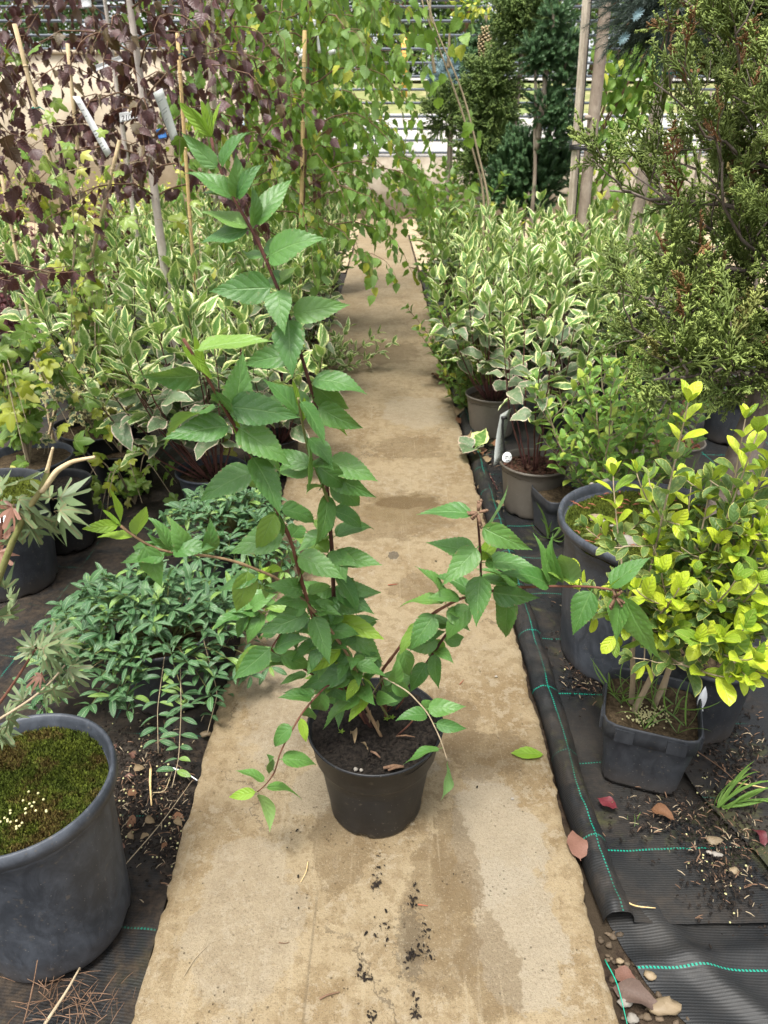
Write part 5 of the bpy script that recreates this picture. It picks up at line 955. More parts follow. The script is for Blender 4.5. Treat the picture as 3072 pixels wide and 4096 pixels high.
# the low branches that reach out to the left over the walkway side
for (tx, ty, ln_y, nsp) in ((2490, 1395, 1.72, 3), (2600, 1230, 1.80, 4), (2500, 1130, 1.85, 3), (2460, 745, 1.95, 3), (2600, 1010, 1.9, 3), (2560, 1520, 1.66, 4), (2700, 1560, 1.6, 4), (2900, 1480, 1.6, 4), (2960, 1250, 1.62, 5)):
    e = P(tx, ty, ln_y); i = int(np.argmin(np.abs(tr[:, 2] - max(.62, e[2] - .05)))); p = tr[i]; L = np.linalg.norm(e - p); jbranch(p, nrmz(e - p) + [0, 0, -.1], nrmz(e - p) + [0, 0, .15], L * .98, .009, nsp, q_, sub=6)
jun.finish(300, 'spray', 'small_sprays')

# ------------------------------------------------------------------ golden privet in the square pot (front right)
cn = [G(*S('E', x, y), GZ + .205) for x, y in ()]
SQ = (.487, 1.262); gp = Plant('golden_shrub', 'golden-leaved shrub in the square grey pot at the right front', 'potted shrub', (SQ[0], SQ[1], GZ))
def CS2(x, y): return 1536 + x / 1.08, 2048 + y / 1.08
c4 = [G(*CS2(x, y), GZ + .20) for x, y in ((917, 912), (1392, 1022), (1405, 745), (948, 640))]
ctr = sum(c4) / 4; SQ = (ctr[0], ctr[1]); gp.root.location = (SQ[0], SQ[1], GZ); gp.loc = np.array([SQ[0], SQ[1], GZ]); e_ = c4[1] - c4[0]; rot = math.atan2(e_[1], e_[0]); ss = .5 * (np.linalg.norm(e_) + np.linalg.norm(c4[2] - c4[1]))
zg = square_pot(gp.root, SQ, min(ss, .22), .20, rot, 'dark_pot', seed=5)
print('square', ctr, rot, ss)
q_ = np.random.RandomState(71); b = MB()
for i in range(150):
    cx_, cy_ = G(*CS2(1130 + q_.normal(0, 45), 893 + q_.normal(0, 22)), zg)[:2]; b.blob((cx_, cy_, zg + .008 + q_.rand() * .004), q_.uniform(.0018, .0027), 6, 5)
b.obj('fertiliser_pellets', M['pellet'], gp.root, kind='stuff')
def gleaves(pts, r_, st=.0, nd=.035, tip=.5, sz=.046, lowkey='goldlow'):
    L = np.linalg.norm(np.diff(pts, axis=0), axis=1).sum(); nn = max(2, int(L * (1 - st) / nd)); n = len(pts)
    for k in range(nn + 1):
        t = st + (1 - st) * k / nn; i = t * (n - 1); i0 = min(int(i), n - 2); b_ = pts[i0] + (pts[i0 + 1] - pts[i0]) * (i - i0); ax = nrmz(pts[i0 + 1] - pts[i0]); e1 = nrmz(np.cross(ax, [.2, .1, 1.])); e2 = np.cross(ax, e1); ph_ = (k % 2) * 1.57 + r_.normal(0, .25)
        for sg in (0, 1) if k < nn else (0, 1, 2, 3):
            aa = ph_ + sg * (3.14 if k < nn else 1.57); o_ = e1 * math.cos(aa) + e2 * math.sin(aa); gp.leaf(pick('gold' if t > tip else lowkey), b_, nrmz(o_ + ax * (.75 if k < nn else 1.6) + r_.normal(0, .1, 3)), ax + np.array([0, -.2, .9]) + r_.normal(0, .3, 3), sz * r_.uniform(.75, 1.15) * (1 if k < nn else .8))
def gp_px(x, y, Y): return P(2200 + x / 1.702, 1600 + y / 1.702, Y)
bases = [G(*CS2(x, y), zg) for x, y in ((1070, 820), (1078, 858), (1165, 838), (1200, 790))]
tips = [  # (pixel x, y in the crop, depth, via)
 (940, 20, 1.22), (1410, 230, 1.20), (1330, 130, 1.26), (590, 500, 1.36), (430, 520, 1.38), (960, 590, 1.32), (1330, 680, 1.20), (1450, 480, 1.24), (1230, 760, 1.22), (780, 740, 1.34), (700, 990, 1.24), (1040, 1010, 1.22), (1190, 1090, 1.18), (760, 1180, 1.18), (1000, 1200, 1.18), (590, 1290, 1.15), (880, 1280, 1.12), (1260, 1230, 1.10),
 (1420, 1250, 1.08), (200, 1300, 1.34), (300, 1460, 1.34), (440, 1600, 1.24), (1000, 1640, 1.06), (1180, 1620, 1.05), (1240, 1880, 1.02), (1380, 1760, 1.0), (1470, 1860, 1.0), (1400, 1450, 1.08), (640, 1780, 1.2), (860, 1560, 1.15), (1440, 900, 1.18), (1150, 980, 1.2), (900, 1440, 1.16), (1080, 1420, 1.14), (1320, 1560, 1.06), (1470, 1120, 1.12), (1500, 700, 1.2), (1550, 300, 1.24), (1560, 1350, 1.08), (1600, 1000, 1.15), (1560, 1650, 1.04), (1100, 560, 1.26), (700, 860, 1.28)]
mains = []
for i, (bx, (mx, my, my_)) in enumerate(zip(bases, ((560, 1700, 1.27), (780, 1680, 1.22), (880, 1640, 1.23), (860, 1560, 1.25)))):
    m = gp_px(mx, my, my_); hub = m + np.array([.03 * i, .0, .07]); pts = dense([bx - [0, 0, .01], (bx + m) / 2 + [.003, 0, 0], m, hub], 20); mains.append(pts); gp.stem(pts, np.linspace(.0072, .0048, 20), 'stem_tan', 8)
hubs = [m[-1] for m in mains]
for i, (x, y, Y) in enumerate(tips):
    e = gp_px(x, y, Y); hb = hubs[i % 4] if x > 500 else hubs[0]; L = np.linalg.norm(e - hb); m1 = hb * .55 + e * .45 + np.array([.0, 0, -.05 * min(1, L * 3)]) if e[2] > hb[2] else hb * .5 + e * .5 + [0, 0, .05]
    pts = dense([hb, m1, e * .85 + m1 * .15 + [0, 0, -.01 if e[2] > hb[2] else .01], e], 18); gp.stem(pts, np.linspace(.0032, .0012, 18), 'stem_tan', 6)
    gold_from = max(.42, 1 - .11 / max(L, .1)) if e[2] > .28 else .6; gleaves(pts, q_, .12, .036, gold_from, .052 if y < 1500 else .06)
    for k in range(3):
        t = q_.uniform(.2, .75); b0 = pts[int(t * 17)]; dd = unit(q_.rand() * 6.28, q_.uniform(-.1, .6)); p2 = curve(b0, dd, dd + [0, 0, .3], q_.uniform(.05, .10), 6, .1, q_); gp.stem(p2, .0012, 'stem_tan', 4, 'twig'); gleaves(p2, q_, .2, .034, 1.1 if q_.rand() < .7 else .3, .044)
# weeds in the pot
for i in range(16):
    a = q_.rand() * 6.28; p = np.array([SQ[0] + q_.uniform(-.08, .08), SQ[1] + q_.uniform(-.08, .08), zg]); 
    for j in range(3): gp.leaf(pick('grass'), p, unit(q_.rand() * 6.28, q_.uniform(.6, 1.3)), q_.normal(0, 1, 3), q_.uniform(.05, .12))
gp.finish(300, stuffname='inner_leaves')
# label stuck in the square pot
p = G(*CS2(1365, 860), zg - .01); pt = P(*CS2(1388, 758), p[1] + .0); o = MB().grid(np.array([[[p[0] - .008 + q * .001, p[1] + .002 * q, p[2]], [p[0] + .008, p[1], p[2]]] for q in (0,)] + [[[pt[0] * t + p[0] * (1 - t) - .012 * math.sin(2.6 * t + .4), p[1], p[2] + (pt[2] - p[2]) * t], [pt[0] * t + p[0] * (1 - t) + .012 * math.sin(2.6 * t + .4), p[1] + .004, p[2] + (pt[2] - p[2]) * t]] for t in np.linspace(.1, 1, 7)])).obj('plant_label', M['white']); tag(o, 'curved white plastic label stuck in the square pot', 'label')
md = o.modifiers.new('thickness', 'SOLIDIFY'); md.thickness = .0008

# ------------------------------------------------------------------ big pot at lower left with moss, and the japanese maple in it
LC = (-.652, .90); mp = Plant('japanese_maple', 'bronze-green japanese maple in the large mossy grey pot at the lower left corner', 'potted tree', (LC[0], LC[1], GZ))
zm = round_pot(mp.root, LC, .168, .135, .385, 'grey_pot', 'moss_brown', lip=.030, lipw=.016, depth=.04, n=96, bumps=.012, t=.005, seed=8)
moss_tufts(mp.root, LC, .150, zm + .004, 22000, seed=8, mat='moss_brown'); q_ = np.random.RandomState(81)
b = MB()
for i in range(26): a = q_.normal(0, .022, 2); b.blob((G(110, 3260, zm)[0] + a[0], G(110, 3260, zm)[1] + a[1], zm + .016), .0024, 6, 5)
b.obj('fertiliser_pellets', M['pellet'], mp.root, kind='stuff')
def mstem(px, rad, mat='stem_tan'):
    pts = dense([P(x, y, d) if not isinstance(d, str) else G(x, y, zm - .01) for x, y, d in px], 26); mp.stem(pts, np.linspace(rad, rad * .45, 26), mat, 8); return pts
k1 = mstem([(-260, 3150, 'g'), (-140, 2700, .86), (-10, 2330, .86), (60, 2130, .86), (115, 2020, .87), (165, 1960, .88), (190, 1890, .88)], .0085, 'stem_green')
k2 = mstem([(165, 1965, .88), (230, 1880, .88), (290, 1845, .88), (380, 1828, .88)], .0048, 'cane')
k2b = mstem([(175, 1935, .88), (192, 1870, .88), (212, 1790, .88)], .0036, 'cane')
k3 = mstem([(-260, 3150, 'g'), (-120, 2950, .86), (10, 2800, .87), (90, 2680, .88), (145, 2590, .88)], .004, 'stem_red')
k4 = mstem([(-260, 3150, 'g'), (-150, 2960, .84), (60, 2840, .86), (180, 2760, .88), (260, 2660, .90)], .0035, 'stem_tan')
k5 = mstem([(-260, 3150, 'g'), (-100, 2600, .92), (5, 2300, .92), (8, 2000, .93)], .004, 'stem_red')
acl = [(50, 2000, -60, 2080, .075), (50, 2000, 180, 1990, .07), (55, 2010, 110, 2190, .085), (55, 2010, 20, 2120, .06), (215, 1995, 380, 1965, .085), (215, 2000, 120, 1930, .06), (215, 2045, 310, 2130, .08), (215, 2045, 330, 2030, .07), (210, 2060, 150, 2160, .06), (130, 2030, 150, 2190, .07), (60, 1930, 170, 1900, .06), (30, 1945, -60, 1920, .06), (120, 2100, 170, 2180, .055), (-10, 1960, 60, 1900, .05), (20, 2150, 80, 2210, .05), (-20, 2200, 40, 2250, .05),
 (140, 2600, 260, 2560, .055), (140, 2600, 90, 2530, .05), (150, 2590, 300, 2620, .055), (150, 2600, 210, 2500, .05), (170, 2620, 250, 2680, .05), (140, 2590, 60, 2640, .05), (190, 2560, 290, 2500, .05), (210, 2610, 130, 2680, .045), (230, 2580, 320, 2570, .045),
 (260, 2680, 370, 2650, .06), (260, 2680, 340, 2740, .06), (250, 2690, 150, 2740, .055), (210, 2740, 130, 2810, .055), (210, 2740, 230, 2850, .05), (190, 2760, 280, 2790, .05), (100, 2810, 60, 2760, .05), (290, 2670, 270, 2600, .05), (180, 2700, 110, 2720, .045),
 (20, 2450, 90, 2400, .05), (10, 2440, 80, 2500, .055), (5, 2480, -40, 2380, .05), (30, 2400, 70, 2340, .04), (20, 2870, 90, 2900, .06), (10, 2860, 80, 2830, .06), (0, 2900, 60, 2980, .06), (-10, 2920, 40, 3010, .05), (10, 2150, 60, 2080, .05), (30, 2360, -30, 2300, .05)]
for j, (x0, y0, x1, y1, L) in enumerate(acl):
    Y0 = .88 + q_.uniform(-.02, .03); b_ = P(x0, y0, Y0); e = P(x1, y1, Y0 + q_.uniform(-.02, .02)); d = e - b_; mp.leaf(pick('acer'), b_, d, np.array([0, -.5, .9]) + q_.normal(0, .25, 3), max(np.linalg.norm(d) * .9, L * .7))
mp.finish(300)

# ------------------------------------------------------------------ canes, trunks, weeping trees
def ground_of(p_top, p_low, z=GZ):
    d = p_low - p_top; t = (z - p_low[2]) / d[2]; return p_low + d * t
def cane(label, a, b_, Y, r, mat='cane', Y2=None, grp='bamboo canes', ties=()):
    t0, t1 = P(*a, Y), P(*b_, Y2 or Y); g = ground_of(t0, t1); o = Plant('bamboo_cane', label, 'cane', g, None); n = 14; pts = np.array([t0 + (g - t0) * k / n for k in range(n + 1)])
    rad = np.full(n + 1, r); MB().tube(pts, rad, 8).obj('pole', M[mat], o.root)
    b = MB()
    for k in range(1, n, 2): c = pts[k]; ax = nrmz(g - t0) * .004; b.tube([c - ax, c, c + ax], [r * 1.0, r * 1.16, r * 1.0], 8)
    b.obj('joints', M[mat], o.root)
    for (x, y) in ties:
        c = P(x, y, Y); k = np.argmin(np.linalg.norm(pts - c, axis=1)); tt = MB(); c = t0 + (g - t0) * ((c[2] - t0[2]) / (g[2] - t0[2])); an = np.linspace(0, 6.28, 13)
        tt.tube([c + np.array([math.cos(q) * r * 1.7, math.sin(q) * r * 1.7, .003 * math.sin(q)]) for q in an], .0018, 4, False).tube([c + [r * 1.7, 0, 0], c + [r * 4, -.004, -.012]], .0016, 4); tt.obj('tie', M['teal_tie'], o.root)
    return o
cane('long bamboo cane leaning at far left among purple leaves', (58, 96), (262, 880), 3.0, .0085, ties=((160, 430),))
cane('short bamboo cane leaning right, left of the pale trunk', (478, 562), (402, 880), 3.1, .0075)
cane('bamboo cane with a teal tie, right of the pale trunk', (709, 132), (752, 760), 3.1, .0072, 'cane_y', ties=((712, 215),))
cane('thin bamboo cane behind the white label strip', (270, 174), (318, 670), 4.2, .010)
cane('yellow bamboo cane standing in the weeping green birch', (1219, 122), (1208, 690), 4.3, .011, 'cane_y', ties=((1214, 270), (1212, 450)))
cane('thin cane at the left edge behind the shrubs', (5, 700), (60, 980), 3.4, .008)
# square timber stake with the young tree tied to it (left)
a, b_ = P(831, -260, 5.6), P(853, 434, 5.6); g = ground_of(a, b_)
o = thing('timber_stake', 'square weathered timber stake left of the weeping green birch', 'stake', g); MB().tube([a, g], .026, 4).obj('post', M['stake'], o, False)

def hang_tree(name, label, tpts, r0, key, nb, bl, size, seed, z0, bark='birch_bark', cap=300, knots=(), drop=1., span=(0, 6.28), nl=11, group=None, minz=.5, up=.5, tn=18, mat='twig_brown', minpx=0):
    r_ = np.random.RandomState(seed); tp = dense(tpts, 50); pl = Plant(name, label, 'tree', (tp[0][0], tp[0][1], tp[0][2]), group)
    rad = np.linspace(r0, r0 * .3, 50) * (1 + .05 * np.sin(np.arange(50) * 1.7)); tko = pl.stem(tp, rad, bark, 12, 'trunk')
    for (zk, a) in knots: i = int(np.argmin(abs(tp[:, 2] - zk))); c = tp[i] + np.array([math.cos(a), math.sin(a), 0]) * rad[i] * .85; MB().blob(c, rad[i] * .42, 8, 6, i, .2, (.6, .6, 1.2)).obj('knot', M['grey_bark'], tko)
    zs_ = [i for i in range(50) if tp[i][2] > z0]
    for k in range(nb):
        i = zs_[int(len(zs_) * (k + r_.rand() * .8) / (nb + .5))]; a = span[0] + (span[1] - span[0]) * ((k * .618 + r_.rand() * .12) % 1); L = bl * r_.uniform(.55, 1.1)
        pts = curve(tp[i], unit(a, up + r_.normal(0, .15)), unit(a + r_.normal(0, .3), -1.25 * drop), L, 12, .12, r_); pts[:, 2] = np.maximum(pts[:, 2], minz); pl.stem(pts, np.linspace(.0042, .0008, 13), mat, 5, 'branch')
        subs = [pts]
        for q in range(3):
            j = r_.randint(3, 11); p2 = curve(pts[j], unit(a + r_.normal(0, .8), -.1), unit(a + r_.normal(0, .5), -1.3 * drop), L * r_.uniform(.25, .5), 7, .12, r_); p2[:, 2] = np.maximum(p2[:, 2], minz); subs.append(p2); pl.stem(p2, np.linspace(.002, .0007, 8), mat, 4, 'twig')
        for sp in subs:
            m = nl if sp is pts else nl // 2
            for q in range(m):
                t = (q + .7) / m * (len(sp) - 1); j = min(int(t), len(sp) - 2); b0 = sp[j] + (sp[j + 1] - sp[j]) * (t - j); d = np.array([r_.normal(0, .5), r_.normal(0, .5), -.85]) + nrmz(sp[j + 1] - sp[j]) * .3
                pl.leaf(pick(key), b0, d, unit(r_.rand() * 6.28, r_.normal(.15, .3)) + np.array([0, -.35, 0]), size * r_.uniform(.7, 1.2))
    return pl.finish(cap, minpx=minpx)
t0, t1 = P(516, 0, 3.35), P(622, 800, 3.35); g = ground_of(t0, t1); up_ = t0 + (t0 - t1) * .9
hang_tree('purple_birch', 'purple-leaved birch with the pale knotted trunk, left of the tall shrub', [g, t1, P(575, 400, 3.35), t0, up_], .026, 'purple', 32, .85, .058, 91, 1.15, knots=[(P(0, y, 3.35)[2], -1.2) for y in (190, 360, 530, 650)], minz=.85, group='purple birches', nl=16)
hang_tree('purple_birch', 'purple birch whose large leaves hang nearest in the top left corner', [(-1.62, 1.95, GZ), (-1.58, 2.0, 1.0), (-1.50, 2.05, 2.2)], .02, 'purple', 30, .85, .062, 92, 1.25, minz=1.05, span=(-1.0, 1.9), up=.45, group='purple birches', nl=11)
hang_tree('purple_birch', 'purple birch behind the square timber stake, in front of the beige wall', [(-1.75, 5.3, GZ), (-1.72, 5.3, 1.2), (-1.70, 5.3, 2.9)], .024, 'purple', 34, 1.1, .075, 93, 1.2, minz=1.0, group='purple birches', cap=200, nl=14)
hang_tree('purple_birch', 'purple birch at the far left behind the leaning cane', [(-2.75, 4.6, GZ), (-2.7, 4.6, 1.2), (-2.65, 4.6, 2.8)], .024, 'purple', 28, 1.0, .068, 94, 1.1, minz=.9, group='purple birches', cap=250, nl=14)
t0, t1 = P(1262, -60, 4.35), P(1222, 640, 4.35)
hang_tree('weeping_birch', 'green weeping birch hanging around the yellow bamboo cane', [ground_of(t0, t1), t1, t0 + [0, 0, .3]], .014, 'birch', 40, .95, .075, 95, .85, 'twig_brown', minz=.62, nl=20, group='weeping birches')
hang_tree('weeping_birch', 'green weeping birch whose strands overhang the left side of the walkway', [(-.50, 5.6, GZ), (-.50, 5.6, 1.2), (-.42, 5.6, 2.6)], .018, 'birch', 44, .82, .080, 96, .95, 'twig_brown', minz=.5, nl=19, group='weeping birches')
hang_tree('weeping_birch', 'green weeping birch between the square stake and the yellow cane', [(-.98, 5.9, GZ), (-1.0, 5.9, 1.2), (-.98, 5.9, 2.7)], .018, 'birch', 34, 1.0, .08, 97, 1.3, 'grey_bark', minz=1.0, nl=10, group='weeping birches', cap=200)
hang_tree('weeping_birch', 'farthest green weeping birch at the left of the walkway end', [(-.62, 7.4, GZ), (-.62, 7.4, 1.2), (-.55, 7.4, 2.8)], .02, 'birch', 34, 1.2, .09, 197, .9, 'twig_brown', minz=.4, nl=18, group='weeping birches', cap=200)
# yellow-leaved twig mass at the very top
hang_tree('yellow_tree', 'yellow-green leafy crown at the top edge above the square stake', [(-1.72, 6.8, GZ), (-1.70, 6.8, 2.0), (-1.62, 6.8, 3.3)], .02, 'yellow', 20, .8, .09, 98, 2.45, 'grey_bark', minz=2.25, nl=12, drop=.3, cap=200)
# two long bare bending stems with a few leaves (right of the walkway's far end)
def tree_lines(name, label, Y, lines, rad, mat, leaves, key, size, seed, cat='tree', group=None, rad1=.35):
    r_ = np.random.RandomState(seed); first = P(*lines[0][-1], Y); g = np.array([first[0], Y, GZ]); pl = Plant(name, label, cat, g, group)
    for li, l in enumerate(lines):
        pts = [P(x, y, Y + .03 * li) for x, y in l]
        if li in (0,) or (isinstance(leaves, dict) and li in leaves.get('root', ())): pts.append(np.array([pts[-1][0] + .03, Y + .03 * li, GZ]))
        pts = dense(pts[::-1], 30); pl.stem(pts, np.linspace(rad, rad * rad1, 30), mat, 8)
    for (x, y) in leaves['at']:
        b0 = P(x, y, Y + r_.uniform(-.08, .08)); pl.leaf(pick(key), b0, (r_.normal(0, .5), r_.normal(0, .5), -1), unit(r_.rand() * 6.28, .2) + np.array([0, -.8, 0]), size * r_.uniform(.7, 1.25))
    return pl.finish(300)
def c3(x, y): return 1500 + x / 1.843, y / 1.843
L1 = [[c3(*q) for q in ((370, -60), (430, 190), (530, 400), (600, 560), (665, 720), (720, 960), (800, 1300), (850, 1490))], [c3(*q) for q in ((330, -80), (370, 120), (470, 340), (560, 600), (655, 850), (740, 1200), (810, 1380))], [c3(*q) for q in ((600, 130), (550, 230), (545, 400), (540, 500))], [c3(*q) for q in ((410, -60), (405, 80), (420, 180))], [c3(*q) for q in ((400, 220), (420, 400), (440, 540))]]
q_ = np.random.RandomState(5); at = [c3(x + q_.normal(0, 14), y + q_.normal(0, 14)) for x, y in [(300, 30), (450, 90), (490, 110), (600, 10), (640, 120), (680, 130), (720, 160), (600, 240), (620, 280), (330, 190), (430, 200), (350, 310), (340, 340), (440, 250), (530, 340), (600, 370), (550, 350), (370, 500), (350, 560), (480, 560), (470, 620), (440, 570), (460, 680), (510, 520), (660, 900), (700, 880), (740, 900), (760, 930), (680, 960), (740, 1000), (650, 940), (720, 800), (270, 60), (290, 90), (560, 180), (670, 220), (680, 1340), (700, 1400), (400, 130), (380, 30)]]
tree_lines('bare_stemmed_tree', 'two long bare bending stems with a few hanging yellow-green leaves right of the walkway', 4.9, L1, .011, 'stem_tan', {'at': at, 'root': (1,)}, 'birch', .095, 99)
# tied trunk and stake (right)
YT = 4.7; a, b_ = P(2412, -260, YT), P(2340, 780, YT); g = ground_of(a, b_)
o = Plant('young_tree', 'smooth grey-brown tree trunk tied to a split timber stake at the right', 'tree', g); tp = dense([g, b_, P(2390, 330, YT), P(2425, 0, YT), a], 40); tko = o.stem(tp, np.linspace(.036, .033, 40), 'grey_bark', 16, 'trunk'); MB().blob(P(2352, 470, YT - .03), .02, 8, 6, 2, .2, (1, .4, .7)).obj('knot', M['grey_bark'], tko)
a2, b2 = P(2366, -260, YT - .01), P(2290, 780, YT - .01); g2 = ground_of(a2, b2); o2 = thing('timber_stake', 'split weathered timber stake tied to the smooth trunk at the right', 'stake', g2)
MB().tube(dense([g2, b2, a2], 20), .024, 4).obj('post', M['stake'], o2, False); MB().tube(dense([g2 + [.022, -.018, 0], b2 + [.022, -.018, 0], a2 + [.022, -.018, 0]], 20), .0035, 4).obj('crack', M['black_tie'], o2)
tb = MB(); ct = (P(2300, 590, YT) + P(2362, 588, YT)) / 2
for k in range(5): an = np.linspace(0, 6.28, 25); tb.tube([ct + np.array([math.cos(q) * .075, math.sin(q) * .052, (k - 2) * .007 + .004 * math.sin(q * 2 + k)]) for q in an], .0038, 6, False)
tb.tube([ct + [.07, -.03, 0], ct + [.10, -.05, .02], ct + [.125, -.05, .045]], .004, 6).tube([ct + [.07, -.04, 0], ct + [.09, -.06, -.04], ct + [.10, -.05, -.11]], .004, 6); tag(tb.obj('rubber_tie', M['black_tie']), 'black rubber tie knotted round the smooth trunk and its stake', 'tie')
# shrub of long leaning stems with big leaves behind them
def c4_(x, y): return 2272 + x / 2.074, y / 2.074
ls_ = [[c4_(*q) for q in l] for l in (((665, 400), (480, 720), (300, 1050), (190, 1330), (120, 1640)), ((430, 410), (330, 730), (230, 1010), (150, 1300), (100, 1640)), ((700, 420), (590, 690), (470, 930), (330, 1250), (200, 1600)), ((740, 400), (690, 600), (600, 850), (430, 1150), (290, 1480)), ((620, 400), (450, 700), (350, 930), (250, 1100), (150, 1500)), ((810, 390), (740, 560), (640, 850), (560, 1150)), ((260, 620), (320, 760), (300, 900), (200, 1150)), ((300, 1480), (370, 1310), (450, 1130), (600, 1020)))]
q_ = np.random.RandomState(9); at = [c4_(q_.uniform(240, 800), q_.uniform(300, 1250)) for _ in range(210)] + [c4_(q_.uniform(30, 500), q_.uniform(1300, 1700)) for _ in range(45)]; at = [(x, y) for x, y in at if not (x > 2272 + 520 / 2.074 and y > 1000 / 2.074)]
tree_lines('long_stemmed_shrub', 'shrub of long leaning brown stems and big green leaves behind the tied trunk', 5.3, ls_, .011, 'twig_brown', {'at': at, 'root': (1, 2, 3, 4)}, 'hydr', .105, 12, 'shrub', rad1=.6)
bushy('wall_shrub', 'leafy shrub with upright shoots between the fence and the leaning stems', (2.35, 7.2), ['hydr', 'bushy'], 1.9, .7, 131, 12, .09, .3, .09, side=3, cap=250, rad=.006)

# ------------------------------------------------------------------ conifers
def poms(name, label, c, trunk, specs, key, size, seed, cat='conifer', bark='grey_bark', cap=300, tr=.03, up=.4, group=None, part='twig'):
    r_ = np.random.RandomState(seed); pl = Plant(name, label, cat, (c[0], c[1], GZ), group)
    for l in trunk: pts = dense(l, 24); pl.stem(pts, np.linspace(tr, tr * .45, 24), bark, 10, 'trunk' if l is trunk[0] else 'branch')
    for (pc, rad, n) in specs:
        pc = np.asarray(pc, float); rad = np.broadcast_to(np.asarray(rad, float), 3)
        for k in range(int(n * 1.5)):
            d = nrmz(r_.normal(0, 1, 3)); b0 = pc + d * rad * r_.uniform(.15, .8); dd = nrmz(d + np.array([0, 0, up]) + r_.normal(0, .3, 3)); pl.leaf(pick(key), b0, dd, r_.normal(0, 1, 3), size * r_.uniform(.7, 1.2))
    return pl.finish(cap, part, 'small_twigs')
def cone_specs(c, z0, z1, r, n, k=9): return [((c[0], c[1], z0 + (z1 - z0) * (i + .5) / k), (r * (1.02 - .8 * abs((i + .5) / k - .35) ** 1.3), r * (1.02 - .8 * abs((i + .5) / k - .35) ** 1.3), (z1 - z0) / k * .9), n // k) for i in range(k)]
Y = 6.5; c = P(2030, 500, Y); t = [P(2085, 160, Y), P(2085, 300, Y), P(2060, 430, Y), np.array([P(2050, 520, Y)[0], Y, GZ])]
poms('thuja', 'olive-green columnar conifer with a pale bent trunk in the middle distance', (c[0], Y), [t[::-1]], cone_specs((P(1960, 400, Y)[0], Y), P(0, 700, Y)[2], P(0, 250, Y)[2], .26, 420, 10) + [(P(2100, 60, Y), (.28, .25, .26), 130), (P(2060, 130, Y), (.15, .2, .16), 60)], 'thuja', .15, 141, tr=.035)
Y = 6.0; base = np.array([P(2150, 640, Y)[0], Y, GZ])
poms('dwarf_pine', 'dark green clipped conifer with pale bare stems and rounded tufts', (base[0], Y), [[base, P(2145, 640, Y), P(2135, 560, Y), P(2145, 420, Y), P(2140, 270, Y)], [P(2145, 600, Y), P(2170, 400, Y), P(2210, 130, Y), P(2215, 30, Y)], [P(2150, 560, Y), P(2180, 380, Y), P(2172, 240, Y)], [P(2190, 560, Y), P(2240, 340, Y), P(2265, 240, Y)]],
     [(P(2135, 210, Y), (.11, .12, .13), 75), (P(2195, 200, Y), (.13, .12, .12), 80), (P(2270, 190, Y), (.15, .13, .16), 110), (P(2225, 60, Y), (.14, .13, .16), 100), (P(2195, 425, Y), (.16, .15, .17), 120), (P(2245, 470, Y), (.15, .15, .17), 110), (P(2260, 330, Y), (.12, .12, .20), 90), (P(2215, 540, Y), (.12, .12, .15), 70), (P(2165, 260, Y), (.1, .1, .1), 40)], 'yew', .075, 142, tr=.022)
Y = 6.2; c = P(2110, 700, Y)
poms('dwarf_spruce', 'low dark blue-green dwarf spruce below the clipped conifer', (c[0], Y), [[(c[0], Y, GZ), (c[0], Y, 1.1)]], [(P(x, y, Y), (r, r, r * 1.2), n) for x, y, r, n in ((2040, 700, .2, 150), (2110, 640, .2, 150), (2190, 690, .2, 140), (2120, 780, .24, 120), (2060, 610, .12, 60), (2000, 760, .15, 60), (2240, 660, .12, 60))], 'yew', .10, 143, up=.9)
Y = 8.5; c = P(1820, 320, Y); st = P(1805, 560, Y)
poms('blue_spruce', 'small round blue spruce grafted on a tall stem, beyond the bare bending stems', (st[0], Y), [[(st[0], Y, GZ), P(1808, 480, Y), P(1818, 350, Y)]], [(P(1800, 330, Y), (.2, .2, .17), 120), (P(1860, 300, Y), (.2, .2, .2), 120), (P(1840, 250, Y), (.12, .12, .12), 40)], 'blue', .14, 144, tr=.035)
Y = 8.2; poms('pine', 'slender olive pine shrub below and left of the round blue spruce', (P(1780, 480, Y)[0], Y), [[(P(1800, 480, Y)[0], Y, GZ), P(1800, 450, Y)]], [(P(1785, 450, Y), (.2, .2, .25), 110)], 'thuja', .16, 145, tr=.03)
Y = 7.2; tr_ = [(P(1925, 500, Y)[0], Y, GZ), P(1920, 300, Y), P(1930, 160, Y), P(1945, 60, Y)]
pn = poms('standard_tree', 'small tree with a pale stem, dark tufts and a yellowish crown at the top edge', (tr_[0][0], Y), [tr_], [(P(1960, 130, Y), (.11, .1, .1), 45), (P(1905, 220, Y), (.13, .1, .1), 50)], 'yew', .10, 146, tr=.03)
r_ = np.random.RandomState(3); yc = Plant('yellow_crown_tree', 'yellow and green variegated small crown at the top edge left of the clipped conifer', 'tree', (tr_[0][0] + .05, Y + .1, GZ)); yc.stem(dense([(tr_[0][0] + .05, Y + .1, GZ), P(1945, 60, Y + .1), P(1950, 20, Y + .1)], 12), .012, 'grey_bark')
for i in range(160): d = nrmz(r_.normal(0, 1, 3)); yc.leaf(pick('yellow' if r_.rand() < .6 else 'bushy'), P(1945, 15, Y + .1) + d * np.array([.28, .2, .12]) * r_.rand() ** .4, d + [0, 0, -.2], r_.normal(0, 1, 3), .06)
yc.finish(160)
cn_ = MB(); pc = P(1938, 180, Y - .1)
for i in range(110):
    t = i / 110; a = i * 2.4; rr_ = .062 * math.sin(math.pi * (.12 + .84 * t)) ** .6; p = pc + [math.cos(a) * rr_ * .8, math.sin(a) * rr_ * .8, .13 - .26 * t]; cn_.blob(p, .014, 5, 4, i, .1, (1, 1, .6))
tag(cn_.obj('woven_cone', M['cane']), 'large tan cone shape hanging beside the pale stem in the middle distance', 'cone')
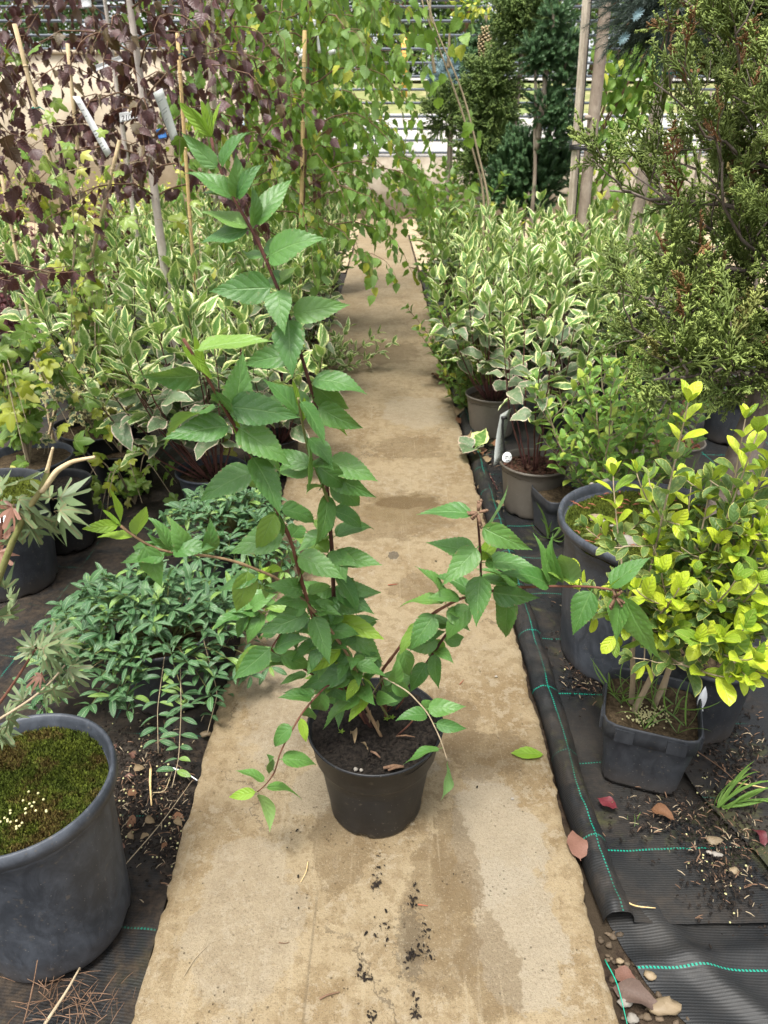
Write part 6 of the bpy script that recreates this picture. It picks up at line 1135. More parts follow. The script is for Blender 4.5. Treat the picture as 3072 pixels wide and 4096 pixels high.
# dark blue spruce in the top right corner
Y = 3.7; bt = [P(2575, 700, Y), P(2590, 610, Y), P(2618, 480, Y), P(2640, 386, Y), P(2680, 290, Y), P(2692, 190, Y), P(2740, 0, Y), P(2800, -300, Y)]; bt = [np.array([bt[0][0] - .03, Y, GZ])] + bt
sp = Plant('spruce', 'dark grafted spruce with blue-tipped drooping branches in the top right corner', 'conifer', (bt[0][0], Y, GZ)); tp = dense(bt, 50); sp.stem(tp, np.linspace(.034, .025, 50), 'grey_bark', 14, 'trunk'); r_ = np.random.RandomState(151)
MB().tube([P(2650, 292, Y) + np.array([math.cos(q) * .034, math.sin(q) * .034, .004 * math.sin(q)]) + [.025, 0, 0] for q in np.linspace(0, 6.28, 15)], .005, 6, False).tube([P(2665, 292, Y - .04), P(2640, 296, Y - .05), P(2628, 302, Y - .05)], .004, 6).obj('tie', M['teal_tie'], sp.root)
ends = [(2440, 30), (2455, 90), (2440, 190), (2520, 175), (2570, 195), (2640, 210), (2720, 215), (2500, 110), (2450, -20), (2560, 60), (2620, 120), (2780, 180), (2840, 140), (2900, 90), (2990, 60), (2700, 100), (2560, -60), (2800, 30), (2900, -40), (2660, 30), (2740, 150), (3060, 120), (3100, 0), (2640, -80), (2500, -90), (2860, 60), (2960, 130), (2680, 170), (2600, 0), (2820, 100)]
for (x, y) in ends:
    e = P(x, y, Y + r_.uniform(-.35, .3)); s0 = P(2745, -20 + r_.uniform(-120, 120), Y); pts = dense([s0, (s0 + e) / 2 + [0, 0, .05], e], 12); sp.stem(pts, np.linspace(.009, .004, 12), 'twig_brown', 5, 'branch')
    for k in range(20):
        i = 2 + k * 9 // 20; ax = nrmz(pts[min(i + 1, 11)] - pts[i]); dd = nrmz(ax * .9 + r_.normal(0, .55, 3) + [0, 0, -.1]) if k < 19 else ax; sp.leaf(pick('spruce'), pts[min(i, 10)], dd, r_.normal(0, 1, 3), r_.uniform(.12, .18))
    if r_.rand() < .2: sp.leaf(pick('blue'), e, (r_.normal(0, .3), -1, .2), r_.normal(0, 1, 3), .06)
for (x, y) in ((2765, 55), (2535, 75), (2480, 170), (2755, 180)): sp.leaf(SH['blue'][0], P(x, y, Y - .36), (0, -1, .15), (0, 0, 1), .07)
sp.finish(300, 'twig', 'small_twigs')

# ------------------------------------------------------------------ other shrubs
bushy('green_shrub', 'green shrub with yellow shoots at the right side of the walkway, far end', (.70, 6.3), ['bushy'], 1.30, .50, 161, 22, .085, .15, .065, tipkey=None, side=4, group='leafy shrubs beside the walkway')
bushy('green_shrub', 'green shrub behind the yellow-shooted one, at the end of the walkway', (.72, 8.4), ['bushy', 'birch'], 1.35, .55, 162, 20, .10, .12, .08, side=4, cap=200, group='leafy shrubs beside the walkway')
bushy('yellow_flowered_shrub', 'yellowish shrub below the bare bending stems', (.95, 5.9), ['bushy', 'yellow'], 1.05, .40, 163, 12, .06, .3, .06, side=4, cap=200)
bushy('trailing_shrub', 'loose green shrub with shoots reaching over the right edge of the walkway', (.60, 4.45), ['bushy'], .70, .42, 164, 18, .06, .12, .045, 'stem_wine', lean=(-.25, -.1), side=3, cap=300)
bushy('trailing_shrub', 'low green leafy shoots at the walkway edge above the taupe pots', (.50, 4.0), ['bushy'], .42, .28, 165, 12, .055, .12, .045, 'stem_green', side=2, cap=200)
bushy('trailing_variegated_shoot', 'thin variegated shoots lying across the left edge of the walkway', (-.47, 4.75), ['var'], .42, .48, 166, 9, .085, .2, .06, 'stem_wine', side=2, lean=(.5, -.2), rad=.002, cat='shoot')
for i, (x, y, h, lb) in enumerate(((-2.55, 4.9, .95, 'dark red lobed-leaf shrub at the left behind the leaning bamboo cane'), (-3.3, 6.3, 1.15, 'dark red shrub at the far left edge'), (-2.4, 6.9, 1.05, 'dark red shrub beside the bright yellow shrub'), (-2.1, 5.4, .8, 'low maroon shrub behind the pale trunk'))):
    bushy('red_shrub', lb, (x, y), ['redshrub'], h, .5, 170 + i, 13, .062, .15, .055, 'stem_wine', side=4, cap=200, group='dark red shrubs')
bushy('yellow_shrub', 'bright yellow shrub behind the dark red shrubs, left of the pale trunk', (-2.75, 8.0), ['yellow'], 1.35, .6, 175, 16, .055, .2, .05, side=4, cap=200, group='yellow shrubs')
bushy('yellow_shrub', 'bright yellow shrub at the left edge behind the dark red shrubs', (-4.1, 8.2), ['yellow', 'bushy'], 1.3, .6, 176, 14, .055, .2, .05, side=4, cap=150, group='yellow shrubs')
bushy('yellow_shrub', 'yellow-green shrub seen through the purple leaves near the left edge', (-2.0, 9.2), ['yellow', 'bushy'], 1.3, .5, 177, 14, .055, .2, .05, side=4, cap=150, group='yellow shrubs')

def ivy(label, c, h, spread, n, key, key2, size, seed, pot=None, rt=.14, ph=.2, caneline=None, cap=300, zlo=.0, vines=9, bias=0.):
    r_ = np.random.RandomState(seed); pl = Plant('ivy', label, 'climbing plant', (c[0], c[1], GZ)); z0 = GZ
    if pot: z0 = round_pot(pl.root, c, rt, rt * .8, ph, pot, 'brown_soil', seed=seed)
    for v in range(vines):
        a = r_.rand() * 6.28; H = h * r_.uniform(.45, 1.05); top = np.array([c[0], c[1], z0]) if caneline is None else None
        if caneline is not None:
            g, tp_ = caneline; t = H / max(1e-3, tp_[2] - g[2]); e = g + (tp_ - g) * min(t, 1); pts = [np.array([c[0], c[1], z0])] + [g + (tp_ - g) * min(t, 1) * k / 6 + np.array([math.cos(a + k * 1.1), math.sin(a + k * 1.1), 0]) * spread * (.12 + .25 * r_.rand()) for k in range(2, 7)]
            pts.append(e + unit(r_.rand() * 6.28 if bias == 0 else bias + r_.normal(0, .6), .1) * spread * r_.uniform(.5, 1.2))
        else:
            q = spread * math.sqrt(r_.rand()); e = np.array([c[0] + math.cos(a) * q, c[1] + math.sin(a) * q, max(zlo, z0 + (h - z0) * (1 - (q / spread) ** 2) * r_.uniform(.6, 1))]); pts = [np.array([c[0], c[1], z0]), np.array([c[0] + math.cos(a) * q * .5, c[1] + math.sin(a) * q * .5, (z0 + h) / 2 + .1]), e, e + [math.cos(a) * .05, math.sin(a) * .05, -.10]]
        pts = dense(pts, 26); pl.stem(pts, np.linspace(.0028, .001, 26), 'stem_tan', 5, 'vine')
        for k in range(n // vines):
            i = 4 + int(21 * k / (n // vines)); t = i / 25; lf = pick(key2 if r_.rand() < .5 * t else key); b0 = pts[i] + r_.normal(0, .02, 3); pl.leaf(lf, b0, unit(r_.rand() * 6.28, r_.normal(-.2, .4)), np.array([r_.normal(0, .5), -1.0 + r_.normal(0, .4), .7]), size * r_.uniform(.6, 1.25))
    return pl.finish(cap)
g_ = ground_of(P(58, 96, 3.0), P(262, 880, 3.0)); 
ivy('lime-green ivy climbing the leaning bamboo cane at the left', (g_[0], g_[1] - .08), 1.75, .32, 190, 'ivylime', 'ivy', .062, 181, 'black_pot', caneline=(g_ + [0, -.05, 0], P(58, 96, 2.95)), vines=10)
g_ = P(760, 760, 3.1); ivy('sparse olive-green ivy round the bamboo cane with the teal tie', (g_[0] + .02, 3.05), 1.6, .16, 50, 'ivy', 'ivylime', .07, 182, None, caneline=(np.array([g_[0], 3.05, GZ]), P(709, 150, 3.05)), vines=5)
ivy('large-leaved green ivy filling the left edge above the grey pot', (-1.42, 2.62), .98, .30, 250, 'ivy', 'ivylime', .072, 183, 'grey_pot', .17, .28, vines=15, zlo=.28)
ivy('cream-edged small ivy spilling over its pot at the left', (-1.30, 3.02), .62, .34, 380, 'ivyvar', 'ivyvar', .048, 184, 'black_pot', .16, .25, vines=26, zlo=.12)
ivy('low green ivy trailing on the dark cloth behind the big leaves', (-1.08, 2.75), .22, .26, 60, 'ivy', 'ivylime', .06, 185, None, vines=8)

# ------------------------------------------------------------------ more pots standing about
def potted(name, label, c, rt, ph, mat, soilm='brown_soil', chip=None, seed=0, group=None, lip=.012):
    c = (c[0], c[1]); o = thing(name, label, 'pot', (c[0], c[1], GZ), group); z = round_pot(o, c, rt, rt * .78, ph, mat, soilm, seed=seed, lip=lip, depth=.035)
    if chip: chips(o, c, rt * .85, z + .002, 420, chip, (.006, .02), seed=seed)
    else: chips(o, c, rt * .85, z, 90, 'crumb', (.004, .012), 'soil_crumbs', seed=seed)
    return o, z
c = G(2700, 1755, .17); o, z = potted('plant_pot', 'taupe pot filled with red bark chips behind the mossy pot', c, .135, .19, 'taupe_pot', 'brown_soil', 'red_chip', 11)
MB().tube(dense([(c[0], c[1], z - .01), (c[0] + .01, c[1] + .01, z + .12), (c[0] + .05, c[1] + .06, z + .5)], 14), np.linspace(.011, .007, 14), 10).obj('stem', M['stem_red'], o)
c = G(2245, 1962, .15); o = thing('square_pot', 'small square dark pot of bare soil squeezed behind the mossy pot', 'pot', (c[0], c[1], GZ)); z = square_pot(o, c, .19, .17, .25, 'dark_pot', seed=12, slots=False)
c = G(-45, 1955, .34); o, z = potted('large_pot', 'large dark pot at the left edge with a white round tag on its soil', c, .185, .36, 'dark_pot', 'moss', None, 13, lip=.02); moss_tufts(o, c, .15, z + .004, 2500, seed=13)
tg = MB(); tc = G(12, 2085, .335); an = np.linspace(0, 6.28, 25)[:-1]; tg.lathe([(.0005, .001), (.026, .001), (.026, 0), (.0005, 0)], 20, (tc[0], tc[1], tc[2] + .008)); to = tg.obj('round_tag', M['white']); tag(to, 'white round tag lying on the soil of the large dark pot at the left edge', 'tag')
lb = MB(); lb.tube([tc + [math.cos(q) * .006 + .006, math.sin(q) * .008 - .006, .011] for q in np.linspace(0, 6.28, 13)], .0009, 4, False).obj('lettering', M['ink'], to); to.location = (0, 0, 0)
c = G(215, 1905, .26); o, z = potted('black_grow_pot', 'soft black pot behind the large dark pot at the left, under the ivy', c, .13, .26, 'black_pot', 'peat', None, 14)
c = G(300, 1660, .22); o, z = potted('black_grow_pot', 'small black pot between the ivy and the grey-rimmed pot', c, .11, .20, 'black_pot', 'peat', None, 15)
c = G(2900, 2620, .25); o, z = potted('grey_pot', 'grey pot half hidden under the golden shrub at the right edge', (c[0] + .0, c[1] + .06), .12, .24, 'dark_pot', 'brown_soil', None, 16)
for i, (x, y, rt, ph, m_, lb, cn) in enumerate(((2660, 1052, .17, .26, 'black_pot', 'black pot in the back right row, farthest from the camera', 1), (2700, 1150, .20, .28, 'dark_pot', 'wide dark pot with mossy soil in the back right row', 1), (2745, 1240, .13, .24, 'grey_pot', 'light grey empty-looking pot in front of the wide dark pot', 0), (2570, 1010, .13, .2, 'dark_pot', 'small grey pot beside the tied trunk', 0), (2960, 1180, .16, .25, 'black_pot', 'black pot at the right edge behind the juniper', 1), (2900, 1060, .16, .25, 'black_pot', 'black pot on the pale paving behind the juniper', 1), (2800, 1395, .16, .24, 'black_pot', 'black pot in shade below the juniper branches', 0), (2960, 1560, .16, .24, 'dark_pot', 'dark pot at the right edge behind the juniper trunk', 1), (2560, 1230, .15, .24, 'black_pot', 'black pot hidden behind the variegated shrub in the wide pot', 0))):
    c = G(x, y, ph); o, z = potted('plant_pot', lb, c, rt, ph, m_, 'moss' if i == 1 else 'brown_soil', None, 20 + i, 'pots in the back right rows')
    if cn:
        q_ = np.random.RandomState(i); lean_ = q_.uniform(-.12, .18); pts = dense([(c[0], c[1], z - .02), (c[0] + lean_ * .5, c[1], z + .6), (c[0] + lean_, c[1], z + 1.5)], 12); b = MB().tube(pts, np.linspace(.014, .010, 12), 8); b.obj('stem', M['juniper_bark'], o)
        bb = bushy('nursery_tree', {1: 'young leafy tree standing in the wide dark pot behind the juniper', 4: 'young leafy tree in the black pot at the right edge behind the juniper', 5: 'young leafy tree on the pale paving behind the juniper'}[i], (c[0] + lean_, c[1] + .02), ['bushy', 'hydr'], 1.9, .45, 190 + i, 5, .06, .35, .07, z0=z + .35, side=3, cap=120, cat='tree', rad=.006) if i in (1, 4, 5) else None

# ------------------------------------------------------------------ labels and tags
def card(name, label, quad, mat='white', cat='label', thick=.0008, bend=.004):
    q = [np.asarray(k, float) for k in quad]; V = []
    n = nrmz(np.cross(q[1] - q[0], q[3] - q[0]))
    for t in np.linspace(0, 1, 9): a = q[0] * (1 - t) + q[3] * t; b_ = q[1] * (1 - t) + q[2] * t; V.append([a * (1 - s) + b_ * s + n * bend * math.sin(math.pi * t) for s in (0, .5, 1)])
    o = MB().grid(np.array(V)).obj(name, M[mat]); m = o.modifiers.new('thickness', 'SOLIDIFY'); m.thickness = thick; return tag(o, label, cat)
M['label_grey'] = plain('greyish_translucent_label', (.5, .53, .50), .4, .5, .06, 20, .05, .2); M['print'] = plain('faint_grey_print', (.25, .27, .26), .6, .3, .1, 20, 0)
M['pale_blue'] = plain('pale_blue_print', (.25, .45, .7), .5, .3, .1, 20, 0)
def print_lines(parent, quad, rows, mat='print', off=.0022, lo=.12, hi=.88, fill=.6, seed=0):
    q = [np.asarray(k, float) for k in quad]; n = nrmz(np.cross(q[1] - q[0], q[3] - q[0])); n = n if np.dot(n, np.array([0, 0, CAM_H]) - q[0]) > 0 else -n; r_ = np.random.RandomState(seed); b = MB(); w_ = np.linalg.norm(q[3] - q[0]) / rows * .28
    for k in range(rows):
        t = lo + (hi - lo) * k / max(1, rows - 1); a = q[0] * (1 - t) + q[3] * t; c_ = q[1] * (1 - t) + q[2] * t; e = (.15, .5 + .35 * r_.rand()); d = nrmz(q[3] - q[0]) * w_; nn = n * (.0065)
        if r_.rand() < fill: b.add([a * (1 - e[0]) + c_ * e[0] + nn, a * (1 - e[1]) + c_ * e[1] + nn, a * (1 - e[1]) + c_ * e[1] + nn + d, a * (1 - e[0]) + c_ * e[0] + nn + d], [[0, 1, 2, 3]])
    return b.obj('printed_lines', M[mat], parent, False, kind='stuff')
def text(parent, s, p, xdir, nrm, size, mat='ink'):
    cu = bpy.data.curves.new('lettering', 'FONT'); cu.body = s; cu.size = size; cu.align_x = 'CENTER'; cu.align_y = 'CENTER'; cu.extrude = .0003; cu.shear = .3; cu.materials.append(M[mat]); o = bpy.data.objects.new('lettering', cu); C.objects.link(o)
    from mathutils import Matrix
    x = nrmz(xdir); n = nrmz(nrm); y = np.cross(n, x); m = Matrix([[x[0], y[0], n[0], p[0]], [x[1], y[1], n[1], p[1]], [x[2], y[2], n[2], p[2]], [0, 0, 0, 1]]); me = bpy.data.meshes.new_from_object(o.evaluated_get(bpy.context.evaluated_depsgraph_get())); bpy.data.objects.remove(o); o = bpy.data.objects.new('lettering', me); C.objects.link(o); o.parent = parent; o.matrix_basis = m; return o
Y = 3.2; qd = [P(612, 372, Y), P(650, 352, Y), P(712, 545, Y), P(692, 585, Y + .02)]; o = card('plant_label', 'long grey translucent label with faint printed lines hanging right of the pale trunk', qd, 'label_grey'); print_lines(o, qd, 14)
qd = [P(476, 452, Y), P(590, 434, Y), P(592, 464, Y), P(480, 490, Y)]; o = card('price_label', 'white paper strip with a handwritten price wrapped round the pale trunk', qd, 'white', bend=.002)
text(o, '210 lei', (P(520, 470, Y - .012)), P(590, 445, Y) - P(480, 468, Y), (0, -1, .15), .028)
qd = [P(290, 385, 3.0), P(318, 385, 3.0), P(446, 610, 3.0), P(425, 630, 3.0)]; o = card('plant_label', 'long narrow white label slanting through the purple leaves at the left', qd, 'white'); print_lines(o, qd, 16, seed=2, fill=.4)
qd = [P(380, 262, 3.6), P(480, 222, 3.6), P(492, 242, 3.6), P(385, 284, 3.6)]; o = card('plant_label', 'white label among the purple leaves left of the trunk top', qd, 'white'); print_lines(o, qd, 3, seed=3)
qd = [P(932, 470, 4.6), P(965, 436, 4.6), P(984, 490, 4.6), P(972, 512, 4.6)]; o = card('plant_label', 'white card with blue print hanging below the square stake', qd, 'white'); print_lines(o, qd, 4, 'pale_blue', seed=4, fill=1)
qd = [P(622, 520, 3.9), P(656, 510, 3.9), P(668, 550, 3.9), P(636, 556, 3.9)]; o = card('plant_label', 'small blue card behind the grey translucent label', qd, 'blue')
qd = [P(320, -10, 5.2), P(362, -20, 5.2), P(366, 28, 5.2), P(330, 30, 5.2)]; o = card('plant_label', 'white card at the very top edge above the purple leaves', qd, 'white')
for (x, y, lb, tail) in ((1245, 100, 'crumpled white tag with a long tail on the yellow cane', 1), (1202, 212, 'small white tag left of the yellow cane', 0), (1320, 202, 'small white tag right of the yellow cane', 0)):
    b = MB(); q_ = np.random.RandomState(x)
    for k in range(5): b.blob(P(x + q_.normal(0, 7), y + q_.normal(0, 6), 4.3), .014, 6, 5, k, .5, (1, .5, 1))
    if tail: b.tube(dense([P(1262, 115, 4.3), P(1270, 160, 4.3), P(1278, 212, 4.3)], 8), .009, 4)
    tag(b.obj('white_tag', M['white']), lb, 'tag')
# grey label leaning on the taupe pot with bark, black tie and round handwritten tag
def c7(x, y): return 1700 + x / 2.074, 1300 + y / 2.074
Yl = 2.62; qd = [P(*c7(628, 745), Yl), P(*c7(716, 690), Yl + .06), P(*c7(640, 1120), Yl + .0), P(*c7(572, 1165), Yl - .05)]; o = card('plant_label', 'tall grey care label leaning on the rim of the taupe pot with bark mulch', qd, 'label_grey', bend=.006); print_lines(o, qd, 20, seed=7, fill=.5)
b = MB().tube(dense([P(*c7(665, 768), Yl - .02), P(*c7(640, 790), Yl - .02), P(*c7(645, 900), Yl - .02), P(*c7(660, 1060), Yl - .02)], 14), .005, 6).tube([P(*c7(632, 770), Yl - .02), P(*c7(682, 768), Yl - .02)], .006, 6); tag(b.obj('cable_tie', M['black_tie']), 'black plastic tie holding the grey care label', 'tie')
p = P(*c7(682, 1103), 2.56); an = np.linspace(0, 2 * math.pi, 20, endpoint=False); u_, v_ = np.array([.92, .25, .1]), nrmz([-.1, .45, .85]); V = np.array([[p + u_ * math.cos(a) * .021 * k + v_ * math.sin(a) * .020 * k * (1.15 if math.sin(a) > 0 else .9) for a in np.r_[an, an[:1]]] for k in (.02, .5, 1)])
o = MB().grid(V).obj('round_tag', M['white']); tag(o, 'white round tag with handwriting on the rim of the taupe pot with bark mulch', 'tag'); md = o.modifiers.new('thickness', 'SOLIDIFY'); md.thickness = .001
b = MB(); nn_ = nrmz(np.cross(u_, v_)); nn_ = nn_ if np.dot(nn_, np.array([0, 0, 1.36]) - p) > 0 else -nn_
for row, wd in ((.35, .6), (-.1, .75), (-.5, .4)):
    b.tube([p + nn_ * .002 + u_ * .021 * (wd * (2 * t - 1)) + v_ * .02 * (row + .13 * math.sin(t * 30)) for t in np.linspace(0, 1, 30)], .0006, 4, False)
b.obj('handwriting', M['ink'], o)

# ------------------------------------------------------------------ fallen leaves, stones, twigs, litter
FL = {k: [leaf_shape(M[k], .26, .6, .95, 8, 4, .03, f, d, .35, .05, tw, i, 'fallen_leaf') for i, (f, d, tw) in enumerate(((.15, .3, .1), (.5, 1.3, .6), (.35, -.8, -.5)))] for k in ('dead_leaf', 'dead_pink', 'dead_maroon', 'dead_tan', 'l_goldlow')}
GRN = leaf_shape(M['l_lime'], .24, .7, .9, 12, 4, .03, .1, .15, .1, .03, 0, 3, 'fallen_leaf'); 
from mathutils import Matrix
def lay(sh, x0, y0, x1, y1, z, label, cat='leaf', group=None, lift=.0, ws=1., tilt=(0, 0)):
    a, b_ = G(x0, y0, z), G(x1, y1, z); d = b_ - a + np.array([0, 0, lift]); o = bpy.data.objects.new('fallen_leaf', sh.mesh()); C.objects.link(o); o.matrix_basis = Matrix(frame(a + [0, 0, .002], d, (tilt[0], tilt[1], 1), np.linalg.norm(d), ws).tolist()); return tag(o, label, cat, group)
lay(GRN, 2175, 3020, 2045, 3015, .004, 'fresh green leaf lying on the walkway right of the black pot')
F_ = FL
lay(F_['dead_maroon'][0], 2470, 3235, 2390, 3195, -.01, 'maroon leaf on the black cloth in front of the square pot', ws=1.3)
lay(F_['dead_maroon'][1], 3060, 3390, 3008, 3320, -.008, 'maroon leaf at the right edge of the black cloth', ws=1.2)
lay(F_['dead_leaf'][1], 2600, 3240, 2695, 3282, -.012, 'curled orange-brown leaf below the corner of the square pot')
lay(F_['dead_pink'][0], 2322, 3445, 2290, 3325, .004, 'pale pinkish dry leaf wedged between walkway and rolled cloth', ws=1.15)
lay(F_['dead_pink'][0], 2455, 3880, 2550, 3945, -.035, 'reddish-pink dry leaf at the lower right beside the walkway', ws=1.4)
M['dead_grey'] = plain('dead_grey_brown_leaf', (.13, .085, .065), .65, .35, .35, 25, .4, .1); F_['dead_grey'] = [leaf_shape(M['dead_grey'], .24, .6, .95, 9, 4, .03, .45, .5, .5, .05, .3, 2, 'fallen_leaf')]
lay(F_['dead_grey'][0], 2440, 3950, 2655, 4045, -.034, 'large grey-brown dry leaf at the bottom right beside the walkway', ws=.9)
lay(F_['dead_leaf'][0], 1750, 1490, 1790, 1525, .006, 'orange dry leaf on the walkway edge by the taupe pot', ws=1.3)
lay(F_['dead_leaf'][0], 1860, 1545, 1822, 1522, -.01, 'orange dry leaf on the cloth left of the taupe pot', ws=1.5)
for i, (x, y, k) in enumerate(((1838, 1582, 'dead_leaf'), (1840, 1640, 'dead_tan'), (1850, 1660, 'dead_pink'), (1825, 1690, 'dead_leaf'), (1870, 1745, 'dead_tan'), (1950, 1800, 'dead_pink'), (1935, 1850, 'dead_tan'), (1960, 1775, 'dead_leaf'), (1945, 1940, 'dead_tan'), (1915, 1830, 'dead_leaf'), (1975, 2020, 'dead_tan'))):
    a = i * 1.9; lay(F_[k][i % 3], x, y, x + 42 * math.cos(a), y + 26 * math.sin(a), -.008, 'small crumpled dry leaf on the cloth between the walkway and the taupe pots', group='dry leaves by the taupe pots', ws=1.3, tilt=(.3 * math.sin(i), -.3))
for i, (x, y) in enumerate(((1345, 3045), (830, 3060), (745, 3130), (625, 3320), (560, 2960), (520, 3060), (740, 2620), (660, 2500), (690, 2760), (1390, 2010))):
    pass
q_ = np.random.RandomState(201)
for i in range(16):
    x, y = q_.uniform(440, 760), q_.uniform(2930, 3420); k = ('dead_leaf', 'dead_tan', 'dead_pink')[i % 3]; a = q_.rand() * 6.28
    if x > 1000 - (y - 2900) * .45: continue
    lay(F_[k][i % 3], x, y, x + 46 * math.cos(a), y + 34 * math.sin(a), -.018, 'small crumpled dead leaf on the dirt between the mossy pot and the walkway', group='dead leaves on the dirt at the left', ws=1.2, tilt=(.3 * math.sin(i), -.3))
for i, (x, y, dx, dy, k, lb) in enumerate(((1500, 3195, -20, 10, 'dead_tan', ''), )): pass
# fallen variegated sprig
fs = Plant('fallen_sprig', 'fallen cream-edged leafy sprig on the cloth beside the taupe pot', 'sprig', G(1900, 1800, -.02)); q_ = np.random.RandomState(5)
for (x0, y0, x1, y1, k) in ((1900, 1795, 1935, 1730, 'var'), (1895, 1800, 1850, 1760, 'varlow'), (1900, 1800, 1925, 1790, 'varlow'), (1890, 1800, 1860, 1810, 'varlow')): a, b_ = G(x0, y0, .02), G(x1, y1, .05); fs.leaf(pick(k), a, b_ - a, (0, -.4, 1), np.linalg.norm(b_ - a) * 1.3, 1.4)
fs.stem([G(1900, 1800, .02), G(1960, 1900, -.01), G(1990, 1960, -.015)], .002, 'stem_wine', 5); fs.finish()
# stones
ST_ = ((2855, 3365, .018, 'stone_y', 'olive-brown pebble, largest of the group on the cloth at the right'), (2837, 3411, .009, 'stone', 'small grey-white pebble left of the other pebbles on the cloth'), (2868, 3420, .013, 'stone', 'white-tan pebble in the middle of the group on the cloth'), (2932, 3487, .015, 'stone_y', 'yellowish pebble lowest of the group on the cloth'),
       (2655, 4030, .034, 'stone_y', 'long ochre pebble at the bottom right edge'), (2555, 3985, .022, 'stone', 'pale pebble behind the large dry leaf'), (2530, 4075, .017, 'stone', 'grey-white pebble at the bottom edge beside the walkway'), (2600, 3905, .018, 'stone_y', 'brown pebble just behind the reddish dry leaf'), (2480, 3845, .011, 'stone_y', 'small brown pebble touching the walkway edge'), (2500, 4010, .02, 'stone', 'grey pebble under the large dry leaf'),
       (822, 2938, .016, 'stone_y', 'yellowish stone in the dirt at the left walkway edge'), (1985, 2706, .005, 'stone', 'tiny white stone on the walkway right of the pot'), (1985, 3290, .0, 'stone', ''), (2050, 3195, .005, 'stone', 'tiny grey stone on the pale patch of the walkway'), (985, 2620, .0, 'stone', ''))
for i, (x, y, s_, m_, lb) in enumerate(ST_):
    if not s_: continue
    onp = 'walkway right' in lb or 'pale patch' in lb; p = G(x, y, .003 if onp else (-.035 if y > 3800 else -.012)); s_ *= .62 if y > 3800 else .75; o = MB().blob(p + [0, 0, s_ * .15], s_, 12, 9, i, .3, (1.35 if i in (4, 0) else 1.1, .8, .55)).obj('pebble', M[m_]); tag(o, lb, 'stone', 'pebbles')
o = MB().blob(G(760, 2470, .0) + [0, 0, .02], .055, 14, 10, 5, .3, (1.2, .9, .55)).obj('rock', M['stone_y']); tag(o, 'flat tan rock at the left edge of the walkway by the periwinkle', 'stone')
# gravel in the gap at the lower right
b = MB(); q_ = np.random.RandomState(211)
for i in range(170):
    t = q_.rand(); Yq = .2 + .68 * t; xx = .43 + q_.rand() * (.03 + (.9 - Yq) * .5); b.blob((xx, Yq, -.047 + q_.rand() * .006), q_.uniform(.003, .009), 7, 6, i % 7, .3, (1, .8, .6), q_.rand())
b.obj('gravel', M['gravel'], kind='stuff')
# twigs and sticks
def twig(pts, r, m_, label, cat='twig', grp=None, name='twig'): o = MB().tube(dense([G(*q) for q in pts], 12), np.linspace(r, r * .5, 12), 6).obj(name, M[m_]); return tag(o, label, cat, grp)
twig([(1232, 3445, .004), (1226, 3485, .008), (1203, 3528, .004)], .0011, 'cane_y', 'thin pale curved twig on the walkway left of its middle')
twig([(1278, 3996, .004), (1305, 3980, .007), (1358, 3968, .004)], .0022, 'twig_brown', 'dark crooked twig near the bottom of the walkway')
twig([(1115, 3770, .003), (1140, 3774, .004), (1158, 3768, .003)], .0012, 'twig_brown', 'short brown twig on the walkway in front, left of the groove'); twig([(735, 3905, .003), (780, 3830, .005), (832, 3780, .003)], .0008, 'stem_tan', 'hair-thin stalk on the walkway near its left edge')
twig([(1672, 3618, .003), (1712, 3623, .004)], .0016, 'needle_red', 'short reddish bark bit on the walkway in front of the pot'); twig([(1552, 2340, .003), (1590, 2336, .004)], .0022, 'needle_red', 'reddish stick bit on the walkway behind the pot'); twig([(1838, 2738, .003), (1856, 2718, .004)], .0016, 'needle_red', 'reddish chip on the walkway right of the pot')
twig([(2475, 3592, -.01), (2540, 3625, -.006), (2622, 3632, -.01)], .0018, 'cane_y', 'pale curved twig on the black cloth at the right'); twig([(603, 3075, -.01), (600, 3130, .0), (606, 3222, -.015)], .0036, 'cane_y', 'split dry stalk on the dirt left of the walkway'); twig([(612, 3170, -.01), (660, 3170, .0), (690, 3080, .0)], .0012, 'cane', 'thin bent dry stem on the dirt left of the walkway')
twig([(688, 3072, .01), (740, 3088, .02), (790, 3122, .006)], .0025, 'white', 'white stem lying against the left walkway edge'); twig([(495, 3465, -.01), (640, 3300, .0), (770, 3120, .006)], .0014, 'stem_tan', 'long thin stalk from the mossy pot to the walkway edge'); twig([(2720, 2960, -.005), (2900, 3080, .0), (3010, 3200, -.005)], .0014, 'twig_brown', 'long thin brown stalk right of the square pot')
twig([(2915, 3125, .0), (3000, 3140, .01), (3080, 3155, .0)], .0022, 'cane_y', 'pale stick at the right edge above the grass tuft'); twig([(180, 4096, -.01), (270, 3960, .02), (320, 3870, .03)], .0035, 'stem_tan', 'thick dry stem rising at the bottom left'); twig([(95, 4096, -.01), (130, 3960, .05), (150, 3840, .08)], .0016, 'twig_brown', 'thin dry stem at the bottom left corner')
twig([(2420, 3840, -.02), (2470, 3930, -.01), (2512, 4110, -.02)], .0013, 'green_yarn', 'loose green yarn in the gap beside the walkway', 'yarn', None, 'yarn')
twig([(1345, 3045, 0.0), (1350, 3046, 0.001)], .0004, 'twig_brown', 'tiny dark speck of bark beside the black pot')
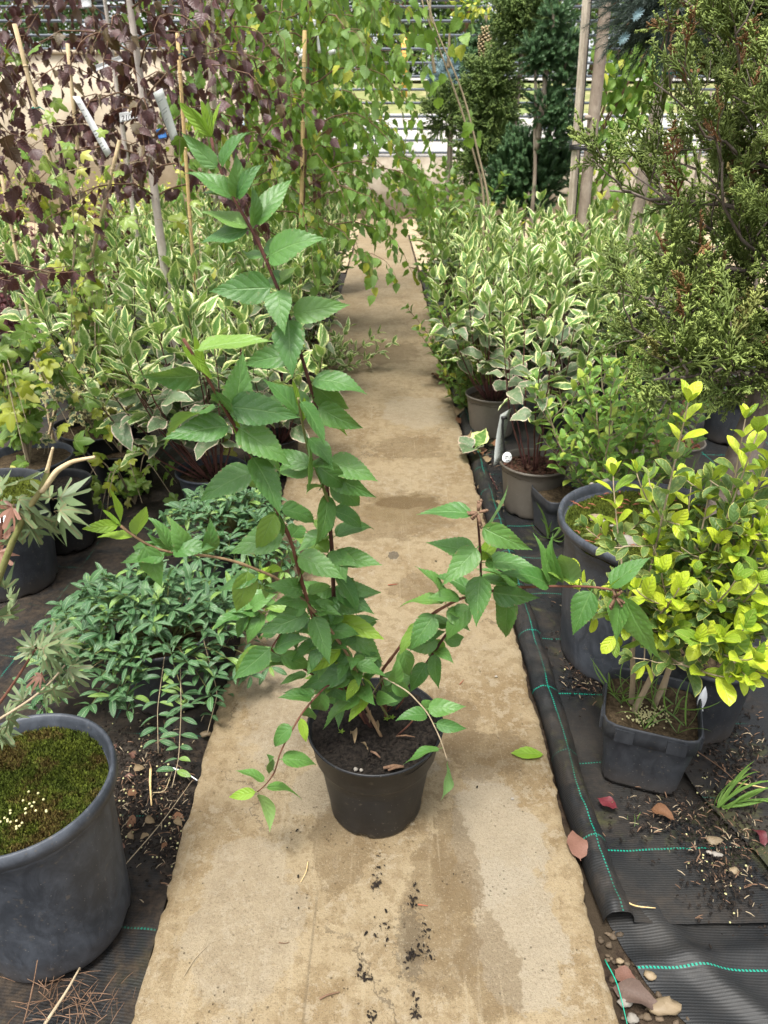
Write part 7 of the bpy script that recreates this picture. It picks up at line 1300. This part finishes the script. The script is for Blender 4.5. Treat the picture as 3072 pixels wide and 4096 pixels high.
# grass tufts
def tuft(label, p, n, L, seed, el=.7, name='grass_tuft'):
    r_ = np.random.RandomState(seed); t = Plant(name, label, 'grass', p)
    for i in range(n): t.leaf(pick('grass'), np.asarray(p) + np.append(r_.normal(0, .008, 2), 0), unit(r_.rand() * 6.28, r_.uniform(el - .3, el + .5)), r_.normal(0, 1, 3), L * r_.uniform(.6, 1.2), 1.6)
    return t.finish(300, 'blade')
g = G(2880, 3240, -.015); t = Plant('grass_tuft', 'tuft of grass leaning right at the right edge of the cloth', 'grass', g); r_ = np.random.RandomState(4)
for i in range(13): t.leaf(pick('grass'), g + np.append(r_.normal(0, .006, 2), 0), unit(r_.uniform(-.3, .7), r_.uniform(.05, .6)), r_.normal(0, .4, 3) + [0, 0, 1], r_.uniform(.09, .17), 1.1)
t.finish()
tuft('small grass tuft growing against the front taupe pot', G(2200, 2150, -.015), 12, .16, 221); tuft('grass growing between the periwinkle mounds', (-.42, 1.95, GZ), 22, .2, 222, 1.0); tuft('grass tuft behind the mossy pot at the right', (1.08, 2.35, GZ), 34, .26, 223, .9); tuft('grass tuft behind the wide mossy pot by the red bark pot', (1.25, 2.62, GZ), 26, .25, 224, .9)
tuft('tiny green sprout on the cloth in front of the square pot', G(2525, 3285, -.015), 5, .03, 225, 1.2); tuft('fine grass in the left bed behind the tall shrub stems', (-.55, 2.95, GZ), 18, .14, 226, 1.0)
# litter: needles, bark bits, soil
def litter(name, regs, n, mat, size, seed, thin=.25):
    r_ = np.random.RandomState(seed); b = MB()
    for (x, y, sx_, sy_, z, k) in regs:
        for i in range(int(n * k)):
            p = G(x + r_.normal(0, sx_), y + r_.normal(0, sy_), z); l = r_.uniform(*size); d = unit(r_.rand() * 6.28, r_.normal(0, .2)); b.tube([p + [0, 0, .002], p + d * l * .5 + [0, 0, .004], p + d * l + [0, 0, .002]], [l * thin * .4, l * thin * .5, l * thin * .25], 4, False, r_.rand())
    return b.obj(name, M[mat], kind='stuff')
RG = ((2320, 2560, 40, 90, -.018, 1), (2360, 2700, 50, 40, -.018, 1), (2900, 3420, 90, 120, -.012, 1.4), (2700, 3250, 120, 60, -.014, .8), (560, 3150, 110, 130, -.02, 3), (700, 3300, 50, 120, -.02, 1.2), (720, 2500, 40, 120, -.02, 1), (1950, 1850, 50, 90, -.014, 1), (2960, 3050, 80, 100, -.012, 1.2), (450, 1900, 90, 80, -.02, .7))
litter('bark_litter', RG, 60, 'twig_brown', (.006, .022), 231, .16); litter('plant_litter', RG, 42, 'stem_tan', (.004, .02), 232, .14); litter('soil_litter', RG, 420, 'crumb', (.003, .009), 233, .7)
litter('root_litter', ((330, 4020, 90, 40, -.01, 1), (230, 3980, 80, 60, -.01, .8)), 55, 'twig_brown', (.015, .05), 235, .04)
PTH = ((1655, 3580, 8, 40, .002, .8), (1690, 3740, 18, 24, .002, .6), (1640, 3830, 8, 22, .002, .8), (1700, 3820, 22, 16, .002, .5), (1500, 3480, 14, 40, .002, .5), (1510, 3540, 6, 14, .002, .6), (1520, 3720, 26, 30, .002, .5), (1660, 4040, 8, 26, .002, .7), (1460, 3905, 16, 12, .002, .5), (1440, 3880, 8, 30, .002, .5), (1480, 4060, 8, 20, .002, .4), (1600, 2500, 300, 500, .002, .35), (1500, 3650, 320, 300, .002, .4), (1400, 1900, 120, 300, .002, .2))
litter('soil_litter', PTH, 26, 'crumb', (.0008, .009), 234, .55); litter('soil_litter', PTH, 60, 'crumb', (.0006, .0022), 334, .6)
b = MB(); q_ = np.random.RandomState(236)
for (x, y, sx_, sy_, n) in ((560, 3120, 120, 150, 60), (2880, 3440, 80, 110, 30), (2860, 3120, 60, 60, 14), (2330, 2640, 40, 80, 10), (700, 3350, 40, 90, 14), (1640, 1900, 60, 200, 0)):
    for i in range(n): p = G(x + q_.normal(0, sx_), y + q_.normal(0, sy_), -.016); b.blob(p + [0, 0, .002], q_.uniform(.0018, .0030), 6, 5)
b.obj('scattered_fertiliser_pellets', M['pellet'], kind='stuff')
